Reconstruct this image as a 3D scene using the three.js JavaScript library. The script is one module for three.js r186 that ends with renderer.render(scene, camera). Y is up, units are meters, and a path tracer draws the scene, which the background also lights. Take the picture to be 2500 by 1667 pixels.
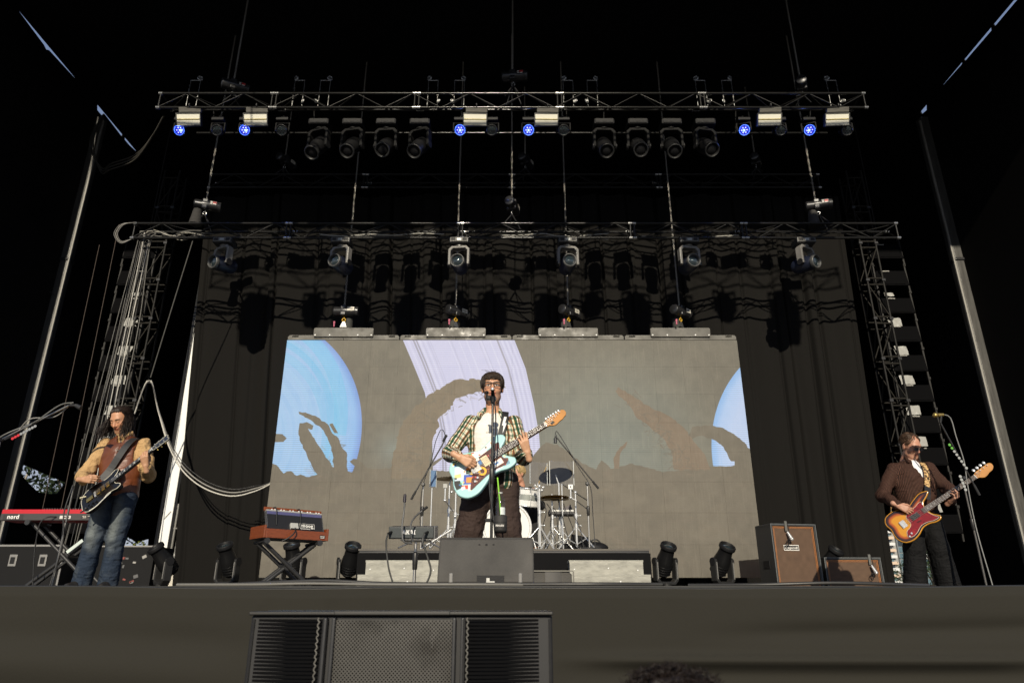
import * as THREE from 'three';
import { mergeGeometries } from 'three/addons/utils/BufferGeometryUtils.js';
import { RoundedBoxGeometry } from 'three/addons/geometries/RoundedBoxGeometry.js';

// ---------------------------------------------------------------- camera, sky, sun, exposure
const scene = new THREE.Scene();
const STAGE = 1.70;                                   // height of the stage deck above the pit
const camera = new THREE.PerspectiveCamera(52.2, 1024 / 682, 0.05, 3000);
camera.position.set(0, 1.62, 0);
camera.rotation.x = THREE.MathUtils.degToRad(20.4);
camera.focus = 6.5; camera.userData.fStop = 3.5;
scene.add(camera);

const renderer = new THREE.WebGLRenderer({ antialias: true });
renderer.toneMapping = THREE.LinearToneMapping;
renderer.toneMappingExposure = 1.0;
renderer.shadowMap.enabled = true;

const SUN_DIR = new THREE.Vector3(-0.035, Math.tan(THREE.MathUtils.degToRad(22)), 1).normalize();   // behind the camera, low
{
  const W = 512, Hh = 256, px = new Float32Array(W * Hh * 4);
  for (let j = 0; j < Hh; j++) for (let i = 0; i < W; i++) {
    const el = (j + 0.5) / Hh * Math.PI - Math.PI / 2, s = Math.max(0, Math.sin(el)), k = Math.pow(1 - s, 3.2), o = (j * W + i) * 4;
    const below = el < 0 ? 0.35 : 1;
    px[o] = (0.16 + 0.38 * k) * below; px[o + 1] = (0.225 + 0.35 * k) * below; px[o + 2] = (0.38 + 0.26 * k) * below; px[o + 3] = 1;
  }
  const sky = new THREE.DataTexture(px, W, Hh, THREE.RGBAFormat, THREE.FloatType);
  sky.mapping = THREE.EquirectangularReflectionMapping; sky.magFilter = THREE.LinearFilter; sky.needsUpdate = true;
  scene.background = sky; scene.environment = sky;
}
const sun = new THREE.DirectionalLight(new THREE.Color(1.0, 0.90, 0.73), 4.5);
sun.position.copy(SUN_DIR).multiplyScalar(60); sun.castShadow = true; sun.shadow.radius = 1;
sun.shadow.mapSize.set(4096, 4096);
Object.assign(sun.shadow.camera, { left: -16, right: 16, top: 16, bottom: -16, near: 1, far: 160 });
scene.add(sun); scene.add(sun.target);

// ---------------------------------------------------------------- helpers
let seed = 20231;
const rnd = () => { seed = (seed * 1664525 + 1013904223) >>> 0; return seed / 4294967296; };
const rr = (a, b) => a + (b - a) * rnd();
const V = (x, h, d) => new THREE.Vector3(x, STAGE + h, -d);        // metres: to the right, above the deck, away from the camera
const v3 = (a) => a.isVector3 ? a.clone() : new THREE.Vector3(a[0], a[1], a[2]);
const hash3 = (x, y, z) => { let n = Math.imul(x, 374761393) ^ Math.imul(y, 668265263) ^ Math.imul(z, 1274126177); n = Math.imul(n ^ (n >>> 13), 1103515245); return ((n ^ (n >>> 16)) >>> 0) / 4294967296; };
function noise(x, y, z) {
  const X = Math.floor(x), Y = Math.floor(y), Z = Math.floor(z); let u = x - X, v = y - Y, w = z - Z;
  u = u * u * (3 - 2 * u); v = v * v * (3 - 2 * v); w = w * w * (3 - 2 * w);
  const L = (a, b, t) => a + (b - a) * t;
  return L(L(L(hash3(X, Y, Z), hash3(X + 1, Y, Z), u), L(hash3(X, Y + 1, Z), hash3(X + 1, Y + 1, Z), u), v),
    L(L(hash3(X, Y, Z + 1), hash3(X + 1, Y, Z + 1), u), L(hash3(X, Y + 1, Z + 1), hash3(X + 1, Y + 1, Z + 1), u), v), w) * 2 - 1;
}
const fbm = (x, y, z, o = 4) => { let s = 0, a = 0.5; for (let i = 0; i < o; i++) { s += a * noise(x, y, z); x *= 2.03; y *= 2.03; z *= 2.03; a *= 0.5; } return s; };
const clamp = (x, a, b) => Math.min(b, Math.max(a, x));
const smooth = (a, b, x) => { const t = clamp((x - a) / (b - a), 0, 1); return t * t * (3 - 2 * t); };

function mat(r, g, b, roughness = 0.7, metalness = 0, more = {}) {
  const m = new THREE.MeshPhysicalMaterial({ roughness, metalness, side: THREE.DoubleSide });
  m.color.setRGB(r, g, b); Object.assign(m, more); return m;
}
function canvasTex(w, h, draw, srgb = true) {
  const c = document.createElement('canvas'); c.width = w; c.height = h; draw(c.getContext('2d'), w, h);
  const t = new THREE.CanvasTexture(c); if (srgb) t.colorSpace = THREE.SRGBColorSpace; t.magFilter = THREE.LinearFilter; t.wrapS = t.wrapT = THREE.RepeatWrapping; return t;
}
function dataTex(w, h, fn, srgb = false) {           // fn(u, v) -> [r, g, b] 0..1
  const px = new Uint8Array(w * h * 4);
  for (let j = 0; j < h; j++) for (let i = 0; i < w; i++) { const c = fn(i / w, j / h), o = (j * w + i) * 4; for (let k = 0; k < 3; k++) px[o + k] = clamp(c[k] * 255, 0, 255); px[o + 3] = 255; }
  const t = new THREE.DataTexture(px, w, h); t.wrapS = t.wrapT = THREE.RepeatWrapping; t.magFilter = THREE.LinearFilter; t.minFilter = THREE.LinearFilter; t.needsUpdate = true; if (srgb) t.colorSpace = THREE.SRGBColorSpace; return t;
}
const tileNoise = (u, v, f, z) => { // tiles over 0..1
  const a = u, b = v; const n = (x, y) => fbm(x * f, y * f, z, 4);
  return (n(a, b) * (1 - a) * (1 - b) + n(a - 1, b) * a * (1 - b) + n(a, b - 1) * (1 - a) * b + n(a - 1, b - 1) * a * b) * 1.5;
};
const grainTex = dataTex(256, 256, (u, v) => { const n = 0.72 + 0.35 * tileNoise(u, v, 6, 1.3) + 0.10 * (hash3(u * 256 | 0, v * 256 | 0, 3) - 0.5); return [n, n, n]; });
const scuffTex = dataTex(256, 256, (u, v) => { const n = 0.66 + 0.5 * tileNoise(u, v, 9, 7.7) + (tileNoise(u, v * 0.2, 30, 2.2) > 0.42 ? 0.2 : 0); return [n, n, n]; });
const bumpTex = dataTex(256, 256, (u, v) => { const n = 0.5 + 0.5 * tileNoise(u, v, 14, 4.1) + 0.12 * (hash3(u * 256 | 0, v * 256 | 0, 9) - 0.5); return [n, n, n]; });
const ridgeTile = (u, v, fx, fy, z) => { const n = (x, y) => 1 - 2 * Math.abs(noise(x * fx, y * fy, z)); return n(u, v) * (1 - u) * (1 - v) + n(u - 1, v) * u * (1 - v) + n(u, v - 1) * (1 - u) * v + n(u - 1, v - 1) * u * v; };
const foldTex = dataTex(384, 384, (u, v) => { const w = 0.06 * noise(u * 5, v * 5, 8), n = 0.45 + 0.30 * ridgeTile(u + 0.0, v, 5, 9, 1.7) + 0.20 * ridgeTile(u, v, 11, 13, 4.4) + 0.08 * ridgeTile(u, v, 26, 24, 6.2) + w; return [n, n, n]; });
const rep = (t, x, y) => { const c = t.clone(); c.repeat.set(x, y); c.needsUpdate = true; return c; };

// geometry helpers: everything becomes non-indexed position / normal / uv so that pieces of one part can be joined
function norm(g) {
  let n = g.index ? g.toNonIndexed() : g;
  for (const k of Object.keys(n.attributes)) if (!['position', 'normal', 'uv', 'color'].includes(k)) n.deleteAttribute(k);
  if (!n.attributes.normal) n.computeVertexNormals();
  if (!n.attributes.uv) n.setAttribute('uv', new THREE.BufferAttribute(new Float32Array(n.attributes.position.count * 2), 2));
  n.morphAttributes = {}; return n;
}
function join(list) {
  const gs = list.flat(9).filter(Boolean).map(norm);
  if (gs.some((g) => g.attributes.color) ) for (const g of gs) if (!g.attributes.color) g.setAttribute('color', new THREE.BufferAttribute(new Float32Array(g.attributes.position.count * 3).fill(1), 3));
  return gs.length === 1 ? gs[0] : mergeGeometries(gs, false);
}
const place = (g, x = 0, y = 0, z = 0, rx = 0, ry = 0, rz = 0) => { if (rx || ry || rz) g.applyMatrix4(new THREE.Matrix4().makeRotationFromEuler(new THREE.Euler(rx, ry, rz))); g.translate(x, y, z); return g; };
const box = (w, h, d, x, y, z, rx, ry, rz) => place(new THREE.BoxGeometry(w, h, d), x, y, z, rx, ry, rz);
const rbox = (w, h, d, r, x, y, z, rx, ry, rz) => place(new RoundedBoxGeometry(w, h, d, 2, r), x, y, z, rx, ry, rz);
function rod(a, b, r0, r1 = r0, seg = 10) {           // a tapered rod between two points
  a = v3(a); b = v3(b); const L = a.distanceTo(b), g = new THREE.CylinderGeometry(r1, r0, L, seg, 1);
  g.applyQuaternion(new THREE.Quaternion().setFromUnitVectors(new THREE.Vector3(0, 1, 0), b.clone().sub(a).normalize()));
  const m = a.add(b).multiplyScalar(0.5); g.translate(m.x, m.y, m.z); return g;
}
const ball = (r, x, y, z, sx = 1, sy = 1, sz = 1, seg = 14) => { const g = new THREE.SphereGeometry(r, seg, Math.ceil(seg * 0.7)); g.scale(sx, sy, sz); g.translate(x, y, z); return g; };
const ring = (R, r, x, y, z, rx, ry, rz, seg = 24, rs = 8) => place(new THREE.TorusGeometry(R, r, rs, seg), x, y, z, rx, ry, rz);
function lathe(pts, seg = 24) { return new THREE.LatheGeometry(pts.map(([r, y]) => new THREE.Vector2(r, y)), seg); }
function tube(pts, r, seg = 40, rs = 6) { return new THREE.TubeGeometry(new THREE.CatmullRomCurve3(pts.map(v3)), seg, r, rs, false); }
function sag(a, b, drop, n = 9) { a = v3(a); b = v3(b); const o = []; for (let i = 0; i < n; i++) { const t = i / (n - 1), p = a.clone().lerp(b, t); p.y -= drop * 4 * t * (1 - t); o.push(p); } return o; }
function shapeOf(pts, curved = false) { const s = new THREE.Shape(); if (curved) { const c = new THREE.CatmullRomCurve3(pts.map(([x, y]) => new THREE.Vector3(x, y, 0)), true, 'catmullrom', 0.5).getPoints(pts.length * 6); c.forEach((p, i) => i ? s.lineTo(p.x, p.y) : s.moveTo(p.x, p.y)); } else pts.forEach(([x, y], i) => i ? s.lineTo(x, y) : s.moveTo(x, y)); s.closePath(); return s; }
function extrude(shape, depth, bevel = 0, more = {}) { const g = new THREE.ExtrudeGeometry(shape, { depth: depth - 2 * bevel, bevelEnabled: bevel > 0, bevelSize: bevel, bevelThickness: bevel, bevelOffset: -bevel, bevelSegments: 2, curveSegments: 10, ...more }); g.translate(0, 0, -depth / 2 + bevel); return g; }

const taken = {};
function numbered(n) { if (!(n in taken)) { taken[n] = 0; return n; } taken[n]++; return `${n}_${String(taken[n]).padStart(3, '0')}`; }
function part(name, geos, material, parent) {
  const m = new THREE.Mesh(Array.isArray(geos) ? join(geos) : norm(geos), material); m.name = name; m.castShadow = m.receiveShadow = true;
  if (parent) parent.add(m); return m;
}
const parts = (name, list, material, parent) => list.map((g) => part(name, g, material, parent));
function tag(o, label, category, group) { o.userData.label = label; o.userData.category = category; if (group) o.userData.group = group; return o; }
function thing(name, label, category, pos, turn = 0, group) {
  const o = new THREE.Group(); o.name = numbered(name); o.position.copy(pos.isVector3 ? pos : v3(pos)); o.rotation.y = turn; scene.add(o); return tag(o, label, category, group);
}
function solo(name, label, category, geos, material, group) { const m = part(numbered(name), geos, material, scene); return tag(m, label, category, group); }
function structure(name, geos, material) { const m = part(numbered(name), geos, material, scene); m.userData.kind = 'structure'; return m; }
function copyOf(src, pos, turn, label, group) { const c = src.clone(); c.name = numbered(src.name.replace(/_\d+$/, '')); c.userData = { ...src.userData }; if (label) c.userData.label = label; if (group) c.userData.group = group; if (pos) c.position.copy(pos); if (turn !== undefined) c.rotation.y = turn; scene.add(c); return c; }
const unitRod = norm(new THREE.CylinderGeometry(1, 1, 1, 8, 1));
function strut(name, a, b, r, material, parent) {     // shared geometry: one rod, stretched
  a = v3(a); b = v3(b); const m = new THREE.Mesh(unitRod, material); m.name = name; m.castShadow = m.receiveShadow = true;
  m.scale.set(r, a.distanceTo(b), r); m.quaternion.setFromUnitVectors(new THREE.Vector3(0, 1, 0), b.clone().sub(a).normalize()); m.position.copy(a.add(b).multiplyScalar(0.5)); parent.add(m); return m;
}
function print(name, w, h, draw, parent, x, y, z, more = {}, ppm = 900) {   // flat print on a thin plate
  const t = canvasTex(Math.min(1024, Math.max(16, Math.round(w * ppm))), Math.min(1024, Math.max(16, Math.round(h * ppm))), draw);
  const m = part(name, new THREE.PlaneGeometry(w, h), new THREE.MeshPhysicalMaterial({ map: t, roughness: 0.5, side: THREE.DoubleSide, ...more }), parent); m.position.set(x, y, z); return m;
}
const M = {
  black: mat(0.010, 0.010, 0.011, 0.55, 0, { specularIntensity: 0.5, bumpMap: bumpTex, bumpScale: 0.0006 }),
  blackGloss: mat(0.010, 0.010, 0.011, 0.3),
  dark: mat(0.03, 0.03, 0.031, 0.5, 0, { roughnessMap: scuffTex }),
  trussBlack: mat(0.010, 0.0098, 0.0093, 0.36, 0, { specularIntensity: 0.55, roughnessMap: scuffTex }),
  trussBrace: mat(0.010, 0.0098, 0.0093, 0.42, 0, { specularIntensity: 0.55 }),
  chrome: mat(0.74, 0.74, 0.72, 0.24, 0.62),
  alu: mat(0.42, 0.42, 0.41, 0.38, 0.85, { roughnessMap: scuffTex }),
  chain: mat(0.42, 0.40, 0.36, 0.4, 0.7),
  greyPlate: mat(0.175, 0.168, 0.15, 0.7, 0, { specularIntensity: 0.4, map: grainTex, roughnessMap: scuffTex }),
  rubber: mat(0.015, 0.015, 0.016, 0.75),
  cableDark: mat(0.02, 0.02, 0.021, 0.45),
  cableGrey: mat(0.25, 0.24, 0.22, 0.55),
  white: mat(0.8, 0.8, 0.78, 0.6),
  glassDark: mat(0.02, 0.03, 0.035, 0.05, 0, { clearcoat: 1 }),
};
// ---------------------------------------------------------------- ground, deck, roof
structure('ground', place(new THREE.PlaneGeometry(1600, 1600, 1, 1), 0, 0, 0, -Math.PI / 2), mat(0.07, 0.066, 0.06, 0.95, 0, { map: rep(grainTex, 400, 400) }));
const deckMat = mat(0.022, 0.022, 0.021, 0.6, 0, { map: rep(grainTex, 12, 8), roughnessMap: scuffTex });
structure('stage_floor', box(20.6, 0.22, 11.0, 0, STAGE - 0.11, -9.78), deckMat);
const roofMat = mat(0.012, 0.012, 0.0125, 0.9, 0, { specularIntensity: 0.15 });
structure('roof', box(18.8, 0.35, 19.8, 0, STAGE + 10.62, -14.1), roofMat);

// ---------------------------------------------------------------- black drapes that close the stage
const fabricBlack = mat(0.0112, 0.0106, 0.0098, 0.95, 0, { specularIntensity: 0.12, bumpMap: rep(bumpTex, 6, 6), bumpScale: 0.002 });
// a hanging cloth over an outline: pleats run down it
function cloth(pts, d, amp, freq, seedZ, thick = 0.012) {   // pts: outline in (x, h)
  const g = extrude(shapeOf(pts), thick), p = g.attributes.position; g.translate(0, STAGE, -d); return g;
}
function pleated(x0, x1, xb0, xb1, h0, h1, d, amp, waves, ns, nv, z) {   // top from x0 to x1 at h1, bottom from xb0 to xb1 at h0
  const pos = [], uv = [], idx = [], creases = [];                        // flat fullness between narrow, deep creases
  for (let k = 0, n = Math.round(waves * 1.6); k < n; k++) creases.push([(k + rr(0.15, 0.85)) / n, rr(0.5, 1.3), rr(0.010, 0.022), rr(-0.03, 0.03)]);
  for (let j = 0; j <= nv; j++) for (let i = 0; i <= ns; i++) {
    const s = i / ns, t = j / nv; let f = 0.35 * Math.sin(s * waves * 6.28 + 1.5 * noise(s * 2, t, z)) + 0.3 * noise(s * waves * 1.5, t * 2.0, z + 3);
    for (const [c, a, w, sl] of creases) { const q = (s - c - sl * t - 0.006 * noise(t * 4, c * 9, z)) / (w * (1 + 0.6 * t)); f -= a * Math.exp(-q * q) * (0.6 + 0.5 * noise(t * 1.5, c * 20, 7)); }
    pos.push((x0 + (x1 - x0) * s) * (1 - t) + (xb0 + (xb1 - xb0) * s) * t, STAGE + h1 + (h0 - h1) * t, -d + amp * f); uv.push(s * Math.abs(x1 - x0), t * (h1 - h0));
  }
  for (let j = 0; j < nv; j++) for (let i = 0; i < ns; i++) { const a = j * (ns + 1) + i, b = a + ns + 1; idx.push(a, b, a + 1, b, b + 1, a + 1); }
  const g = new THREE.BufferGeometry(); g.setAttribute('position', new THREE.Float32BufferAttribute(pos, 3)); g.setAttribute('uv', new THREE.Float32BufferAttribute(uv, 2)); g.setIndex(idx); g.computeVertexNormals(); return g;
}
{
  const t = thing('back_curtain', 'black pleated back curtain hanging behind the video screen', 'curtain', [0, 0, 0]);
  const N = 9, top0 = -6.42, top1 = 6.68, b0 = -5.80, b1 = 6.44;
  for (let k = 0; k < N; k++) {
    const f0 = k / N, f1 = (k + 1) / N + 0.012;
    part('curtain_panel', pleated(top0 + (top1 - top0) * f0, top0 + (top1 - top0) * f1, b0 + (b1 - b0) * f0, b0 + (b1 - b0) * f1, 0.02, 7.85, 12.62 - (k % 2) * 0.05, rr(0.085, 0.125), rr(1.6, 2.6), 170, 24, k * 5.3), fabricBlack, t);
  }
}
// side walls run back past the deck: the covered backstage behind the curtain is deep, so the low sun does not reach its end.
// Their upper edge leaves slits of sky under the roof, and low openings show the trees and the houses outside.
function sideWall(name, label, x, prof, gaps) {
  const pts = [[9.4, -1.6]]; for (const [d, h] of prof) pts.push([d, h]); pts.push([24, -1.6]);
  const sh = shapeOf(pts); for (const gap of gaps) { const q = new THREE.Path(); gap.forEach(([d, h], i) => i ? q.lineTo(d, h) : q.moveTo(d, h)); q.closePath(); sh.holes.push(q); }
  const g = extrude(sh, 0.03); g.rotateY(Math.PI / 2); g.translate(x, STAGE, 0);
  return solo(name, label, 'drape', g, fabricBlack);
}
const TOP = 10.5;
sideWall('side_drape', 'black side wall drape with a sky slit on the guitarist\'s side', -9.44, [[9.4, TOP], [10.0, TOP], [10.6, 10.440], [11.05, 10.402], [11.15, 10.365], [11.22, 10.415], [12.1, 10.470], [12.12, TOP], [12.95, TOP], [13.0, 10.360], [13.2, 10.360], [13.25, 10.460], [13.75, 10.435], [14.05, 10.415], [14.07, TOP], [14.15, TOP], [14.17, 10.425], [14.4, 10.425], [14.7, 10.470], [14.72, TOP], [24, TOP]], [[[13.3, 2.39], [13.7, 2.36], [14.1, 2.32], [14.84, 2.26], [14.64, 1.99], [14.3, 1.95], [14.02, 1.94], [13.63, 2.09], [13.4, 2.2]], [[17.3, 1.15], [17.7, 1.4], [18.1, 1.3], [18.75, 1.42], [19.2, -1.3], [17.3, -1.3]]]);
sideWall('side_drape', 'black side wall drape with a sky slit on the bassist\'s side', 9.44, [[9.4, 10.415], [9.6, 10.415], [10.6, 10.415], [10.62, TOP], [10.68, TOP], [10.7, 10.415], [11.55, 10.430], [11.57, TOP], [11.62, TOP], [11.64, 10.445], [12.3, 10.470], [12.35, TOP], [12.95, TOP], [13.0, 10.360], [13.2, 10.400], [13.22, TOP], [24, TOP]], [[[15.7, -1.3], [15.7, 0.9], [16.35, 1.3], [16.9, 1.55], [17.5, 1.35], [18.05, 1.58], [18.3, 1.65], [18.45, 0.2], [18.6, -1.3]]]);
solo('rear_drape', 'black drape closing the far end of the backstage', 'drape', box(18.9, 12.1, 0.03, 0, STAGE + 4.45, -23.97), fabricBlack);

// ---------------------------------------------------------------- skirt on the stage front
{
  const pos = [], uv = [], idx = [], ns = 420, nv = 90, W = 20.6, Ht = STAGE + 0.01;
  const fold = (x, y) => {   // y: metres below the lip
    let z = 0.014 * noise(x * 0.7, y * 1.2, 2.1) + 0.0025 * fbm(x * 3.5, y * 2.5, 8.2);
    const c1 = 0.38 + 0.012 * Math.sin(x * 0.7), env = smooth(0.1, 0.9, x) * (1 - smooth(2.55, 3.2, x));
    z += env * (0.040 * Math.exp(-Math.pow((y - c1) / 0.030, 2)) - 0.036 * Math.exp(-Math.pow((y - c1 - 0.08) / 0.05, 2)));
    const env2 = smooth(0.9, 1.8, x) * (1 - smooth(2.8, 3.5, x));
    z += -env2 * 0.028 * Math.exp(-Math.pow((y - 0.27 + 0.015 * x) / 0.05, 2));
    const env3 = 1 - smooth(-1.9, -1.2, x);
    z += env3 * 0.03 * Math.sin((y - 0.06 * x) * 14) * smooth(0.15, 0.4, y);
    for (const [fx, a, sl] of [[-1.02, 0.016, 0.3], [-0.78, 0.018, -0.35], [-0.64, 0.012, -0.6], [-1.35, 0.008, 0.9], [0.9, 0.006, 0.5], [2.1, 0.005, -0.6], [-2.6, 0.006, 0.4]]) { const q = x - fx - sl * y * -1; z += a * Math.exp(-Math.pow(q / (0.018 + 0.09 * y), 2)) * Math.exp(-y / 0.13); }
    return z;
  };
  for (let j = 0; j <= nv; j++) for (let i = 0; i <= ns; i++) {
    const x = -W / 2 + W * i / ns, y = Math.pow(j / nv, 1.25) * Ht;
    const lip = -0.014 + 0.012 * smooth(1.2, 3.2, Math.abs(x + 0.1)) + 0.005 * noise(x * 1.7, 0, 5);
    pos.push(x, STAGE + lip * (1 - smooth(0, 0.4, y)) - y, -4.225 + fold(x, y) + 0.02 * smooth(0, 0.05, y)); uv.push(x, y);
  }
  for (let j = 0; j < nv; j++) for (let i = 0; i < ns; i++) { const a = j * (ns + 1) + i, b = a + ns + 1; idx.push(a, b, a + 1, b, b + 1, a + 1); }
  const g = new THREE.BufferGeometry(); g.setAttribute('position', new THREE.Float32BufferAttribute(pos, 3)); g.setAttribute('uv', new THREE.Float32BufferAttribute(uv, 2)); g.setIndex(idx); g.computeVertexNormals();
  const t = thing('stage_skirt', 'dark cloth skirt stretched over the front of the stage', 'stage skirt', [0, 0, 0]);
  part('cloth', g, mat(0.0265, 0.0248, 0.0198, 0.85, 0, { specularIntensity: 0.3, bumpMap: rep(bumpTex, 9, 9), bumpScale: 0.0006 }), t);
  const pts = []; for (let i = 0; i <= 80; i++) { const x = -10.3 + 20.6 * i / 80; pts.push(V(x, -0.016 + 0.012 * smooth(1.2, 3.2, Math.abs(x + 0.1)) + 0.005 * noise(x * 1.7, 0, 5), 4.245)); }
  part('edge_trim', tube(pts, 0.011, 300, 6), mat(0.02, 0.02, 0.019, 0.4), t);
}

// ---------------------------------------------------------------- video wall
const SCREEN = { x0: -4.0, x1: 4.0, h0: 0.26, h1: 4.26, d: 11.6 };
{
  const W = 2048, H = 1024, PX = (x) => (x - SCREEN.x0) / 8 * W, PY = (h) => (SCREEN.h1 - h) / 4 * H;
  const art = canvasTex(W, H, (c) => {
    c.fillStyle = '#000'; c.fillRect(0, 0, W, H);
    const poly = (pts, style) => { c.fillStyle = style; c.beginPath(); pts.forEach(([x, h], i) => i ? c.lineTo(PX(x), PY(h)) : c.moveTo(PX(x), PY(h))); c.closePath(); c.fill(); };
    // faint blue night in the lower middle
    let g = c.createRadialGradient(PX(1.6), PY(2.0), 10, PX(1.6), PY(2.0), 640); g.addColorStop(0, 'rgb(82,102,100)'); g.addColorStop(0.6, 'rgb(60,72,68)'); g.addColorStop(1, 'rgb(28,31,27)'); c.fillStyle = g; c.fillRect(0, 0, W, H);
    g = c.createRadialGradient(PX(-2.0), PY(2.3), 10, PX(-2.0), PY(2.3), 260); g.addColorStop(0, 'rgba(80,100,100,0.95)'); g.addColorStop(1, 'rgba(0,0,0,0)'); c.fillStyle = g; c.fillRect(0, 0, W, H);
    // planet on the left
    const planet = (cx, ch, r, a, b, edge) => { const q = c.createRadialGradient(PX(cx), PY(ch), r * 256 * 0.2, PX(cx), PY(ch), r * 256); q.addColorStop(0, a); q.addColorStop(0.8, a); q.addColorStop(0.93, b); q.addColorStop(1, edge); c.fillStyle = q; c.beginPath(); c.arc(PX(cx), PY(ch), r * 256, 0, 7); c.fill(); };
    planet(-4.75, 2.58, 2.2, '#82bbf0', '#6fb4f2', '#3f86de');
    c.save(); c.beginPath(); c.arc(PX(-4.75), PY(2.58), 2.2 * 256, 0, 7); c.clip();
    for (let k = 0; k < 26; k++) { const r = 0.5 + 1.55 * (k / 26); c.strokeStyle = k > 19 && k < 24 ? 'rgba(70,185,238,0.35)' : (k % 3 ? 'rgba(130,195,240,0.14)' : 'rgba(190,215,250,0.14)'); c.lineWidth = 14 + 26 * rnd(); c.beginPath(); c.ellipse(PX(-4.75), PY(2.58 - 0.2 * rnd()), r * 256 * 0.95, r * 256 * 1.04, 0.1, 0, 7); c.stroke(); }
    c.strokeStyle = 'rgba(60,190,240,0.5)'; c.lineWidth = 60; c.beginPath(); c.ellipse(PX(-4.85), PY(2.75), 1.93 * 256, 2.02 * 256, 0, -1.2, 0.1); c.stroke();
    c.restore();
    // ring band in the middle
    const L = [[-1.96, 4.3], [-1.75, 3.84], [-1.51, 3.29], [-1.36, 2.64], [-1.31, 1.85]], R = [[0.5, 1.85], [0.46, 2.54], [0.38, 3.07], [0.24, 3.73], [0.03, 4.3]];
    poly([...L, ...R], '#c6c9ee');
    for (let k = 0; k < 26; k++) { const t = k < 9 ? 0.02 + 0.025 * k : k > 17 ? 0.985 - (k - 18) * 0.02 : 0.2 + 0.6 * rnd(); c.strokeStyle = k === 3 || k === 4 || k === 25 ? 'rgba(96,98,124,0.55)' : (k % 2 ? 'rgba(226,228,252,0.35)' : 'rgba(150,153,190,0.22)'); c.lineWidth = k === 25 ? 8 : 3 + 5 * rnd(); c.beginPath(); for (let i = 0; i < 5; i++) { const a = L[i], b = R[4 - i], x = a[0] + (b[0] - a[0]) * t, y = a[1] + (b[1] - a[1]) * t; i ? c.lineTo(PX(x), PY(y)) : c.moveTo(PX(x), PY(y)); } c.stroke(); }
    // planet on the right
    planet(5.65, 2.15, 2.3, '#b0cbf4', '#9fc6f6', '#68aef0');
    // silhouettes: tentacles and the ragged ground
    const S1 = '#261b0f', S2 = '#1d140a';
    const rag = (pts, amp = 0.02) => { const o = []; for (let i = 0; i < pts.length; i++) { const a = pts[i], b = pts[(i + 1) % pts.length], n = Math.max(1, Math.round(Math.hypot(b[0] - a[0], b[1] - a[1]) / 0.05)); for (let k = 0; k < n; k++) o.push([a[0] + (b[0] - a[0]) * k / n + rr(-amp, amp) * (k ? 1 : 0.3), a[1] + (b[1] - a[1]) * k / n + rr(-amp, amp) * (k ? 1 : 0.3)]); } return o; };
    poly(rag([[-4.1, 0], [-4.04, 2.08], [-3.94, 2.04], [-3.79, 1.9], [-3.68, 1.94], [-3.57, 1.86], [-3.51, 1.88], [-3.41, 1.84], [-3.23, 1.88], [-2.98, 2.0], [-2.75, 1.94], [-2.67, 1.92], [-2.55, 1.99], [-2.3, 1.97], [-1.9, 2.0], [-1.3, 1.95], [-0.9, 1.92], [-0.3, 1.95], [0.2, 2.05], [0.41, 2.26], [0.57, 2.42], [0.77, 2.38], [0.97, 2.24], [1.17, 2.06], [1.4, 1.96], [1.49, 2.12], [1.64, 1.98], [2.01, 2.06], [2.21, 2.0], [2.5, 1.92], [3.41, 2.02], [4.1, 2.04], [4.1, 0]], 0.012), S1);
    poly(rag([[-3.14, 1.76], [-3.3, 1.96], [-3.44, 2.21], [-3.56, 2.41], [-3.62, 2.56], [-3.62, 2.75], [-3.5, 2.77], [-3.38, 2.71], [-3.39, 2.64], [-3.47, 2.66], [-3.4, 2.56], [-3.23, 2.33], [-3.09, 2.14], [-2.98, 1.99], [-2.94, 1.76]], 0.010), S2);
    poly(rag([[-2.98, 1.82], [-2.98, 2.06], [-3.04, 2.33], [-3.15, 2.54], [-3.26, 2.69], [-3.35, 2.73], [-3.44, 2.81], [-3.53, 2.85], [-3.64, 2.91], [-3.66, 2.95], [-3.54, 2.94], [-3.41, 2.89], [-3.28, 2.83], [-3.12, 2.71], [-3.05, 2.58], [-2.94, 2.5], [-2.86, 2.33], [-2.78, 2.25], [-2.73, 1.86]], 0.012), S2);
    poly([[-3.01, 2.58], [-3.11, 2.73], [-3.06, 2.75], [-2.95, 2.58]], S2);
    poly([[-4.1, 2.57], [-3.89, 2.56], [-3.81, 2.49], [-3.86, 2.43], [-4.1, 2.42]], S2);
    poly(rag([[-2.71, 2.1], [-2.65, 2.14], [-2.56, 2.12], [-2.47, 2.04], [-2.34, 1.94], [-2.55, 1.94]], 0.01), S2);
    poly(rag([[-2.01, 1.82], [-1.99, 2.19], [-1.93, 2.48], [-1.96, 2.5], [-1.86, 2.79], [-1.71, 2.98], [-1.47, 3.22], [-1.22, 3.38], [-1.05, 3.49], [-0.91, 3.54], [-0.82, 3.52], [-0.59, 3.53], [-0.27, 3.46], [-0.1, 3.38], [-0.27, 3.31], [-0.56, 3.31], [-0.75, 3.27], [-1.0, 3.15], [-1.01, 3.07], [-1.14, 2.94], [-1.28, 2.81], [-1.24, 2.75], [-1.29, 2.58], [-1.35, 2.41], [-1.38, 2.12], [-1.41, 1.82]], 0.022), '#453013');
    poly([[-1.36, 2.06], [-1.18, 2.17], [-1.17, 2.14], [-1.31, 2.02]], S2);
    poly(rag([[4.1, 1.96], [4.05, 2.22], [3.92, 2.42], [3.75, 2.57], [3.58, 2.67], [3.4, 2.71], [3.07, 2.69], [2.95, 2.46], [3.22, 2.54], [3.45, 2.44], [3.56, 2.34], [3.66, 2.1], [3.72, 2.1], [3.7, 1.96]], 0.012), S2);
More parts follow.
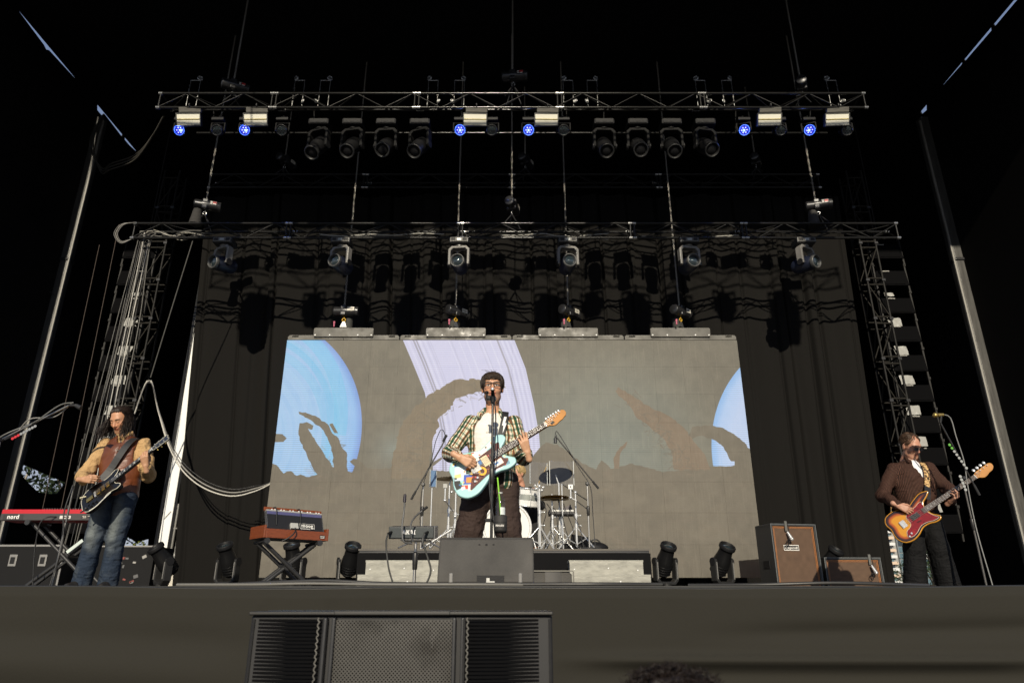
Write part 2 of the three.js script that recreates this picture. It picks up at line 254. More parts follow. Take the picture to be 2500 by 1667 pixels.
    poly(rag([[2.7, 1.96], [2.67, 2.3], [2.51, 2.54], [2.28, 2.75], [2.12, 2.86], [2.03, 3.05], [1.79, 3.31], [1.84, 3.39], [2.08, 3.24], [2.4, 3.01], [2.71, 2.86], [2.92, 2.67], [3.05, 2.46], [3.23, 2.22], [3.3, 1.96]], 0.015), '#4e3118');
    const veins = (x0, x1, h0, h1, n) => { for (let k = 0; k < n; k++) { c.strokeStyle = rnd() > 0.5 ? 'rgba(120,98,70,0.16)' : 'rgba(10,6,3,0.3)'; c.lineWidth = 2 + 5 * rnd(); const t = rnd(), x = x0 + (x1 - x0) * t + rr(-0.18, 0.18), h = h0 + (h1 - h0) * t + rr(-0.16, 0.16); c.beginPath(); c.moveTo(PX(x), PY(h)); c.lineTo(PX(x + rr(-0.06, 0.06)), PY(h + rr(-0.05, 0.05))); c.lineTo(PX(x + rr(-0.1, 0.1)), PY(h + rr(-0.08, 0.08))); c.stroke(); } };
    veins(-1.75, -1.5, 1.8, 2.9, 120); veins(-1.5, -0.5, 2.9, 3.42, 70); veins(2.95, 2.4, 1.9, 2.75, 130); veins(2.4, 1.95, 2.75, 3.2, 40); veins(-3.3, -2.95, 1.7, 2.3, 40);
    poly(rag([[1.7, 1.98], [1.7, 2.16], [1.82, 2.34], [1.95, 2.44], [1.93, 2.38], [1.82, 2.24], [1.78, 1.98]], 0.008), '#4e3118');
    for (let k = 0; k < 240; k++) { const x = rr(-4, 4), h = rr(0.5, 2.0); c.fillStyle = `rgba(${90 + 60 * rnd() | 0},${80 + 40 * rnd() | 0},70,${0.03 + 0.06 * rnd()})`; c.beginPath(); c.ellipse(PX(x), PY(h), 6 + 60 * rnd(), 3 + 20 * rnd(), rr(-0.6, 0.6), 0, 7); c.fill(); }
    // every row of lamps leaves a thin dark line
    c.fillStyle = 'rgba(0,0,0,0.16)'; for (let y = 0; y < H; y += 9) c.fillRect(0, y, W, 3);
  });
  const faceTex = dataTex(1024, 512, (u, v) => {
    const n = 0.80 + 0.13 * fbm(u * 9, v * 5, 3.3) + 0.16 * fbm(u * 60, v * 30, 6.1) + 0.12 * (hash3(u * 1024 | 0, v * 512 | 0, 5) - 0.5) + (hash3(u * 1024 | 0, Math.floor(v * 14 + 5 * noise(u * 70, 0, 1)), 2) > 0.92 ? 0.15 : 0) + 0.10 * smooth(0.25, 0.5, fbm(u * 7 + v * 6, v * 10 - u * 4, 9)) * smooth(0.5, 0.2, v);
    return [n, n, n * 0.985];
  });
  const face = new THREE.MeshPhysicalMaterial({ roughness: 0.62, map: faceTex, emissiveMap: art, emissive: new THREE.Color(1, 1, 1), emissiveIntensity: 0.84, side: THREE.DoubleSide });
  face.color.setRGB(0.126, 0.115, 0.092);
  const faces = [1, 0.98, 1.015].map((k) => { const m = face.clone(); m.color.setRGB(0.126 * k, 0.115 * k, 0.092 * k); return m; });   // panels of different age
  const t = thing('video_wall', 'wide grey LED video wall showing blue planets and tentacles', 'screen', V(0, 0, SCREEN.d));
  const nx = 16, ny = 8, pw = 8 / nx, ph = 4 / ny, gap = 0.0014;
  for (let j = 0; j < ny; j++) for (let i = 0; i < nx; i++) {
    const g = new THREE.BoxGeometry(pw - gap, ph - gap, 0.08), uv = g.attributes.uv, p = g.attributes.position, x = SCREEN.x0 + pw * (i + 0.5), y = SCREEN.h0 + ph * (j + 0.5);
    for (let k = 0; k < uv.count; k++) uv.setXY(k, (p.getX(k) + x - SCREEN.x0) / 8, (p.getY(k) + y - SCREEN.h0) / 4);
    const m = part('screen_panel', g, faces[Math.floor(rnd() * 3)], t); m.position.set(x, y, -0.04 + rr(-0.0015, 0.0015));
  }
  // hanging bars along the top, one over each two metres, with a plate at the middle of each
  for (let k = 0; k < 4; k++) {
    const cx = -3 + 2 * k, b = new THREE.Group(); b.name = 'hanging_bar'; b.position.set(cx, 4.265, -0.02); t.add(b);
    const s = shapeOf([[-0.99, 0], [0.99, 0], [0.99, 0.06], [0.96, 0.088], [-0.96, 0.088], [-0.99, 0.06]]);
    for (const hx of [-0.86, 0.86]) { const h = new THREE.Path(); h.moveTo(hx - 0.055, 0.05); h.lineTo(hx + 0.055, 0.05); h.lineTo(hx + 0.055, 0.074); h.lineTo(hx - 0.055, 0.074); h.closePath(); s.holes.push(h); }
    for (const hx of [-0.72, -0.56, -0.42, -0.28, 0.28, 0.42, 0.56, 0.72]) { const h = new THREE.Path(); h.absarc(hx, 0.02, 0.014, 0, 7); s.holes.push(h); }
    for (const hx of [-0.68, -0.64, 0.64, 0.68]) { const h = new THREE.Path(); h.absarc(hx, 0.062, 0.008, 0, 7); s.holes.push(h); }
    part('bar', extrude(s, 0.05, 0.003), M.greyPlate, b);
    part('bar_joint', box(0.012, 0.085, 0.054, 0, 0.042, 0), M.black, b);
    const pl = part('plate', [extrude(shapeOf([[-0.52, 0.045], [0.52, 0.045], [0.53, 0.06], [0.53, 0.2], [0.51, 0.215], [-0.51, 0.215], [-0.53, 0.2], [-0.53, 0.06]]), 0.03, 0.003)], M.greyPlate, b); pl.position.z = 0.045;
    part('bolt', [-0.5, -0.24, 0.26, 0.5].map((x) => place(new THREE.CylinderGeometry(0.013, 0.013, 0.012, 10), x, 0.075, 0.064, Math.PI / 2)), M.white, b);
  }
}
// ---------------------------------------------------------------- trusses
function truss(name, label, x0, x1, hTop, hgt, dFront, depth, o = {}) {
  const t = thing(name, label, 'truss', V((x0 + x1) / 2, hTop - hgt, dFront + depth / 2), 0, o.group);
  const L = x1 - x0, hx = L / 2, hz = depth / 2, r = o.r || 0.024, mc = o.mat || M.trussBlack, mb = o.brace || M.trussBrace;
  for (const [y, z] of [[0, hz], [hgt, hz], [hgt, -hz]]) strut('chord', [-hx, y, z], [hx, y, z], r, mc, t);   // three tubes: two in front, one behind at the top
  const n = Math.round(L / (o.pitch || 0.5)), s = L / n, br = o.br || 0.010;
  for (let i = 0; i < n; i++) {
    const a = -hx + i * s, b = a + s, up = i % 2 === 0;
    strut('brace', [a, up ? 0 : hgt, hz], [b, up ? hgt : 0, hz], br, mb, t);
    strut('brace', [a, hgt, up ? -hz : hz], [b, hgt, up ? hz : -hz], br, mb, t);
    if (up) { strut('brace', [a, 0, hz], [b, hgt, -hz], br, mb, t); if (b + s < hx + 0.01) strut('brace', [b + s, 0, hz], [b, hgt, -hz], br, mb, t); }
  }
  const joints = o.joints || [];
  for (const x of [-hx + 0.03, hx - 0.03, ...joints.flatMap((q) => [q - (x0 + x1) / 2 - 0.035, q - (x0 + x1) / 2 + 0.035])]) {
    const f = new THREE.Group(); f.name = 'end_frame'; t.add(f);
    strut('upright', [x, 0, hz], [x, hgt, hz], br * 1.5, mb, f); strut('crossbar', [x, hgt, -hz], [x, hgt, hz], br * 1.5, mb, f); strut('crossbar', [x, 0, hz], [x, hgt, -hz], br * 1.5, mb, f);
    for (const [y, z] of [[0, hz], [hgt, hz], [hgt, -hz]]) strut('coupler', [x - 0.03, y, z], [x + 0.03, y, z], r * 1.25, M.alu, f);
  }
  return t;
}
const lowTruss = truss('lighting_truss', 'long lower lighting truss over the video wall carrying six moving heads', -6.62, 6.74, 6.10, 0.285, 10.7, 0.30, { joints: [-3.9, -0.9, 2.1, 4.05], pitch: 0.5 });
const topTruss = truss('lighting_truss', 'high front lighting truss carrying strobes, wash lights and spots', -5.95, 5.95, 7.93, 0.29, 9.55, 0.42, { joints: [-4.0, -1.6, 0.8, 3.2], pitch: 0.47 });
truss('lighting_truss', 'unlit rear truss in the dark above the back curtain', -6.2, 6.3, 8.11, 0.31, 12.2, 0.31, { joints: [-3, 0, 3], pitch: 0.5 });
// lower pipe at the back of the high truss, on drop arms, and its castor legs on top
{
  const t = topTruss;
  strut('back_pipe', [-5.5, -0.08, -0.36], [5.5, -0.08, -0.36], 0.02, M.trussBlack, t);
  for (const x of [-5.2, -3.45, -0.8, 0.95, 1.0 + 0.6, 3.9, 5.2]) strut('drop_arm', [x, 0.29, -0.21], [x, -0.08, -0.36], 0.012, M.trussBrace, t);
  const legs = [[-5.55, 1], [-3.72, -1], [-3.27, 1], [-1.38, -1], [-0.92, 1], [0.98, -1], [1.40, 1], [3.3, -1], [3.76, 1], [5.6, -1]];
  for (const [x, s] of legs) {
    const g = new THREE.Group(); g.name = 'castor_leg'; g.position.set(x, 0.29, -0.1); t.add(g);
    for (const q of [-0.085, 0.085]) strut('upright', [q, 0, 0], [q, 0.54, 0], 0.009, M.alu, g);
    strut('crossbar', [-0.085, 0.54, 0], [0.085, 0.54, 0], 0.009, M.alu, g); strut('crossbar', [-0.085, 0.26, 0], [0.085, 0.26, 0], 0.009, M.trussBrace, g);
    part('castor', [ring(0.038, 0.013, s * 0.07, 0.59, 0, 0, 0.5 * s, 0, 16, 6), place(new THREE.CylinderGeometry(0.024, 0.024, 0.03, 12), s * 0.07, 0.59, 0, Math.PI / 2, 0.5 * s)], M.alu, g);
    if (x !== -5.55 * 1) part('castor', [ring(0.034, 0.011, -s * 0.11, 0.06, 0.05, 0, 0.7 * s, 0, 16, 6), place(new THREE.CylinderGeometry(0.02, 0.02, 0.03, 12), -s * 0.11, 0.06, 0.05, Math.PI / 2, 0.7 * s)], M.alu, g);
  }
}
// downstage truss over the stage lip, above the picture: it throws the broad scalloped shadow on the back curtain
const frontTruss = truss('lighting_truss', 'downstage lighting truss over the stage lip, above the picture', -6.3, 6.3, 9.12, 0.30, 5.0, 0.30, { joints: [-3, 0, 3], pitch: 0.5 });
for (const x of [-4.5, 0, 4.5]) strut('hanging_cable', [x, 0.3, 0], [x, 1.62, 0], 0.012, M.cableDark, frontTruss);
for (let k = 0; k < 12; k++) {
  const x = -5.2 + 0.93 * k + rr(-0.2, 0.2), big = k % 3 !== 1, len = big ? rr(0.95, 1.25) : rr(0.6, 0.8), w = big ? rr(0.25, 0.33) : 0.19;
  const t = thing('flood_light', `downstage flood light above the picture, number ${['one', 'two', 'three', 'four', 'five', 'six', 'seven', 'eight', 'nine', 'ten', 'eleven', 'twelve', 'thirteen', 'fourteen', 'fifteen'][k]} from the left`, 'stage light', V(x, 8.80, 5.02), 0, 'downstage flood lights above the picture');
  part('clamp', [rod([0, 0, 0], [0, -0.14, 0], 0.03)], M.dark, t);
  part('bracket', [box(0.04, len * 0.6, 0.06, -w - 0.02, -0.14 - len * 0.3, 0), box(0.04, len * 0.6, 0.06, w + 0.02, -0.14 - len * 0.3, 0), box(2 * w + 0.08, 0.05, 0.06, 0, -0.14, 0)], M.dark, t);
  part('housing', [lathe([[0, -0.2], [w * 0.7, -0.2], [w, -0.32], [w, -len * 0.8], [w * 0.85, -len], [0, -len]], 18)], M.black, t);
}
// ---------------------------------------------------------------- chain hoists
const linkA = norm(ring(0.017, 0.0050, 0, 0, 0, 0, 0, 0, 8, 5).scale(0.8, 1.35, 1)), linkB = linkA.clone().rotateY(Math.PI / 2);
function chainGeo(len) { const o = [], pitch = 0.034; for (let i = 0; i * pitch < len; i++) { const g = (i % 2 ? linkA : linkB).clone(); g.translate(0, i * pitch, 0); o.push(g); } return mergeGeometries(o, false); }
const redPrint = (c, w, h) => { c.fillStyle = '#161616'; c.fillRect(0, 0, w, h); c.fillStyle = '#b8b2ac'; c.fillRect(w * 0.08, h * 0.15, w * 0.25, h * 0.3); c.fillRect(w * 0.08, h * 0.55, w * 0.25, h * 0.3); c.fillStyle = '#a81e20'; c.fillRect(w * 0.42, h * 0.12, w * 0.5, h * 0.5); c.fillStyle = '#d8d0c8'; c.fillRect(w * 0.45, h * 0.62, w * 0.4, h * 0.2); };
const whitePrint = (c, w, h) => { c.fillStyle = '#c9c4b6'; c.fillRect(0, 0, w, h); c.fillStyle = '#2a2826'; c.fillRect(w * 0.1, h * 0.3, w * 0.7, h * 0.13); c.fillRect(w * 0.2, h * 0.58, w * 0.6, h * 0.1); };
function hoist(label, x, h, d, o = {}) {
  const t = thing('chain_hoist', label, 'chain hoist', V(x, h, d), o.turn || 0, o.group);
  const mb = mat(0.02, 0.02, 0.021, 0.35, 0.1, { clearcoat: 0.4 });
  part('motor_body', [place(lathe([[0, -0.21], [0.075, -0.21], [0.088, -0.19], [0.088, -0.06], [0.098, -0.05], [0.098, 0.05], [0.088, 0.06], [0.092, 0.17], [0.08, 0.2], [0, 0.2]], 20), 0, 0, 0, 0, 0, Math.PI / 2)], mb, t);
  part('gear_housing', [rbox(0.1, 0.2, 0.18, 0.02, -0.01, 0.0, 0)], mb, t);
  print('label', 0.12, 0.075, o.red ? redPrint : whitePrint, t, -0.13, 0.0, 0.0935 + 0.001);
  const lab = t.children[t.children.length - 1]; lab.position.set(0.13, 0.02, 0.094);
  part('end_cap', [place(new THREE.CylinderGeometry(0.09, 0.085, 0.05, 20), 0.225, 0, 0, 0, 0, Math.PI / 2)], M.dark, t);
  part('chain', chainGeo(10.4 - h).translate(-0.01, 0.1, 0), M.chain, t);
  part('hook', [ring(0.03, 0.009, 0, -0.16, 0, 0, 0, 0, 14, 6), rod([0, -0.09, 0], [0, -0.13, 0], 0.012)], o.hook || M.alu, t);
  if (o.drop) { for (const s of [-1, 1]) strut('sling', [0, -0.18, 0], [s * 0.13, -0.18 - o.drop, 0.12], 0.011, M.cableDark, t), strut('sling', [0, -0.18, 0], [s * 0.13, -0.18 - o.drop, -0.12], 0.011, M.cableDark, t); }
  if (o.bag) part('chain_bag', [place(new THREE.CylinderGeometry(0.07, 0.11, 0.3, 9, 3), o.bag, -0.27, 0.02)], mat(0.035, 0.033, 0.03, 0.9, 0, { bumpMap: bumpTex, bumpScale: 0.01 }), t);
  return t;
}
const yellow = mat(0.62, 0.36, 0.02, 0.45);
[[-3.02, 'leftmost'], [-1.01, 'second'], [1.02, 'third'], [3.03, 'rightmost']].forEach(([x, w], i) => {
  const t = hoist(`${i === 0 || i === 3 ? w : w + ' from the left'} of the four chain hoists hanging above the video wall`, x, 4.80, 11.58, { turn: [0.0, 0.75, 0.8, 0.7][i], hook: yellow, group: 'hoists holding the video wall' });
  part('shackle_plate', [extrude(shapeOf([[-0.06, -0.30], [0.06, -0.30], [0.02, -0.2], [-0.02, -0.2]]), 0.02)], M.alu, t);
  part('cable_plug', [rod([-0.16, -0.3, 0.02], [-0.16, -0.24, 0.02], 0.014), rod([-0.16, -0.24, 0.02], [-0.16, -0.2, 0.02], 0.019)], mat(0.45, 0.10, 0.16, 0.5), t);
  part('chain_bag', [place(new THREE.CylinderGeometry(0.09, 0.085, 0.2, 10, 2), 0.05, -0.2, -0.12)], mat(0.05, 0.05, 0.045, 0.9), t);
});
hoist('chain hoist with red label above the left end of the high truss', -4.83, 8.28, 9.78, { red: 1, drop: 0.1, turn: 0.45 });
hoist('chain hoist above the middle of the high truss', 0.02, 8.48, 9.78, { red: 1, drop: 0.32, turn: -0.1 });
hoist('chain hoist above the right end of the high truss', 5.02, 8.28, 9.78, { drop: 0.1, turn: 1.2 });
hoist('chain hoist with hanging bag above the left part of the lower truss', -5.49, 6.56, 10.86, { red: 1, drop: 0.25, bag: -0.12, turn: 0.3 });
hoist('chain hoist above the middle of the lower truss', 0.0, 6.56, 10.86, { drop: 0.25, turn: 1.3 });
hoist('chain hoist above the right part of the lower truss', 5.47, 6.56, 10.86, { red: 1, drop: 0.25, bag: -0.1, turn: -0.25 });
hoist('hoist at the left end of the rear truss', -4.75, 8.55, 12.35, { drop: 0.2, turn: 1.1 });
hoist('hoist near the middle of the rear truss', 0.28, 8.55, 12.35, { drop: 0.2, turn: 1.1 });
hoist('hoist at the right end of the rear truss', 5.1, 8.55, 12.35, { drop: 0.2, turn: 1.1 });

// ---------------------------------------------------------------- moving heads
const yokeMat = mat(0.25, 0.24, 0.22, 0.55, 0, { roughnessMap: scuffTex, map: grainTex });
const blueBlack = mat(0.012, 0.016, 0.032, 0.4);
function movingHead(label, pos, pan, tilt, hang, o = {}) {
  const t = thing('moving_head_light', label, 'stage light', pos, 0, o.group);
  const up = hang ? -1 : 1;                                       // the yoke stands up from a floor base and hangs from a truss base
  const mb = o.body || M.black, my = o.yoke || yokeMat;
  const base = part('base', [rbox(0.33, 0.11, 0.27, 0.018, 0, 0.055 * up, 0)], my === yokeMat ? M.dark : mb, t);
  part('front_panel', [rbox(0.29, 0.082, 0.02, 0.008, 0, 0.055 * up, 0.134)], o.panel || M.greyPlate, t);
  parts('vent', [-0.1, 0.1].map((x) => box(0.066, 0.05, 0.004, x, 0.052 * up, 0.145)), M.black, t);
  part('display', [box(0.075, 0.045, 0.006, 0, 0.056 * up, 0.146)], o.disp || mat(0.30, 0.32, 0.31, 0.3), t);
  if (hang) parts('clamp', [-0.11, 0.11].flatMap((x) => [ring(0.03, 0.012, x, 0.03, 0, 0, Math.PI / 2, 0, 14, 6), rod([x, 0, 0], [x, 0.012, 0], 0.02)]), M.dark, t);
  const y = new THREE.Group(); y.name = 'yoke'; y.rotation.y = pan; t.add(y);
  const w = 0.185, hgt = 0.36, th = 0.045;
  const s = shapeOf([[-w, hgt], [-w, 0.06], [-w + 0.06, 0], [w - 0.06, 0], [w, 0.06], [w, hgt], [w - th, hgt], [w - th, 0.09], [w - th - 0.035, 0.05], [-w + th + 0.035, 0.05], [-w + th, 0.09], [-w + th, hgt]].map(([a, b]) => [a, up * (b + 0.13)]));
  part('arm', [extrude(s, 0.12, 0.012), rod([0, up * 0.1, 0], [0, up * 0.15, 0], 0.08)], my, y);
  parts('hinge_cover', [-1, 1].map((q) => place(new THREE.CylinderGeometry(0.055, 0.06, 0.03, 16), q * (w - 0.008), up * (0.13 + hgt - 0.03), 0, 0, 0, Math.PI / 2)), M.black, y);
  const hd = new THREE.Group(); hd.name = 'lamp_head'; hd.position.set(0, up * (0.13 + hgt - 0.03), 0); hd.rotation.x = tilt; y.add(hd);
  // along +z: the lens end
  const prof = o.slim ? [[0, -0.22], [0.08, -0.22], [0.115, -0.18], [0.128, -0.05], [0.125, 0.03], [0.105, 0.12], [0.1, 0.2], [0.108, 0.22], [0.108, 0.25], [0.095, 0.26], [0.085, 0.2], [0, 0.195]] : [[0, -0.26], [0.09, -0.26], [0.122, -0.22], [0.13, -0.05], [0.13, 0.06], [0.112, 0.1], [0.112, 0.16], [0, 0.16]];
  part('housing', [place(lathe(prof, 22), 0, 0, 0, Math.PI / 2), ...(o.slim ? [] : [rbox(0.12, 0.015, 0.22, 0.006, 0, 0.125, -0.08), box(0.03, 0.01, 0.06, -0.025, -0.13, -0.1), box(0.03, 0.01, 0.06, 0.025, -0.13, -0.1)])], o.head || blueBlack, hd);
  part('lens_ring', [place(lathe([[0.088, 0.0], [0.118, 0.0], [0.122, 0.012], [0.122, 0.05], [0.112, 0.062], [0.1, 0.06], [0.088, 0.02]], 26), 0, 0, o.slim ? 0.215 : 0.135, Math.PI / 2), ring(0.113, 0.005, 0, 0, (o.slim ? 0.215 : 0.135) + 0.03)], o.ring || mat(0.10, 0.1, 0.095, 0.4, 0.3), hd);
  part('lens', [place(new THREE.SphereGeometry(0.15, 22, 8, 0, 7, 0, 0.62), 0, 0, (o.slim ? 0.215 : 0.135) - 0.10, Math.PI / 2)], o.lens || M.glassDark, hd);
  if (!hang) { parts('arm_trim', [-1, 1].map((q) => rbox(0.014, 0.24, 0.012, 0.004, q * (w - 0.022), 0.33, 0.064)), mat(0.17, 0.165, 0.155, 0.5), y); parts('cooling_rib', [-0.17, -0.13, -0.09, -0.05].map((z) => ring(0.124 + (z > -0.1 ? 0.003 : -0.004), 0.006, 0, 0, z, 0, 0, 0, 24, 6)), o.head || M.black, hd); }
  if (o.badge) part('badge', [0, 1, 2, 3].map((k) => ring(0.008, 0.003, 0.15, up * (0.2 + 0.024 * k), 0.065, 0, 0, 0, 10, 5)), M.alu, y);
  return t;
}
[[-4.98, -0.5, 'leftmost'], [-2.95, -0.35, 'second from the left'], [-0.91, -0.1, 'third from the left'], [0.96, 0.1, 'third from the right'], [3.05, 0.15, 'second from the right'], [5.06, 0.55, 'rightmost']].forEach(([x, pan, w], i) => {
  movingHead(`moving head light under the lower truss, ${w} of six`, V(x, 5.785, 10.73), pan, 0.05 + [0.12, 0.0, 0.05, 0.02, 0.04, 0.1][i], true, { group: 'moving heads under the lower truss', badge: i % 2 });
});
// spots under the high truss
const hiYoke = mat(0.010, 0.010, 0.010, 0.6, 0, { specularIntensity: 0.25 });
[[-3.27], [-2.70], [-2.13], [-1.56], [1.56], [2.13], [2.70], [3.27]].forEach(([x], i) => {
  const t = movingHead(`black spot light under the high truss, ${['first', 'second', 'third', 'fourth', 'fifth', 'sixth', 'seventh', 'eighth'][i]} of eight from the left`, V(x, 7.57, 9.86), (i < 4 ? -0.25 : 0.2) + rr(-0.25, 0.25), 0.9 + rr(-0.12, 0.12), true, { yoke: hiYoke, head: mat(0.010, 0.010, 0.0105, 0.45, 0, { specularIntensity: 0.5 }), lens: M.black, ring: mat(0.02, 0.02, 0.02, 0.45), panel: M.black, slim: 1, group: 'spot lights under the high truss', disp: M.black });
  t.scale.setScalar(1.05);
});
// strobes: white reflectors behind a slim tube
const reflector = mat(0.82, 0.80, 0.68, 0.5, 0, { bumpMap: rep(bumpTex, 3, 1), bumpScale: 0.001 });
const tubeGlass = mat(0.75, 0.62, 0.22, 0.25, 0, { clearcoat: 0.6 });
[[-5.40, 'leftmost'], [-4.28, 'second from the left'], [-0.615, 'third from the left'], [0.575, 'third from the right'], [4.30, 'second from the right'], [5.43, 'rightmost']].forEach(([x, w], i) => {
  const t = thing('strobe_light', `white faced strobe under the high truss, ${w} of six`, 'stage light', V(x, 7.44, 9.6), 0, 'strobes under the high truss');
  t.rotation.set(0.42, [0.05, 0.02, 0, 0, -0.02, -0.04][i], [0.02, 0.01, -0.02, -0.01, 0.01, 0.02][i]);
  part('housing', [rbox(0.40, 0.21, 0.1, 0.012, 0, 0, -0.05)], M.black, t);
  part('bezel', [box(0.40, 0.012, 0.02, 0, 0.098, 0.005), box(0.40, 0.012, 0.02, 0, -0.098, 0.005), box(0.012, 0.184, 0.02, 0.194, 0, 0.005), box(0.012, 0.184, 0.02, -0.194, 0, 0.005)], mat(0.12, 0.12, 0.115, 0.45, 0.4), t);
  parts('reflector', [0.05, -0.05].map((y) => box(0.372, 0.078, 0.006, 0, y, 0.004)), reflector, t);
  part('flash_tube', [rod([-0.18, 0, 0.012], [0.18, 0, 0.012], 0.006)], tubeGlass, t);
  const b = part('bracket', [rbox(0.36, 0.085, 0.07, 0.008, 0.02, 0.165, -0.05)], M.greyPlate, t);
  part('clamp', [ring(0.03, 0.012, 0.02, 0.235, -0.03, 0, Math.PI / 2, 0, 12, 6)], M.dark, t);
});
// LED wash lights: a lens disc of seven lamps in a ring
const blueLed = mat(0.01, 0.01, 0.05, 0.3), ledWhite = mat(0.2, 0.2, 0.3, 0.3);
blueLed.emissive = new THREE.Color(0.02, 0.02, 1.0); blueLed.emissiveIntensity = 0.22;
ledWhite.emissive = new THREE.Color(0.38, 0.30, 1.0); ledWhite.emissiveIntensity = 1.5;
const ledRing = mat(0.01, 0.02, 0.1, 0.3); ledRing.emissive = new THREE.Color(0.05, 0.20, 1.0); ledRing.emissiveIntensity = 0.95;
function washLight(label, x, lit, pan, group) {
  const t = thing('wash_light', label, 'stage light', V(x, 7.58, 9.78), 0, group);
  t.scale.setScalar(0.88); part('base', [rbox(0.24, 0.08, 0.2, 0.012, 0, -0.04, 0)], M.black, t);
  part('clamp', [ring(0.03, 0.012, 0, 0.035, 0, 0, Math.PI / 2, 0, 12, 6)], M.dark, t);
  const y = new THREE.Group(); y.name = 'yoke'; y.rotation.y = pan; t.add(y);
  part('arm', [extrude(shapeOf([[-0.14, -0.3], [-0.14, -0.1], [-0.11, -0.08], [0.11, -0.08], [0.14, -0.1], [0.14, -0.3], [0.115, -0.3], [0.115, -0.115], [-0.115, -0.115], [-0.115, -0.3]]), 0.06, 0.006)], hiYoke, y);
  const h = new THREE.Group(); h.name = 'lamp_head'; h.position.set(0, -0.25, 0); h.rotation.x = 0.55; y.add(h);
  part('housing', [place(lathe([[0, -0.13], [0.08, -0.12], [0.108, -0.05], [0.11, 0.055], [0.1, 0.06], [0.098, 0.03], [0, 0.03]], 22), 0, 0, 0, Math.PI / 2)], M.black, h);
  part('rim', [ring(0.097, 0.009, 0, 0, 0.052, 0, 0, 0, 28, 8)], lit ? ledRing : M.dark, h);
  part('lens_plate', [place(new THREE.CylinderGeometry(0.086, 0.086, 0.012, 24), 0, 0, 0.036, Math.PI / 2)], lit ? blueLed : M.glassDark, h);
  for (let k = 0; k < 7; k++) { const a = k * Math.PI / 3, r = k === 6 ? 0 : 0.052; part('led_lens', [ball(0.0125, Math.cos(a) * r, Math.sin(a) * r, 0.043, 1, 1, 0.5, 10)], lit ? ledWhite : M.blackGloss, h); }
  if (lit) { const l = new THREE.PointLight(new THREE.Color(0.15, 0.25, 1), 0.25, 6); l.position.set(0, 0, 0.1); l.castShadow = true; h.add(l); }
  return t;
}
[[-5.60, 'leftmost', 0.0], [-4.50, 'second from the left', 0.0], [-0.875, 'third from the left', 0], [0.28, 'third from the right', 0.0], [3.92, 'second from the right', -0.2], [5.02, 'rightmost', -0.25]].forEach(([x, w, p]) => washLight(`blue glowing LED wash light under the high truss, ${w} of six`, x, true, p, 'lit blue wash lights'));
[[-4.97, 'first'], [-3.88, 'second'], [-0.34, 'third'], [0.87, 'fourth'], [4.52, 'fifth'], [5.64, 'sixth']].forEach(([x, w]) => washLight(`unlit black wash light under the high truss, ${w} unlit one from the left`, x, false, 0, 'unlit wash lights'));
// moving heads standing on the deck
const floorYoke = mat(0.02, 0.02, 0.02, 0.45, 0, { specularIntensity: 0.5 });
[[-5.0, -0.75, -0.85, 'by the white mast'], [-4.08, -0.35, -1.05, 'left of the wooden synthesizer'], [-3.14, -0.3, -1.15, 'behind the synthesizer stand'], [-2.33, 0.4, -1.0, 'at the left end of the drum riser'], [2.2, 0.35, -1.0, 'at the right end of the drum riser'], [3.02, 0.5, -0.95, 'in front of the right part of the screen'], [4.86, 0.7, -0.9, 'behind the small guitar cabinet']].forEach(([x, pan, tilt, w], i) => {
  const d = i === 6 ? 11.2 : 10.5;
  const t = movingHead(`black moving head light on the deck ${w}`, V(x, 0, d), pan, tilt, false, { yoke: floorYoke, head: mat(0.008, 0.008, 0.0085, 0.4, 0, { specularIntensity: 0.35 }), slim: 1, group: 'moving heads on the deck', panel: M.dark, ring: M.black });
  t.scale.setScalar(0.97);
});
// ---------------------------------------------------------------- masts, towers and hanging cabinets at the sides
const mastGrey = mat(0.115, 0.112, 0.105, 0.6, 0.15, { map: rep(grainTex, 1, 8), roughnessMap: scuffTex });
const mastRail = mat(0.30, 0.29, 0.265, 0.5, 0.1);
function mast(x, label) {
  const t = thing('roof_mast', label, 'mast', V(x, 0, 13.1));
  const s = Math.sign(x);
  part('column', [rbox(0.2, 10.2, 0.2, 0.012, 0, 5.1, -0.02)], mastGrey, t);
  part('rail', [rbox(0.038, 10.1, 0.05, 0.006, -s * 0.125, 5.05, 0.06)], mastRail, t);
  part('flange', [rbox(0.05, 10.1, 0.03, 0.006, s * 0.13, 5.05, 0.05)], mastGrey, t);
  for (const h of [4.3, 5.9, 6.15, 6.75, 7.0]) part('bolt', [place(new THREE.CylinderGeometry(0.03, 0.03, 0.05, 8), s * 0.1, h, 0.1, Math.PI / 2)], M.black, t);
  part('splice_plate', [rbox(0.24, 0.06, 0.26, 0.01, 0, 6.6, -0.02)], M.dark, t);
  part('foot', [rbox(0.5, 0.04, 0.5, 0.01, 0, 0.02, 0)], M.dark, t);
}
mast(-9.38, 'tall grey roof mast at the left edge');
mast(9.36, 'tall grey roof mast behind the bass player at the right edge');

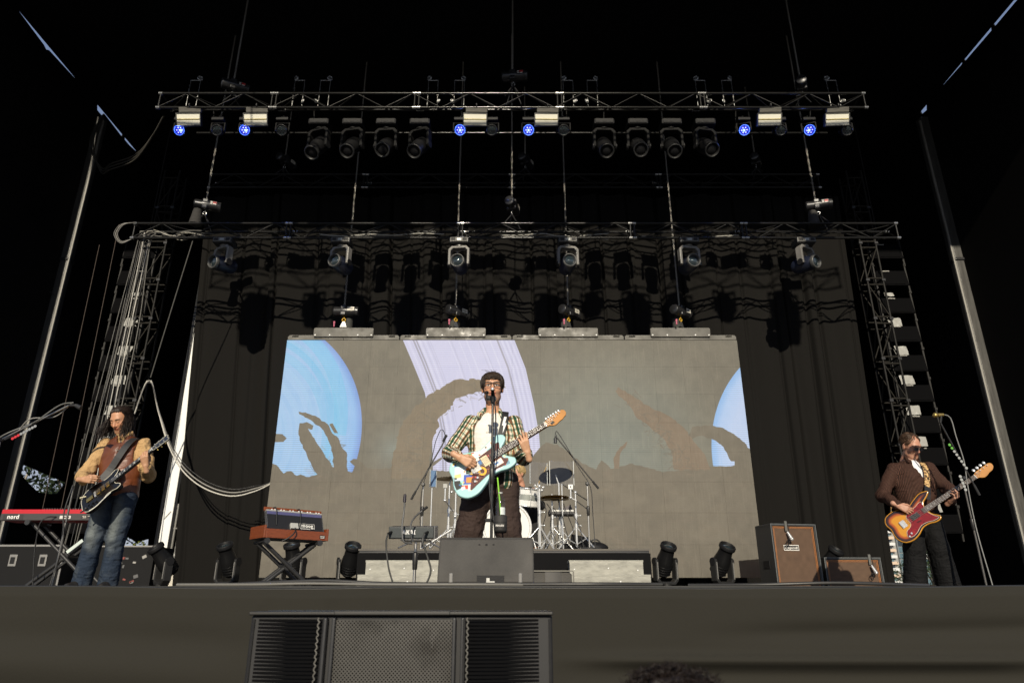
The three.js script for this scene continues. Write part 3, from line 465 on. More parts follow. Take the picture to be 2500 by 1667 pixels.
function latticeTower(x, label) {
  const t = thing('lattice_tower', label, 'tower', V(x, 0, 12.95));
  const w = 0.16, m = mat(0.012, 0.0115, 0.011, 0.55, 0, { specularIntensity: 0.4 }), mb = mat(0.02, 0.0185, 0.016, 0.6, 0, { specularIntensity: 0.3 }), top = 8.6;
  for (const a of [-w, w]) for (const b of [-w, w]) strut('leg', [a, 0, b], [a, top, b], 0.022, m, t);
  for (let h = 0.1, k = 0; h < top - 0.5; h += 0.84, k++) {
    const f = new THREE.Group(); f.name = 'bracing_frame'; t.add(f);
    for (const y of [h + 0.06, h + 0.76]) { for (const b of [-w, w]) strut('crossbar', [-w, y, b], [w, y, b], 0.018, mb, f); for (const a of [-w, w]) strut('crossbar', [a, y, -w], [a, y, w], 0.018, mb, f); }
    for (const b of [-w, w]) strut('diagonal', [-w, h + (k % 2 ? 0.06 : 0.76), b], [w, h + (k % 2 ? 0.76 : 0.06), b], 0.012, mb, f);
    strut('diagonal', [-w, h + 0.06, -w], [-w, h + 0.76, w], 0.012, mb, f); strut('diagonal', [w, h + 0.76, -w], [w, h + 0.06, w], 0.012, mb, f);
    part('coupler', [box(0.07, 0.05, 0.07, -w, h + 0.02, w)], M.dark, f); part('coupler', [box(0.07, 0.05, 0.07, w, h + 0.02, w)], M.dark, f);
  }
}
latticeTower(-7.32, 'black lattice tower beside the hanging speakers on the left');
latticeTower(7.36, 'black lattice tower beside the hanging speakers on the right');

function crumple(w, h, n, amp, z, fold = 1) {         // a creased sheet
  const g = new THREE.PlaneGeometry(w, h, n, Math.max(2, Math.round(n * h / w))), p = g.attributes.position;
  for (let i = 0; i < p.count; i++) { const x = p.getX(i), y = p.getY(i), q = (x * 0.8 + y * 0.6) * 9 / fold + 0.7 * noise(x * 3, y * 1.5, z); p.setZ(i, amp * (Math.abs(((q % 1) + 1) % 1 - 0.5) * 1.6 - 0.4 + (fold > 3 ? 0.5 * noise(x * 3, y * 2, z) : 0.8 * fbm(x * 6, y * 6, z)))); }
  g.computeVertexNormals(); return g;
}
const plastic = mat(0.40, 0.40, 0.38, 0.32, 0, { clearcoat: 0.4 });
function speakerArray(x, label) {
  const s = Math.sign(x), t = thing('line_array', label, 'speakers', V(x, 0, 13.35));
  const cab = join([extrude(shapeOf([[-0.34, -0.17], [0.34, -0.17], [0.31, 0.17], [-0.31, 0.17]]), 0.42, 0.012)]), side = mat(0.016, 0.015, 0.014, 0.6, 0.1), bodyM = mat(0.005, 0.005, 0.0055, 0.9, 0, { specularIntensity: 0.05 });
  const grille = join([box(0.52, 0.28, 0.01, 0, 0, 0.216)]), gm = mat(0.005, 0.005, 0.0055, 0.9, 0, { specularIntensity: 0.05 });
  for (let k = 0; k < 10; k++) {
    const c = new THREE.Group(); c.name = 'cabinet'; c.position.set(0, 1.25 + 0.62 * k, 0); c.rotation.x = 0.06 - 0.012 * k; t.add(c);
    part('body', cab, bodyM, c); part('grille', grille, gm, c);
    part('vent_slot', [box(0.14, 0.018, 0.008, s * -0.1, 0.155, 0.217)], mat(0.35, 0.34, 0.31, 0.5), c);
    if (k < 8 && k !== 1) { const pc = part('plastic_cover', crumple(k > 6 ? 0.22 : 0.30, k > 6 ? 0.08 : 0.19, 26, 0.022, k * 3.1 + x, 1.2), plastic, c); pc.position.set(s * -0.06, 0.305, 0.10); pc.rotation.set(-0.1, 0.15 * s, 0.06 * s); }
    for (const q of [-0.33, 0.33]) part('rigging_bar', [box(0.03, 0.62, 0.04, q, 0.0, 0.17), box(0.05, 0.05, 0.05, q, 0.31, 0.18)], side, c);
  }
  strut('hanging_cable', [0, 7.2, 0], [0, 10.4, 0], 0.012, M.cableDark, t);
}
speakerArray(-7.88, 'column of hanging speakers half wrapped in plastic at the left');
speakerArray(7.92, 'column of hanging speakers half wrapped in plastic at the right');
// white mast strip beside the curtain, with its dark posts
{
  const t = thing('white_mast', 'white mast between the guitarist and the edge of the back curtain', 'mast', V(-6.165, 0, 12.80));
  part('white_face', [rbox(0.17, 7.5, 0.08, 0.01, 0, 3.75, 0)], mat(0.84, 0.84, 0.81, 0.5), t);
  part('side_rail', [rbox(0.07, 7.5, 0.09, 0.01, -0.125, 3.75, 0)], M.trussBlack, t);
  part('side_rail', [rbox(0.05, 7.5, 0.08, 0.01, 0.115, 3.75, 0)], M.trussBlack, t);
  part('strap', [box(0.17, 0.014, 0.09, 0.0, 1.35, 0.01, 0, 0, 0.9)], mat(0.3, 0.3, 0.3, 0.6), t);
}
{
  const t = thing('scaffold_frame', 'small grey scaffold frame with a paper notice beside the white mast', 'scaffold', V(-5.83, 0, 12.75));
  const m = mat(0.18, 0.175, 0.16, 0.45, 0.3);
  for (const x of [-0.16, 0.16]) strut('upright', [x, 0, 0], [x, 1.55, 0], 0.022, m, t);
  for (const h of [0.55, 1.12, 1.5]) strut('crossbar', [-0.18, h, 0], [0.18, h, 0], 0.02, m, t);
  strut('diagonal', [-0.14, 0.52, 0.02], [0.14, 0.2, 0.02], 0.016, m, t);
  part('plastic_wrap', place(crumple(0.26, 0.62, 20, 0.02, 4.4, 2), 0, 0.84, -0.05), mat(0.14, 0.14, 0.135, 0.35), t);
  print('notice', 0.26, 0.36, (c, w, h) => { c.fillStyle = '#cfc9bb'; c.fillRect(0, 0, w, h); c.fillStyle = '#a02020'; c.font = `bold ${h * 0.07}px sans-serif`; c.fillRect(w * 0.2, h * 0.1, w * 0.35, h * 0.03); c.fillStyle = '#777'; for (let k = 0; k < 8; k++) c.fillRect(w * 0.1, h * (0.28 + 0.08 * k), w * 0.8, 2); }, t, 0.02, 0.3, 0.05);
}
{ // thin hanging lines in the dark at the left
  const t = thing('tie_line', 'thin taut line hanging beside the left roof mast', 'line', V(-8.5, 0, 12.6)); strut('line', [0.2, 0, 0], [0.1, 6.7, 0], 0.007, mat(0.05, 0.035, 0.028, 0.7), t);
  const u = thing('tie_line', 'second thin line beside the left lattice tower', 'line', V(-7.9, 0, 12.3)); strut('line', [0.1, 1.2, 0], [0.0, 7.0, 0], 0.007, mat(0.05, 0.035, 0.028, 0.7), u);
}
// ---------------------------------------------------------------- cables at the left
for (let k = 0; k < 13; k++) {
  const f = k / 12, bx = -6.78 + 0.58 * f + rr(-0.04, 0.04), z = rr(10.7, 10.98), tx = -6.52 + 0.12 * f;
  const pts = []; for (let i = 0; i <= 8; i++) { const t = i / 8; pts.push(V(tx + (bx - tx) * t + 0.03 * noise(k * 7, t * 3, 1), 5.95 - 5.93 * t, z + 0.04 * noise(k, t * 4, 5))); }
  const w = ['outermost', 'second', 'third', 'fourth', 'fifth', 'sixth', 'seventh', 'eighth', 'ninth', 'tenth', 'eleventh', 'twelfth', 'innermost'][k];
  solo('hanging_cable', `${w} cable of the bundle falling from the lower truss's left end`, 'cable', tube(pts, k % 4 === 0 ? 0.0095 : 0.0065, 40, 6), k % 4 === 3 ? M.cableDark : (k === 8 || k === 9 ? mat(0.5, 0.48, 0.43, 0.5) : mat(0.09, 0.086, 0.076, 0.5)), 'cables falling from the lower truss');
}
{
  const t = thing('cable_coil', 'cable loops hung on the left end of the lower truss', 'cable', V(-6.62, 5.84, 10.7));
  for (let k = 0; k < 3; k++) part('cable', tube([[0.06, 0.25, 0.05], [-0.1 - 0.03 * k, 0.18, 0.1], [-0.18 - 0.03 * k, 0.0, 0.1], [-0.1, -0.13 - 0.02 * k, 0.08], [0.05, -0.08, 0.05]], 0.008, 30, 5), k % 2 ? mat(0.22, 0.21, 0.185, 0.5) : mat(0.09, 0.086, 0.08, 0.5), t);
  for (let k = 0; k < 7; k++) part('cable', tube([0, 1, 2, 3, 4, 5, 6].map((i) => [0.1 + i * (0.16 + 0.01 * k), 0.10 + 0.11 * noise(i * 0.9, k * 2.2, 4), -0.05 - 0.16 * rnd()]), 0.009, 40, 5), k % 3 ? mat(0.12, 0.115, 0.105, 0.5) : mat(0.3, 0.285, 0.245, 0.5), t);
}
for (const [x0, x1, k] of [[-3.4, -1.2, 1], [-0.2, 1.7, 2], [2.3, 4.0, 3]]) solo('truss_cable', `power cable lying inside the lower truss, ${['', 'left of centre', 'at the centre', 'right of centre'][k]}`, 'cable', [0, 1].map((q) => tube([0, 1, 2, 3, 4, 5].map((i) => V(x0 + (x1 - x0) * i / 5, 5.94 + 0.05 * noise(i, k, q), 10.85 + 0.04 * q)), 0.010, 40, 5)), mat(0.35, 0.34, 0.3, 0.5));
solo('rope', 'dark rope running from the lower truss down to the cable swag', 'rope', tube(sag(V(-5.55, 5.8, 10.74), V(-6.06, 3.42, 11.15), -0.02), 0.011, 30, 6), mat(0.06, 0.058, 0.052, 0.7));
for (let k = 0; k < 3; k++) {
  const e = 0.05 * k, pts = [[-6.62 + 0.05 * k, 0.4, 11.5], [-6.5 + 0.04 * k, 1.7, 11.4], [-6.28, 2.75, 11.25], [-6.09, 3.40 - 0.02 * k, 11.18], [-5.93 + e * 0.2, 2.86, 11.38], [-5.66 + e * 0.4, 2.27 + e * 0.3, 11.42], [-5.37 + e * 0.5, 1.88 + e * 0.8, 11.45], [-5.0 + e * 0.5, 1.625 + e, 11.5], [-4.58, 1.52 + e * 1.1, 11.55], [-4.25, 1.6 + e * 0.9, 11.6], [-4.04, 1.74 + e * 0.3, 11.72], [-3.8, 1.95, 11.8]].map(([x, h, d]) => V(x, h, d));
  solo('swag_cable', `${['lowest pale', 'middle grey', 'topmost dark'][k]} cable of the swag looping over to the video wall`, 'cable', tube(pts, k === 2 ? 0.007 : 0.0115, 90, 6), [mat(0.55, 0.53, 0.47, 0.5), M.cableGrey, M.cableDark][k], 'cable swag at the left of the video wall');
}
for (let k = 0; k < 3; k++) solo('swag_cable', `${['lower', 'middle', 'upper'][k]} cable of the dark loop between the left mast and the high truss`, 'cable', tube([[-9.3, 10.2, 13.0], [-8.97 - 0.04 * k, 9.1, 12.5], [-8.3, 8.02 + 0.05 * k, 12.0], [-7.8, 7.75 + 0.07 * k, 11.5], [-7.05, 7.62 + 0.06 * k, 11.0], [-6.3, 7.60, 10.2], [-5.95, 7.66, 9.8]].map(([x, h, d]) => V(x, h, d)), 0.014, 60, 6), mat(0.07, 0.065, 0.055, 0.5), 'dark cable loop at the upper left');
solo('swag_cable', 'thin cable sagging in the dark at the far left edge', 'cable', tube(sag(V(-10.2, 6.4, 12.9), V(-9.3, 5.75, 12.95), 0.06), 0.012, 24, 5), mat(0.03, 0.028, 0.025, 0.6));

// ---------------------------------------------------------------- outside: trees, hedge, tower block
function leafCloud(n, fn, size, z, tint) {
  const pos = [], col = [], c = new THREE.Color();
  for (let i = 0; i < n; i++) {
    const p = fn(i); if (!p) continue;
    const s = size * rr(0.6, 1.4), a = new THREE.Vector3(rr(-1, 1), rr(-1, 1), rr(-1, 1)).normalize(), b = new THREE.Vector3(rr(-1, 1), rr(-1, 1), rr(-1, 1)).cross(a).normalize();
    const k = rr(0.65, 1.35), q = [p.clone().addScaledVector(a, s), p.clone().addScaledVector(b, s * 0.5), p.clone().addScaledVector(a, -s), p.clone().addScaledVector(b, -s * 0.5)];
    for (const j of [0, 1, 2, 0, 2, 3]) { pos.push(q[j].x, q[j].y, q[j].z); col.push(tint[0] * k, tint[1] * k, tint[2] * k); }
  }
  const g = new THREE.BufferGeometry(); g.setAttribute('position', new THREE.Float32BufferAttribute(pos, 3)); g.setAttribute('color', new THREE.Float32BufferAttribute(col, 3)); g.computeVertexNormals(); return g;
}
const leafMat = mat(1, 1, 1, 0.8, 0, { vertexColors: true, specularIntensity: 0.3 }), bark = mat(0.12, 0.10, 0.08, 0.9), barkPale = mat(0.34, 0.31, 0.26, 0.9);
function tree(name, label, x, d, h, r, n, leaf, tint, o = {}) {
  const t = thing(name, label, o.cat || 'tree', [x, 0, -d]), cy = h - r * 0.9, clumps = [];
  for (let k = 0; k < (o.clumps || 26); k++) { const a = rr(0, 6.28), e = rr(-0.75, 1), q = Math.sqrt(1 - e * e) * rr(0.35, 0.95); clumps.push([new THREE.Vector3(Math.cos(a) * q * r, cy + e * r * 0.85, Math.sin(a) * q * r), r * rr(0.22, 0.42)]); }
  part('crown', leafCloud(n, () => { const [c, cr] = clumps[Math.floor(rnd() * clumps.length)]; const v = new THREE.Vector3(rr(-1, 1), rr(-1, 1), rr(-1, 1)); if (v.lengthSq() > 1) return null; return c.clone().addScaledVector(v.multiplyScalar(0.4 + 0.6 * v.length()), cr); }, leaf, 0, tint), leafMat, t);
  if (cy > 0.6) part('trunk', [rod([0, 0, 0], [0.1 * r, cy, 0], h * 0.022, h * 0.012, 9), ...clumps.slice(0, 9).map(([c]) => rod([0.05 * r, cy * rr(0.55, 0.95), 0], c, h * 0.009, h * 0.004, 6))], o.bark || bark, t);
}
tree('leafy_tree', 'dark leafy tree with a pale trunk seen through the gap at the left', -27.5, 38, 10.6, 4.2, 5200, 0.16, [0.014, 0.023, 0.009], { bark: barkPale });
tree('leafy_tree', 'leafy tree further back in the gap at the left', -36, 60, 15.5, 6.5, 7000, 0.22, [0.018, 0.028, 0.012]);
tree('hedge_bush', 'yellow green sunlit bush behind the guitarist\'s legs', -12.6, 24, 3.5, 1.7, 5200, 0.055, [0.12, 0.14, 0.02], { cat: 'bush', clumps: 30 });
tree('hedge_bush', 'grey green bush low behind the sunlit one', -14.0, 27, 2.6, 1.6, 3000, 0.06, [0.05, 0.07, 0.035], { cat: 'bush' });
tree('round_bush', 'round dark green tree in front of the tower block', 34.2, 60, 5.6, 2.9, 6500, 0.10, [0.045, 0.07, 0.03], { clumps: 34 });
{
  const t = thing('tower_block', 'far white and peach tower block with banded balconies', 'building', [172, 0, -330]);
  const peach = mat(0.62, 0.47, 0.35, 0.8), whiteW = mat(0.66, 0.66, 0.64, 0.8), glass = mat(0.10, 0.16, 0.19, 0.15), glassD = mat(0.035, 0.045, 0.055, 0.15), grey = mat(0.16, 0.18, 0.19, 0.6), F = 2.75;
  part('wall', box(46, 60, 16, 0, 30, -9), mat(0.3, 0.3, 0.29, 0.8), t);
  const slabL = join([box(11.4, 1.25, 1.6, 0, 0, 0)]), slabR = join([box(0.5, 60, 0.6, 0, 30, 0)]), pane = join([box(1.7, 1.4, 0.2, 0, 0, 0)]), paneT = join([box(2.2, 2.3, 0.2, 0, 0, 0)]);
  for (let k = 0; k < 21; k++) {
    const y = 1 + k * F;
    const b = part('balcony', slabL, k % 2 ? whiteW : peach, t); b.position.set(-3.2, y, 0.1); b.scale.x = 0.98; part('balcony', slabL, peach, t).position.set(-17, y, 0.1);
    for (let i = 0; i < 5; i++) { part('window', pane, rnd() > 0.3 ? glass : glassD, t).position.set(-7.9 + 2.1 * i, y + 1.35, -0.6); }
    for (let i = 0; i < 5; i++) { part('window', paneT, rnd() > 0.35 ? glass : (rnd() > 0.5 ? glassD : whiteW), t).position.set(5.2 + 2.6 * i, y + 0.4, -0.6); }
  }
  for (let i = 0; i < 6; i++) part('mullion', slabR, grey, t).position.set(3.9 + 2.6 * i, 0, -0.4);
}
// ---------------------------------------------------------------- drum riser and steps
const RISER = 0.47;
{
  const t = thing('drum_riser', 'black draped drum riser in front of the video wall', 'riser', V(-0.09, 0, 9.35));
  part('deck', [rbox(3.28, 0.05, 2.3, 0.008, 0, RISER - 0.025, 0)], M.dark, t);
  part('edge_trim', [box(3.29, 0.018, 0.012, 0, RISER - 0.012, 1.157)], mat(0.075, 0.066, 0.055, 0.5, 0.2), t);
  const g = new THREE.PlaneGeometry(3.3, RISER - 0.05, 160, 8), p = g.attributes.position;
  for (let i = 0; i < p.count; i++) { const x = p.getX(i), y = p.getY(i); p.setZ(i, 0.012 * Math.sin(x * 21 + 2 * noise(x * 2, 0, 3)) * (0.4 - y) + 0.01 * fbm(x * 5, y * 3, 2)); } g.computeVertexNormals();
  part('front_drape', place(g, 0, (RISER - 0.05) / 2, 1.165), mat(0.006, 0.006, 0.0065, 0.75, 0, { specularIntensity: 0.15 }), t);
  parts('side_drape', [-1, 1].map((s) => box(0.012, RISER - 0.05, 2.28, s * 1.645, (RISER - 0.05) / 2, 0)), mat(0.006, 0.006, 0.0065, 0.75, 0, { specularIntensity: 0.15 }), t);
}
const stepMat = mat(0.42, 0.41, 0.35, 0.75, 0, { map: rep(grainTex, 2, 1), roughnessMap: scuffTex });
function steps(x, label) {
  const t = thing('step_unit', label, 'steps', V(x, 0, 7.88), 0, 'grey steps in front of the drum riser');
  part('upper_riser_board', [rbox(0.78, 0.15, 0.025, 0.004, 0, 0.235, 0.13)], stepMat, t); part('upper_tread', [rbox(0.79, 0.022, 0.28, 0.004, 0, 0.312, 0)], stepMat, t);
  part('lower_riser_board', [rbox(0.82, 0.145, 0.025, 0.004, -0.02 * Math.sign(x + 1e-6) * 0, 0.075, 0.41)], stepMat, t); part('lower_tread', [rbox(0.83, 0.022, 0.28, 0.004, 0, 0.158, 0.27)], stepMat, t);
  parts('side_board', [-1, 1].map((s) => box(0.02, 0.3, 0.26, s * 0.375, 0.15, 0)), stepMat, t);
  for (const [a, b, c] of [[-0.34, 0.23, 0.146], [0.02, 0.24, 0.146], [0.33, 0.22, 0.146], [-0.36, 0.08, 0.426], [0.35, 0.06, 0.426], [0.1, 0.1, 0.426]]) part('screw', [ball(0.008, a, b, c, 1, 1, 0.4, 8)], M.white, t);
}
steps(-1.16, 'grey two step unit on the guitarist\'s side of the drum riser');
steps(1.0, 'grey two step unit on the bassist\'s side of the drum riser');

// ---------------------------------------------------------------- stage monitor and fills
const monMat = mat(0.084, 0.079, 0.071, 0.75, 0, { bumpMap: rep(bumpTex, 8, 8), bumpScale: 0.0012, map: grainTex });
{
  const t = thing('floor_monitor', 'grey floor monitor wedge at the stage edge in front of the singer', 'monitor speaker', V(-0.163, 0, 4.66));
  const prof = shapeOf([[0.10, 0.0], [0.115, 0.03], [0.105, 0.09], [0.03, 0.285], [0.0, 0.302], [-0.10, 0.302], [-0.14, 0.28], [-0.36, 0.05], [-0.36, 0.0]]);
  const g = extrude(prof, 0.60, 0.012); g.rotateY(-Math.PI / 2); part('cabinet', g, monMat, t);   // profile x becomes z
  parts('handle', [-0.215, 0.215].map((x) => rbox(0.026, 0.062, 0.02, 0.009, x, 0.05, 0.112)), mat(0.2, 0.195, 0.185, 0.55), t);
  part('socket_recess', [box(0.17, 0.052, 0.012, 0.03, 0.04, 0.114)], M.black, t);
  part('socket_plate', [rbox(0.055, 0.014, 0.012, 0.003, 0.03, 0.026, 0.12), box(0.02, 0.022, 0.01, 0.015, 0.04, 0.12)], mat(0.4, 0.4, 0.38, 0.5, 0.4), t);
  part('label_mark', [box(0.014, 0.012, 0.003, 0, 0.255, 0.045, -0.36)], M.black, t);
  parts('label_mark', [-0.045, 0.045].map((x) => box(0.012, 0.006, 0.003, x, 0.255, 0.045, -0.36)), M.black, t);
  part('grille', [box(0.57, 0.012, 0.3, 0, 0.155, -0.265, 0.79)], M.black, t);
}
{
  const t = thing('drum_fill_speaker', 'dark speaker lying behind the floor monitor by the right steps', 'speaker', V(0.36, 0, 6.9));
  const g = extrude(shapeOf([[-0.17, 0], [0.15, 0], [0.19, 0.02], [0.19, 0.15], [0.15, 0.17], [-0.17, 0.17]]), 0.3, 0.008); part('cabinet', g, monMat, t);
  part('round_side', [place(new THREE.CylinderGeometry(0.19, 0.19, 0.165, 26, 1, false, -0.2, 1.7), -0.02, 0.083, 0)], mat(0.09, 0.086, 0.08, 0.7), t);
  part('frame', [box(0.36, 0.01, 0.02, 0.02, 0.176, 0.16), box(0.012, 0.17, 0.02, 0.205, 0.088, 0.16)], mat(0.12, 0.115, 0.1, 0.5, 0.3), t);
}
{ // speakers stacked in the pit
  const louvreMat = mat(0.0055, 0.0055, 0.006, 0.8, 0, { specularIntensity: 0.05 });
  const perfor = canvasTex(512, 256, (c, w, h) => { c.fillStyle = '#fff'; c.fillRect(0, 0, w, h); c.fillStyle = '#000'; const P = 32; for (let j = 0; j <= h / 16; j++) for (let i = 0; i <= w / P; i++) { c.beginPath(); c.arc(i * P + (j % 2 ? P / 2 : 0), j * 16, 7.2, 0, 7); c.fill(); } }, false);
  const grid = mat(0.046, 0.043, 0.037, 0.6, 0, { alphaMap: rep(perfor, 1 / 0.19, 1 / 0.19), transparent: true, roughnessMap: scuffTex });
  grid.alphaMap.repeat.set(1 / 0.20, 1 / 0.10);
  const t = thing('pit_speaker', 'black three part speaker with perforated grille in front of the stage', 'speaker', [-0.383, 1.155, -2.75]);
  part('cabinet', [rbox(1.045, 0.42, 0.34, 0.01, 0, 0.21, -0.02)], mat(0.011, 0.011, 0.012, 0.6), t);
  part('top_plate', [rbox(1.05, 0.012, 0.37, 0.004, 0, 0.424, -0.01)], mat(0.03, 0.029, 0.027, 0.45, 0.3), t);
  part('top_bracket', [rbox(0.40, 0.014, 0.04, 0.004, -0.03, 0.425, 0.158)], mat(0.03, 0.029, 0.027, 0.5, 0.1), t);
  const gp = new THREE.PlaneGeometry(0.405, 0.395), uv = gp.attributes.uv, p = gp.attributes.position; for (let i = 0; i < uv.count; i++) uv.setXY(i, p.getX(i), p.getY(i));
  part('perforated_grille', place(gp, -0.022, 0.205, 0.168), grid, t);
  part('grille_backing', [box(0.40, 0.39, 0.004, -0.022, 0.205, 0.154)], mat(0.01, 0.0095, 0.009, 0.9), t);
  for (const [x, w, sgn] of [[-0.385, 0.25, -1], [0.365, 0.295, 1]]) {
    const f = new THREE.Group(); f.name = 'louvred_front'; f.position.set(x, 0, 0.158); f.rotation.y = sgn * 0.1; t.add(f);
    for (let k = 0; k < 34; k++) part('louvre', [box(w, 0.0078, 0.006, 0, 0.012 + 0.0118 * k, 0)], louvreMat, f);
    for (let k = 0; k < 2; k++) part('side_rail', [box(0.008, 0.40, 0.02, (k ? 1 : -1) * (w / 2), 0.205, 0.0)], M.black, f);
  }
  for (const x of [-0.245, 0.197]) {
    part('seam_rail', [rbox(0.012, 0.41, 0.03, 0.004, x - 0.012, 0.205, 0.168), rbox(0.012, 0.41, 0.03, 0.004, x + 0.017, 0.205, 0.168)], M.dark, t);
    const pts = []; for (let i = 0; i <= 60; i++) pts.push([x + 0.034 * (x > 0 ? 1 : -1) + 0.0035 * Math.sin(i * 2.2), 0.41 * i / 60, 0.182]); part('wavy_edge', tube(pts, 0.0028, 120, 5), M.greyPlate, t);
  }
  for (const y of [0, 0.5775]) { const s = thing('pit_subwoofer', y ? 'upper black subwoofer under the pit speaker' : 'lowest black subwoofer on the pit floor', 'speaker', [-0.383, y, -2.78]); part('cabinet', [rbox(1.08, 0.572, 0.7, 0.012, 0, 0.288, -0.16)], M.black, s); part('grille', [rbox(1.0, 0.5, 0.02, 0.006, 0, 0.288, 0.2)], M.dark, s); }
}
// ---------------------------------------------------------------- guitar cabinets
const grilleTex = dataTex(256, 256, (u, v) => { const a = Math.sin(u * 256 * Math.PI / 2), b = Math.sin(v * 256 * Math.PI / 2), n = 0.75 + 0.12 * a * b + 0.18 * (hash3(u * 256 | 0, v * 256 | 0, 1) - 0.5) + 0.14 * tileNoise(u, v, 5, 3); return [n, n * 0.97, n * 0.93]; });
const tolex = mat(0.028, 0.028, 0.028, 0.55, 0, { bumpMap: rep(bumpTex, 10, 10), bumpScale: 0.001 }), piping = mat(0.36, 0.15, 0.055, 0.45), grilleM = mat(0.135, 0.082, 0.052, 0.85, 0, { map: rep(grilleTex, 2, 2) });
function hangingMic(parent, x, y, z) {
  const g = new THREE.Group(); g.name = 'microphone'; g.position.set(x, y, z); parent.add(g);
  part('strap', [box(0.035, 0.14, 0.012, 0, -0.02, 0.0)], mat(0.12, 0.12, 0.11, 0.5), g);
  part('capsule', [rod([0.0, -0.1, 0.02], [0.03, -0.19, 0.05], 0.014, 0.024), ball(0.026, 0.032, -0.2, 0.055)], M.chrome, g);
  part('cable', tube([[0.03, -0.2, 0.05], [-0.03, -0.22, 0.04], [-0.045, -0.27, 0.02], [-0.02, -0.3, 0.02], [0.0, -0.24, 0.03], [0.025, -0.06, 0.02], [0.02, 0.04, 0.0]], 0.006, 40, 5), M.black, g);
  return g;
}
function cabinet(label, x, d, w, h, dep, turn, logo) {
  const t = thing('guitar_cabinet', label, 'amplifier', V(x, 0, d), turn), b = 0.035;
  part('shell', [rbox(w, b, dep, 0.008, 0, h - b / 2, -dep / 2), rbox(w, b, dep, 0.008, 0, b / 2, -dep / 2), rbox(b, h - 2 * b + 0.004, dep, 0.006, -w / 2 + b / 2, h / 2, -dep / 2), rbox(b, h - 2 * b + 0.004, dep, 0.006, w / 2 - b / 2, h / 2, -dep / 2), box(w - 0.02, h - 0.02, 0.02, 0, h / 2, -dep + 0.012)], tolex, t);
  const iw = w - 2 * b, ih = h - 2 * b;
  part('edge_binding', [box(w, 0.008, 0.004, 0, h - 0.006, 0.002), box(0.008, h, 0.004, -w / 2 + 0.005, h / 2, 0.002), box(0.008, h, 0.004, w / 2 - 0.005, h / 2, 0.002)], mat(0.14, 0.15, 0.15, 0.35), t);
  const gg = box(iw - 0.03, ih - 0.03, 0.01, 0, h / 2, -0.03); part('grille_cloth', gg, grilleM, t);
  part('piping', [[iw, 0.010, 0, ih / 2 - 0.008], [iw, 0.010, 0, -ih / 2 + 0.008], [0.010, ih - 0.03, iw / 2 - 0.008, 0], [0.010, ih - 0.03, -iw / 2 + 0.008, 0]].flatMap(([a, c, px, py]) => [box(a, c, 0.014, px, h / 2 + py, -0.022), box(a > c ? a - 0.05 : 0.006, a > c ? 0.006 : c - 0.03, 0.012, px - (a > c ? 0 : Math.sign(px) * 0.016), h / 2 + py - (a > c ? Math.sign(py) * 0.016 : 0), -0.024)]), piping, t);
  parts('side_handle', [-1, 1].map((s) => rbox(0.01, 0.11, 0.16, 0.004, s * (w / 2 + 0.003), h * 0.42, -dep / 2)), M.black, t);
  if (logo) print('name_plate', 0.235, 0.075, (c, W, H) => { c.fillStyle = '#e9e6df'; c.fillRect(0, 0, W, H); c.fillStyle = '#1c1512'; c.fillRect(W * 0.03, H * 0.13, W * 0.94, H * 0.74); c.fillStyle = '#f4f1ea'; c.font = `bold ${H * 0.56}px serif`; c.textAlign = 'center'; c.textBaseline = 'middle'; c.fillText('EmperoR', W / 2, H * 0.53, W * 0.88); }, t, -0.06, h * 0.655, -0.018);
  return t;
}
{
  const a = cabinet('tall brown grille guitar cabinet with a name plate beside the video wall', 4.0, 10.2, 0.71, 0.945, 0.42, 0.2, true); hangingMic(a, -0.12, 0.93, 0.008);
  const b = cabinet('low brown grille guitar cabinet to the left of the bass player', 4.86, 10.4, 0.83, 0.50, 0.32, 0.06, false); hangingMic(b, 0.25, 0.49, 0.008);
}
// ---------------------------------------------------------------- keyboards at the left
const standBlack = mat(0.03, 0.03, 0.031, 0.45, 0.2);
function crossStand(label, pos, turn, w, h, cat = 'keyboard stand') {
  const t = thing('keyboard_stand', label, cat, pos, turn);
  for (const z of [-0.06, 0.06]) { const s = Math.sign(z); strut('leg', [-w * 0.85, 0.03, z], [w * 0.85, h - 0.03, z], 0.022, standBlack, t); strut('leg', [w * 0.85, 0.03, z + 0.05 * s], [-w * 0.85, h - 0.03, z + 0.05 * s], 0.022, standBlack, t); }
  for (const s of [-1, 1]) { strut('top_bar', [s * w * 0.85, h - 0.02, -0.2], [s * w * 0.85, h - 0.02, 0.2], 0.018, standBlack, t); strut('foot_bar', [s * w * 0.85, 0.022, -0.2], [s * w * 0.85, 0.022, 0.2], 0.018, standBlack, t); part('end_cap', [place(new THREE.CylinderGeometry(0.03, 0.03, 0.03, 16), s * w * 0.85, h - 0.02, 0.205, Math.PI / 2)], M.dark, t); }
  part('pivot', [place(new THREE.CylinderGeometry(0.04, 0.04, 0.2, 16), 0, h / 2, 0, Math.PI / 2)], M.dark, t);
  return t;
}
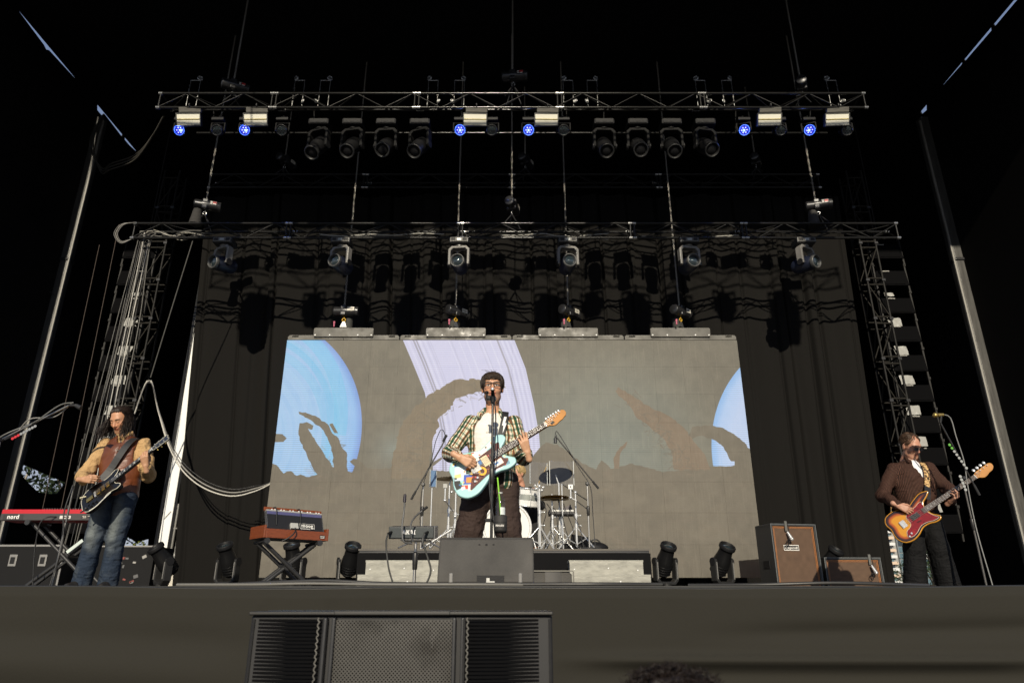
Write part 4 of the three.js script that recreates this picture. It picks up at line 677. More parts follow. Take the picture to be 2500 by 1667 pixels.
{
  const st = crossStand('black cross stand under the red keyboard', V(-5.02, 0, 8.25), 0, 0.5, 0.765);
  part('tape', [box(0.035, 0.2, 0.004, 0.12, 0.49, 0.14, 0, 0, -0.85)], mat(0.55, 0.62, 0.58, 0.5), st);
  const t = thing('red_keyboard', 'red stage keyboard with white lettering at the left of the stage', 'keyboard', V(-5.16, 0.768, 8.25));
  part('back_panel', [rbox(1.26, 0.075, 0.02, 0.004, 0, 0.04, 0.158)], mat(0.045, 0.042, 0.042, 0.5), t);
  part('body', [rbox(1.30, 0.125, 0.30, 0.012, 0, 0.065, 0)], mat(0.50, 0.012, 0.022, 0.4), t);
  const g = [0.075].map(() => rbox(1.29, 0.07, 0.012, 0.004, 0, 0.037, 0.152)); part('panel_trim', g, mat(0.04, 0.037, 0.037, 0.5), t);
  print('logo', 0.23, 0.065, (c, w, h) => { c.fillStyle = '#2c2929'; c.fillRect(0, 0, w, h); c.fillStyle = '#f0eeea'; c.font = `bold ${h * 0.95}px sans-serif`; c.textAlign = 'center'; c.textBaseline = 'middle'; c.fillText('nord', w / 2, h * 0.45, w * 0.92); }, t, -0.49, 0.037, 0.1695);
  print('socket_panel', 0.14, 0.05, (c, w, h) => { c.fillStyle = '#2c2929'; c.fillRect(0, 0, w, h); c.fillStyle = '#cfcac4'; c.fillRect(w * 0.05, h * 0.15, w * 0.9, h * 0.7); c.fillStyle = '#3a2a2a'; c.fillRect(w * 0.3, h * 0.35, w * 0.25, h * 0.3); c.fillRect(w * 0.62, h * 0.35, w * 0.2, h * 0.3); }, t, 0.10, 0.037, 0.1695);
  print('number_mark', 0.16, 0.045, (c, w, h) => { c.fillStyle = '#2c2929'; c.fillRect(0, 0, w, h); c.fillStyle = '#c9c2b4'; c.font = `bold ${h * 0.8}px sans-serif`; c.textBaseline = 'middle'; c.fillText("'55", w * 0.05, h * 0.5); c.fillRect(w * 0.45, h * 0.25, w * 0.5, h * 0.12); }, t, 0.36, 0.04, 0.1695);
  for (let k = 0; k < 26; k++) part('knob', [place(new THREE.CylinderGeometry(0.008, 0.009, 0.016, 8), -0.2 + 0.03 * k, 0.135, 0.1)], M.dark, t);
  part('cable', tube([[0.0, 0.04, 0.17], [-0.05, 0.03, 0.24], [-0.1, -0.02, 0.26], [-0.14, -0.3, 0.2], [-0.1, -0.72, 0.15]], 0.007, 30, 5), M.cableDark, t);
}
{
  const t = thing('road_case', 'black road case with metal edges behind the red keyboard', 'road case', V(-6.9, 0, 10.6));
  const e = mat(0.3, 0.29, 0.27, 0.4, 0.6);
  part('box', [rbox(1.15, 0.64, 0.7, 0.01, 0, 0.34, 0)], mat(0.012, 0.012, 0.0125, 0.6, 0, { specularIntensity: 0.2 }), t);
  part('edge_profile', [box(1.16, 0.025, 0.012, 0, 0.65, 0.352), box(0.025, 0.64, 0.012, -0.57, 0.34, 0.352), box(0.025, 0.64, 0.012, 0.57, 0.34, 0.352)], e, t);
  for (const x of [-0.45, -0.12, 0.3]) { const l = new THREE.Group(); l.name = 'latch'; l.position.set(x, 0.45, 0.355); t.add(l); part('dish', [rbox(0.11, 0.16, 0.012, 0.005, 0, 0, 0)], e, l); part('handle', [rbox(0.06, 0.09, 0.012, 0.004, 0, 0, 0.01)], M.black, l); }
  const u = thing('equipment_rack', 'dark equipment rack with stickers behind the guitarist', 'rack', V(-5.72, 0, 10.9));
  part('box', [rbox(1.0, 0.66, 0.6, 0.01, 0, 0.34, 0)], mat(0.012, 0.012, 0.0125, 0.6, 0, { specularIntensity: 0.2 }), u);
  part('edge_profile', [box(0.03, 0.66, 0.012, -0.5, 0.34, 0.305), box(1.0, 0.02, 0.012, 0, 0.665, 0.305)], e, u);
  for (let k = 0; k < 16; k++) part('sticker', [box(rr(0.02, 0.07), rr(0.015, 0.05), 0.003, rr(-0.42, 0.42), rr(0.12, 0.55), 0.303, 0, 0, rr(-0.5, 0.5))], [mat(0.3, 0.29, 0.27, 0.6), mat(0.22, 0.05, 0.04, 0.6), mat(0.1, 0.1, 0.1, 0.6)][k % 3], u);
}
// ---------------------------------------------------------------- wooden synthesizer
{
  crossStand('black cross stand under the wooden synthesizer', V(-2.40, 0, 7.72), 0.62, 0.33, 0.515);
  const wood = mat(0.27, 0.068, 0.02, 0.38, 0, { map: rep(dataTex(128, 128, (u, v) => { const n = 0.75 + 0.22 * Math.sin((v * 14 + 1.4 * noise(u * 3, v * 9, 2)) * 6.28) * 0.5 + 0.2 * noise(u * 8, v * 60, 5); return [n, n * 0.95, n * 0.9]; }), 3, 1), clearcoat: 0.3 });
  const t = thing('wooden_synthesizer', 'wooden cased synthesizer with a tilted panel on a cross stand', 'synthesizer', V(-2.38, 0.52, 7.72), 0.72); t.scale.setScalar(0.84);
  part('case_front', [rbox(0.80, 0.11, 0.025, 0.005, 0, 0.06, 0.2)], wood, t);
  parts('case_side', [-1, 1].map((s) => rbox(0.028, 0.15, 0.44, 0.005, s * 0.414, 0.08, -0.01)), wood, t);
  part('base', [rbox(0.80, 0.02, 0.40, 0.004, 0, 0.01, 0)], mat(0.10, 0.1, 0.1, 0.5), t);
  const pn = new THREE.Group(); pn.name = 'panel'; pn.position.set(0, 0.1, 0.15); pn.rotation.x = -0.42; t.add(pn);
  part('back', [rbox(0.74, 0.25, 0.04, 0.006, 0, 0.12, 0)], mat(0.018, 0.018, 0.02, 0.45), pn);
  part('front', [rbox(0.74, 0.05, 0.05, 0.006, 0, 0.235, 0.0)], mat(0.09, 0.09, 0.2, 0.4), pn);
  part('metal_strip', [box(0.75, 0.02, 0.054, 0, 0.262, 0)], mat(0.55, 0.53, 0.48, 0.35, 0.4), pn);
  part('top_board', [rbox(0.78, 0.05, 0.03, 0.005, 0, 0.295, -0.01)], wood, pn);
  parts('side_plate', [-1, 1].map((s) => box(0.008, 0.25, 0.05, s * 0.374, 0.13, 0)), M.alu, pn);
  for (let k = 0; k < 18; k++) part('knob', [ball(0.011, -0.34 + 0.04 * k, 0.276, 0.02, 1, 1, 1, 7)], k % 3 ? M.white : M.dark, pn);
  print('logo', 0.21, 0.085, (c, w, h) => { c.fillStyle = '#141416'; c.fillRect(0, 0, w, h); c.strokeStyle = '#e8e6e0'; c.lineWidth = h * 0.05; c.strokeRect(w * 0.03, h * 0.06, w * 0.94, h * 0.76); c.fillStyle = '#f2f0ea'; c.font = `bold ${h * 0.72}px sans-serif`; c.textAlign = 'center'; c.textBaseline = 'middle'; c.fillText('moog', w / 2, h * 0.40, w * 0.86); c.fillRect(w * 0.06, h * 0.9, w * 0.6, h * 0.05); }, pn, 0.155, 0.07, 0.0215);
  part('plug_block', [rbox(0.10, 0.075, 0.04, 0.005, -0.03, 0.055, 0.035)], mat(0.42, 0.42, 0.40, 0.6), pn);
  part('cable', tube([[-0.03, 0.02, 0.06], [-0.06, -0.06, 0.1], [-0.12, -0.12, 0.08], [-0.2, -0.15, 0.02]], 0.008, 24, 5), M.cableDark, pn);
  parts('cable', [-0.28, 0.04].map((x) => tube([[x, 0.31, 0.0], [x + 0.02, 0.30, 0.04], [x + 0.03, 0.2, 0.04], [x + 0.02, 0.06, 0.03]], 0.006, 20, 5)), M.cableDark, pn);
  print('small_badge', 0.075, 0.045, (c, w, h) => { c.fillStyle = '#17120f'; c.fillRect(0, 0, w, h); c.fillStyle = '#eeeae2'; c.font = `bold ${h * 0.5}px sans-serif`; c.textAlign = 'center'; c.textBaseline = 'middle'; c.fillText('moog', w / 2, h * 0.35, w * 0.9); c.fillRect(w * 0.1, h * 0.68, w * 0.8, h * 0.14); }, t, 0.34, 0.05, 0.2145);
}
// ---------------------------------------------------------------- microphone stands
const standMetal = mat(0.5, 0.48, 0.44, 0.28, 0.9), standDark = mat(0.04, 0.039, 0.038, 0.35, 0.5);
function micStand(label, pos, hgt, o = {}) {           // local: pole at the origin
  const t = thing('microphone_stand', label, 'microphone stand', pos);
  if (o.round) part('base', [lathe([[0, 0], [0.14, 0], [0.145, 0.012], [0.12, 0.022], [0.02, 0.03], [0, 0.03]], 28)], M.dark, t);
  else for (let k = 0; k < 3; k++) { const a = (o.a0 || 0.5) + k * 2.094; strut('leg', [0, 0.14, 0], [Math.cos(a) * 0.28, 0.012, Math.sin(a) * 0.28], 0.009, o.dark || standMetal, t); }
  strut('lower_pole', [0, 0.02, 0], [0, hgt * 0.58, 0], 0.0105, o.dark || standMetal, t);
  strut('upper_pole', [0, hgt * 0.55, 0], [0, hgt, 0], 0.009, o.dark || standMetal, t);
  part('clutch', [lathe([[0.0, -0.06], [0.016, -0.055], [0.019, 0.0], [0.019, 0.05], [0.012, 0.06], [0, 0.06]], 14).translate(0, hgt * 0.58, 0)], standDark, t);
  if (o.boom) { const [a, b] = o.boom; strut('boom', a, b, 0.0085, o.boomMat || standDark, t); part('joint', [ball(0.024, 0, hgt, 0), rod([0, hgt, -0.02], [0, hgt, 0.04], 0.016)], M.dark, t);
    const d = v3(b).sub(v3(a)).normalize(); part('counterweight', [rod(v3(a).addScaledVector(d, 0.0), v3(a).addScaledVector(d, 0.11), 0.013)], M.rubber, t); }
  return t;
}
{ // overheads on the riser
  const a = micStand('drum overhead microphone stand left of the singer on the riser', V(-1.06, RISER, 8.4), 0.75, { boom: [[-0.135, 0.57, 0.02], [0.23, 1.27, 0.0]] });
  part('microphone', [rod([0.22, 1.27, 0], [0.25, 1.33, 0.02], 0.016), ball(0.018, 0.255, 1.335, 0.02)], M.dark, a); part('cable', tube([[0.25, 1.33, 0.02], [0.2, 1.42, 0.02], [0.14, 1.3, 0.02], [0.08, 1.0, 0.03], [0.0, 0.74, 0.03], [-0.02, 0.4, 0.02], [0.02, 0.02, 0.05]], 0.005, 50, 5), M.cableDark, a);
  const b = micStand('drum overhead microphone stand right of the singer on the riser', V(0.90, RISER, 8.4), 0.76, { boom: [[0.13, 0.70, 0.02], [-0.36, 1.33, 0.0]], round: true });
  part('microphone', [rod([-0.37, 1.25, 0], [-0.37, 1.31, 0], 0.02), rod([-0.37, 1.31, 0], [-0.36, 1.35, 0], 0.012)], M.dark, b); part('cable', tube([[-0.37, 1.31, 0.01], [-0.36, 1.4, 0.01], [-0.28, 1.28, 0.03], [-0.1, 0.95, 0.03], [0.03, 0.72, 0.04], [0.05, 0.4, 0.03], [0.06, 0.02, 0.05]], 0.005, 50, 5), M.cableDark, b);
}
{ // singer's microphone with bottle holder
  const t = micStand('singer\'s straight microphone stand in front of his guitar', V(-0.143, 0, 5.0), 1.30, { a0: 0.3, dark: mat(0.06, 0.058, 0.055, 0.25, 0.8) });
  part('grip', [rod([0, 0.74, 0], [0, 0.84, 0], 0.017)], standDark, t);
  part('microphone_clip', [rod([0, 1.29, 0], [0, 1.345, 0.0], 0.017, 0.02), rbox(0.03, 0.03, 0.05, 0.006, -0.03, 1.33, 0.0)], M.black, t);
  const m = new THREE.Group(); m.name = 'microphone'; m.position.set(0, 1.36, -0.02); m.rotation.x = -0.35; t.add(m);
  part('body', [place(lathe([[0, -0.1], [0.012, -0.1], [0.013, -0.04], [0.017, 0.02], [0.019, 0.045], [0, 0.045]], 16), 0, 0, 0, -1.35)], M.black, m);
  part('head', [ball(0.026, 0, 0.012, -0.065)], mat(0.35, 0.34, 0.32, 0.35, 0.8), m); part('plug', [ball(0.013, 0, -0.02, 0.105, 1, 1, 0.6)], M.chrome, m);
  part('cable', tube([[0, 1.32, 0.08], [0.02, 1.24, 0.06], [0.02, 1.0, 0.025], [-0.018, 0.7, 0.022], [0.02, 0.4, 0.022], [0.03, 0.03, 0.05]], 0.005, 50, 5), M.cableDark, t);
  part('pick_holder', [rod([-0.045, 1.31, 0.01], [-0.045, 1.36, 0.01], 0.008), ball(0.014, -0.045, 1.37, 0.01)], M.black, t);
  const h = new THREE.Group(); h.name = 'bottle_holder'; h.position.set(0.062, 0.36, 0.02); t.add(h);
  part('pouch', [place(lathe([[0, 0], [0.042, 0], [0.046, 0.02], [0.046, 0.11], [0.044, 0.115], [0.04, 0.115], [0.04, 0.02], [0, 0.02]], 20))], mat(0.022, 0.021, 0.02, 0.7), h);
  part('collar', [place(new THREE.CylinderGeometry(0.048, 0.047, 0.04, 20, 1, true), 0, 0.09, 0)], mat(0.035, 0.033, 0.032, 0.7), h);
  part('arm', [rod([-0.06, 0.09, -0.02], [-0.04, 0.09, -0.01], 0.012), rbox(0.05, 0.024, 0.02, 0.006, -0.085, 0.085, -0.01)], M.black, h);
  const lp = print('lettering', 0.06, 0.022, (c, w, h2) => { c.fillStyle = '#151413'; c.fillRect(0, 0, w, h2); c.fillStyle = '#e6e2da'; c.font = `bold italic ${h2 * 0.8}px sans-serif`; c.textAlign = 'center'; c.textBaseline = 'middle'; c.fillText('Hercules', w / 2, h2 * 0.5, w * 0.95); }, h, -0.004, 0.045, 0.0472, {}, 2400);
  const bt = thing('water_bottle', 'clear water bottle with a green straw in the microphone stand holder', 'bottle', V(-0.081, 0.385, 4.98));
  const glassB = new THREE.MeshPhysicalMaterial({ transmission: 1, thickness: 0, roughness: 0.08, ior: 1.45, side: THREE.DoubleSide }); glassB.color.setRGB(0.95, 0.97, 0.96);
  const pr = [[0.001, 0.0], [0.034, 0.002]]; for (let k = 0; k <= 12; k++) pr.push([0.0355 + 0.0012 * Math.cos(k * 2.4), 0.01 + 0.014 * k]); pr.push([0.034, 0.192], [0.024, 0.22], [0.013, 0.236], [0.013, 0.262]);
  part('bottle', [lathe(pr, 22)], glassB, bt); part('neck_ring', [ring(0.0145, 0.0025, 0, 0.247, 0, Math.PI / 2)], M.white, bt);
  part('label_band', [place(new THREE.CylinderGeometry(0.0345, 0.0345, 0.05, 18, 1, true, 0.0, 1.3), 0, 0.12, 0)], mat(0.75, 0.77, 0.76, 0.4), bt);
  part('straw', [rod([0.012, 0.01, 0.006], [-0.022, 0.355, 0.0], 0.0055)], mat(0.25, 0.62, 0.03, 0.45), bt);
}
{ // microphone of the bass player
  const t = micStand('bass player\'s boom microphone stand with pick holders', V(4.60, 0, 7.15), 1.09, { round: true, dark: mat(0.10, 0.095, 0.088, 0.35, 0.5), boom: [[0.135, 0.92, 0.0], [-0.14, 1.66, 0.06]] });
  part('microphone', [rod([-0.09, 1.74, 0.06], [-0.15, 1.735, 0.06], 0.016, 0.02), ball(0.027, -0.175, 1.735, 0.06)], mat(0.5, 0.36, 0.12, 0.35, 0.8), t); part('microphone_clip', [rod([-0.14, 1.65, 0.06], [-0.11, 1.74, 0.06], 0.013)], M.black, t);
  part('cable', tube([[-0.08, 1.74, 0.06], [-0.03, 1.72, 0.06], [0.0, 1.5, 0.05], [0.03, 1.25, 0.04], [0.02, 1.05, 0.03], [0.01, 0.6, 0.025], [0.03, 0.02, 0.05]], 0.006, 50, 5), mat(0.2, 0.2, 0.19, 0.4), t);
  const pk = mat(0.32, 0.33, 0.32, 0.5), gr = mat(0.10, 0.36, 0.04, 0.5);
  for (let k = 0; k < 8; k++) part('pick', [place(new THREE.CylinderGeometry(0.014, 0.014, 0.005, 10), -0.10 + 0.017 * k, 1.42 - 0.034 * k, 0.07, Math.PI / 2, 0, 0)], k < 2 ? gr : pk, t);
  for (let k = 0; k < 5; k++) part('pick', [place(new THREE.CylinderGeometry(0.015, 0.015, 0.005, 10), -0.05 + 0.006 * k, 1.10 - 0.033 * k, 0.05, Math.PI / 2)], pk, t);
}
{ // guitarist's stands at the left edge
  const t = micStand('boom microphone stand reaching in from the left edge', V(-4.62, 0, 6.2), 1.28, { boom: [[-0.25, 1.13, 0], [0.55, 1.60, 0]], boomMat: standMetal });
  part('cable', tube([[0.6, 1.62, 0.02], [0.5, 1.6, 0.03], [0.3, 1.44, 0.03], [0.2, 1.42, -0.02], [0.05, 1.32, 0.03], [-0.1, 1.2, 0.03]], 0.007, 40, 5), mat(0.12, 0.12, 0.11, 0.4), t);
  part('cable', tube([[0.58, 1.63, 0.0], [0.42, 1.5, -0.03], [0.25, 1.46, 0.04], [0.1, 1.33, -0.02], [-0.1, 1.23, -0.02]], 0.006, 40, 5), M.cableGrey, t);
  part('microphone', [rod([0.55, 1.60, 0], [0.61, 1.60, 0], 0.013), rod([0.61, 1.60, 0], [0.665, 1.575, 0], 0.018, 0.022)], M.dark, t);
  for (let k = 0; k < 9; k++) part('pick', [place(new THREE.CylinderGeometry(0.013, 0.013, 0.005, 10), 0.13 + 0.022 * k, 1.285 + 0.014 * k, 0.03, Math.PI / 2)], k < 3 ? mat(0.5, 0.02, 0.03, 0.4) : mat(0.25, 0.26, 0.27, 0.4), t);
  for (let k = 0; k < 5; k++) part('pick', [place(new THREE.CylinderGeometry(0.014, 0.014, 0.005, 10), 0.012 - 0.003 * k, 1.2 - 0.03 * k, 0.03, Math.PI / 2)], k < 4 ? mat(0.5, 0.02, 0.03, 0.4) : mat(0.2, 0.3, 0.35, 0.4), t);
  const u = micStand('slim microphone stand standing in front of the red keyboard', V(-4.27, 0, 6.85), 0.97, { round: true, dark: mat(0.16, 0.155, 0.145, 0.3, 0.8) });
  part('cable', tube([[0.0, 0.97, 0.02], [-0.02, 0.7, 0.03], [0.02, 0.45, 0.02], [0, 0.03, 0.04]], 0.006, 40, 5), M.cableDark, u);
}
{ // small sampler on a stand beside the singer
  const t = micStand('short stand holding the small sampler beside the singer', V(-0.665, 0, 5.0), 0.30, { round: true });
  part('plate', [rbox(0.2, 0.01, 0.14, 0.003, 0, 0.31, -0.02)], M.dark, t);
  const b = thing('pad_sampler', 'small black pad sampler with white lettering on a short stand', 'sampler', V(-0.665, 0.318, 5.0)); b.rotation.x = 0.12;
  part('case', [rbox(0.31, 0.082, 0.2, 0.006, -0.03, 0.045, -0.06)], mat(0.02, 0.021, 0.022, 0.45), b);
  part('back_panel', [rbox(0.305, 0.07, 0.006, 0.002, -0.03, 0.046, 0.041)], mat(0.05, 0.058, 0.06, 0.4), b);
  part('side_cheek', [rbox(0.012, 0.084, 0.19, 0.003, 0.13, 0.045, -0.06)], mat(0.12, 0.12, 0.12, 0.4), b);
  print('lettering', 0.13, 0.042, (c, w, h) => { c.fillStyle = '#3a4040'; c.fillRect(0, 0, w, h); c.fillStyle = '#f0eeea'; c.font = `bold ${h * 0.95}px sans-serif`; c.textAlign = 'center'; c.textBaseline = 'middle'; c.fillText('AKAI', w / 2, h * 0.53, w * 0.96); }, b, -0.045, 0.05, 0.0445, {}, 2000);
  parts('plug', [-0.165, 0.085].map((x) => rod([x, 0.05, 0.042], [x - 0.015, 0.04, 0.09], 0.009)), M.black, b);
  part('cable', tube([[-0.18, 0.04, 0.09], [-0.19, 0.0, 0.09], [-0.165, -0.18, 0.1], [-0.12, -0.31, 0.1]], 0.006, 30, 5), mat(0.05, 0.05, 0.048, 0.5), b);
  part('cable', tube([[0.07, 0.04, 0.09], [0.06, 0.0, 0.12], [0.1, -0.12, 0.12], [0.12, -0.2, 0.12], [0.08, -0.29, 0.12], [0.0, -0.31, 0.12]], 0.007, 40, 5), mat(0.06, 0.06, 0.057, 0.5), b);
  const g = thing('gooseneck_lamp', 'thin gooseneck lamp bent up beside the small sampler', 'lamp', V(-0.725, 0.30, 4.90));
  part('neck', tube([[0.05, -0.02, 0.02], [0.0, -0.01, 0.05], [-0.02, 0.08, 0.04], [-0.015, 0.2, 0.02], [-0.015, 0.26, 0.02]], 0.006, 30, 6), mat(0.09, 0.09, 0.09, 0.4), g); part('tip', [rod([-0.015, 0.255, 0.02], [-0.015, 0.30, 0.02], 0.011), ball(0.011, -0.015, 0.3, 0.02)], mat(0.02, 0.015, 0.025, 0.4), g);
  const h = thing('gooseneck_lamp', 'thin gooseneck cable curving behind the small sampler', 'lamp', V(-0.665, 0.30, 4.88));
  part('neck', tube([[0.0, -0.01, 0.04], [-0.02, 0.05, 0.05], [-0.01, 0.13, 0.03], [0.04, 0.19, 0.0], [0.075, 0.215, 0.0]], 0.006, 30, 6), mat(0.07, 0.07, 0.07, 0.4), h); part('tip', [rod([0.05, 0.198, 0], [0.085, 0.225, 0], 0.009)], M.black, h);
}
// cables lying on the deck along the stage lip
for (const [pts, r, k, label] of [
  [[[-2.1, 0.011, 4.62], [-1.75, 0.011, 4.50], [-1.45, 0.022, 4.42], [-1.1, 0.030, 4.38], [-0.8, 0.016, 4.36], [-0.4, 0.011, 4.35], [-0.1, 0.011, 4.40], [0.5, 0.011, 4.34], [0.9, 0.011, 4.42]], 0.011, 0, 'thick black cable arching along the stage lip at the left'],
  [[[-2.0, 0.009, 4.40], [-1.5, 0.009, 4.34], [-1.2, 0.014, 4.33], [-0.8, 0.009, 4.31], [-0.2, 0.009, 4.33], [0.3, 0.009, 4.45]], 0.009, 1, 'grey cable lying on the stage lip left of the monitor'],
  [[[1.1, 0.010, 4.6], [1.5, 0.010, 4.40], [1.9, 0.018, 4.34], [2.3, 0.010, 4.38], [2.6, 0.010, 4.6]], 0.010, 0, 'black cable lying on the stage lip toward the bass player']]) solo('floor_cable', label, 'cable', tube(pts.map(([x, h, d]) => V(x, h, d)), r, 80, 6), k ? mat(0.14, 0.135, 0.12, 0.5) : mat(0.035, 0.034, 0.032, 0.4));

// ---------------------------------------------------------------- drum kit
const heads = mat(0.72, 0.71, 0.66, 0.5), tan = mat(0.42, 0.27, 0.13, 0.45), shellWhite = mat(0.74, 0.74, 0.72, 0.25, 0, { clearcoat: 0.6 }), shellSilver = mat(0.36, 0.38, 0.35, 0.35, 0.4), brass = mat(0.30, 0.21, 0.09, 0.35, 0.75), under = mat(0.10, 0.10, 0.12, 0.45, 0.4);
function drum(name, label, pos, r, dep, rot, lugs = 8) {
  const t = thing(name, label, 'drum', pos); t.rotation.set(...rot);
  part('shell', [place(new THREE.CylinderGeometry(r, r, dep, 36, 1, true))], shellWhite, t);
  part('silver_band', [place(new THREE.CylinderGeometry(r + 0.002, r + 0.002, dep * 0.32, 36, 1, true))], shellSilver, t);
  for (const s of [-1, 1]) { part('hoop', [ring(r + 0.008, 0.009, 0, s * dep / 2, 0, Math.PI / 2, 0, 0, 36, 6)], M.chrome, t); part('drum_head', [place(new THREE.CylinderGeometry(r - 0.002, r - 0.002, 0.004, 36), 0, s * (dep / 2 - 0.006), 0)], s < 0 ? tan : heads, t); }
  for (let k = 0; k < lugs; k++) { const a = k / lugs * 6.283; const l = new THREE.Group(); l.name = 'lug'; t.add(l); l.position.set(Math.cos(a) * (r + 0.012), 0, Math.sin(a) * (r + 0.012)); part('casing', [rbox(0.018, 0.045, 0.018, 0.005, 0, 0, 0)], M.chrome, l); part('tension_rod', [rod([0, -dep / 2, 0], [0, dep / 2, 0], 0.004)], M.chrome, l); }
  return t;
}
drum('tom_drum', 'white tom drum with a silver band right of the singer', V(0.185, 1.165, 9.1), 0.175, 0.22, [0.16, 0.3, -0.1]);
drum('tom_drum', 'white tom drum hidden behind the singer\'s guitar', V(-0.28, 1.17, 9.1), 0.15, 0.2, [0.16, 0.3, 0.08]);
drum('floor_tom', 'white floor tom beside the drummer', V(-0.38, RISER + 0.30, 9.5), 0.2, 0.38, [0, 0.2, 0]);
{
  const t = drum('bass_drum', 'white bass drum at the front of the riser behind the singer', V(-0.06, RISER + 0.285, 8.95), 0.28, 0.42, [Math.PI / 2, 0, 0], 10);
  part('front_head', [place(new THREE.CylinderGeometry(0.272, 0.272, 0.004, 40), 0, 0.209, 0)], heads, t);
  part('head_patch', [place(new THREE.CylinderGeometry(0.11, 0.11, 0.003, 30), -0.02, 0.2135, 0.12)], mat(0.34, 0.25, 0.2, 0.6), t);
  part('wood_hoop', [ring(0.288, 0.016, 0, 0.21, 0, Math.PI / 2, 0, 0, 44, 6)], shellWhite, t);
  for (const s of [-1, 1]) strut('spur', [s * 0.27, 0.12, -0.02], [s * 0.36, 0.2, 0.28], 0.009, M.chrome, t);
}
function hwStand(name, label, pos, h, o = {}) {        // chrome double braced stand
  const t = thing(name, label, o.cat || 'drum stand', pos, o.turn || 0);
  strut('lower_tube', [0, 0.06, 0], [0, h * 0.6, 0], 0.015, M.chrome, t); strut('upper_tube', [0, h * 0.55, 0], [0, h, 0], 0.0105, M.chrome, t);
  for (let k = 0; k < 3; k++) { const a = (o.a0 || 0.4) + k * 2.094; for (const q of [0, 1]) strut('leg', [0, 0.30 - 0.0 * q, 0], [Math.cos(a + 0.06 * q) * 0.27, 0.012, Math.sin(a + 0.06 * q) * 0.27], 0.0075, M.chrome, t); part('rubber_foot', [ball(0.016, Math.cos(a + 0.03) * 0.275, 0.012, Math.sin(a + 0.03) * 0.275)], M.rubber, t); strut('brace', [0, 0.09, 0], [Math.cos(a) * 0.14, 0.155, Math.sin(a) * 0.14], 0.006, M.chrome, t); }
  for (const y of [h * 0.6, 0.31]) part('clamp', [place(new THREE.CylinderGeometry(0.022, 0.022, 0.05, 14), 0, y, 0), rod([0, y, 0], [0.05, y, 0.01], 0.007), ball(0.012, 0.055, y, 0.01)], M.chrome, t);
  return t;
}
function cymbal(parent, x, y, z, r, rx, rz, m) { const c = part('cymbal', [place(lathe([[0.006, 0.02], [0.03, 0.018], [0.045, 0.004], [r * 0.6, -0.004], [r, -0.014], [r, -0.0155], [r * 0.6, -0.006], [0.045, 0.002], [0.03, 0.016], [0.006, 0.018]], 40))], m, parent); c.position.set(x, y, z); c.rotation.set(rx, 0, rz); return c; }
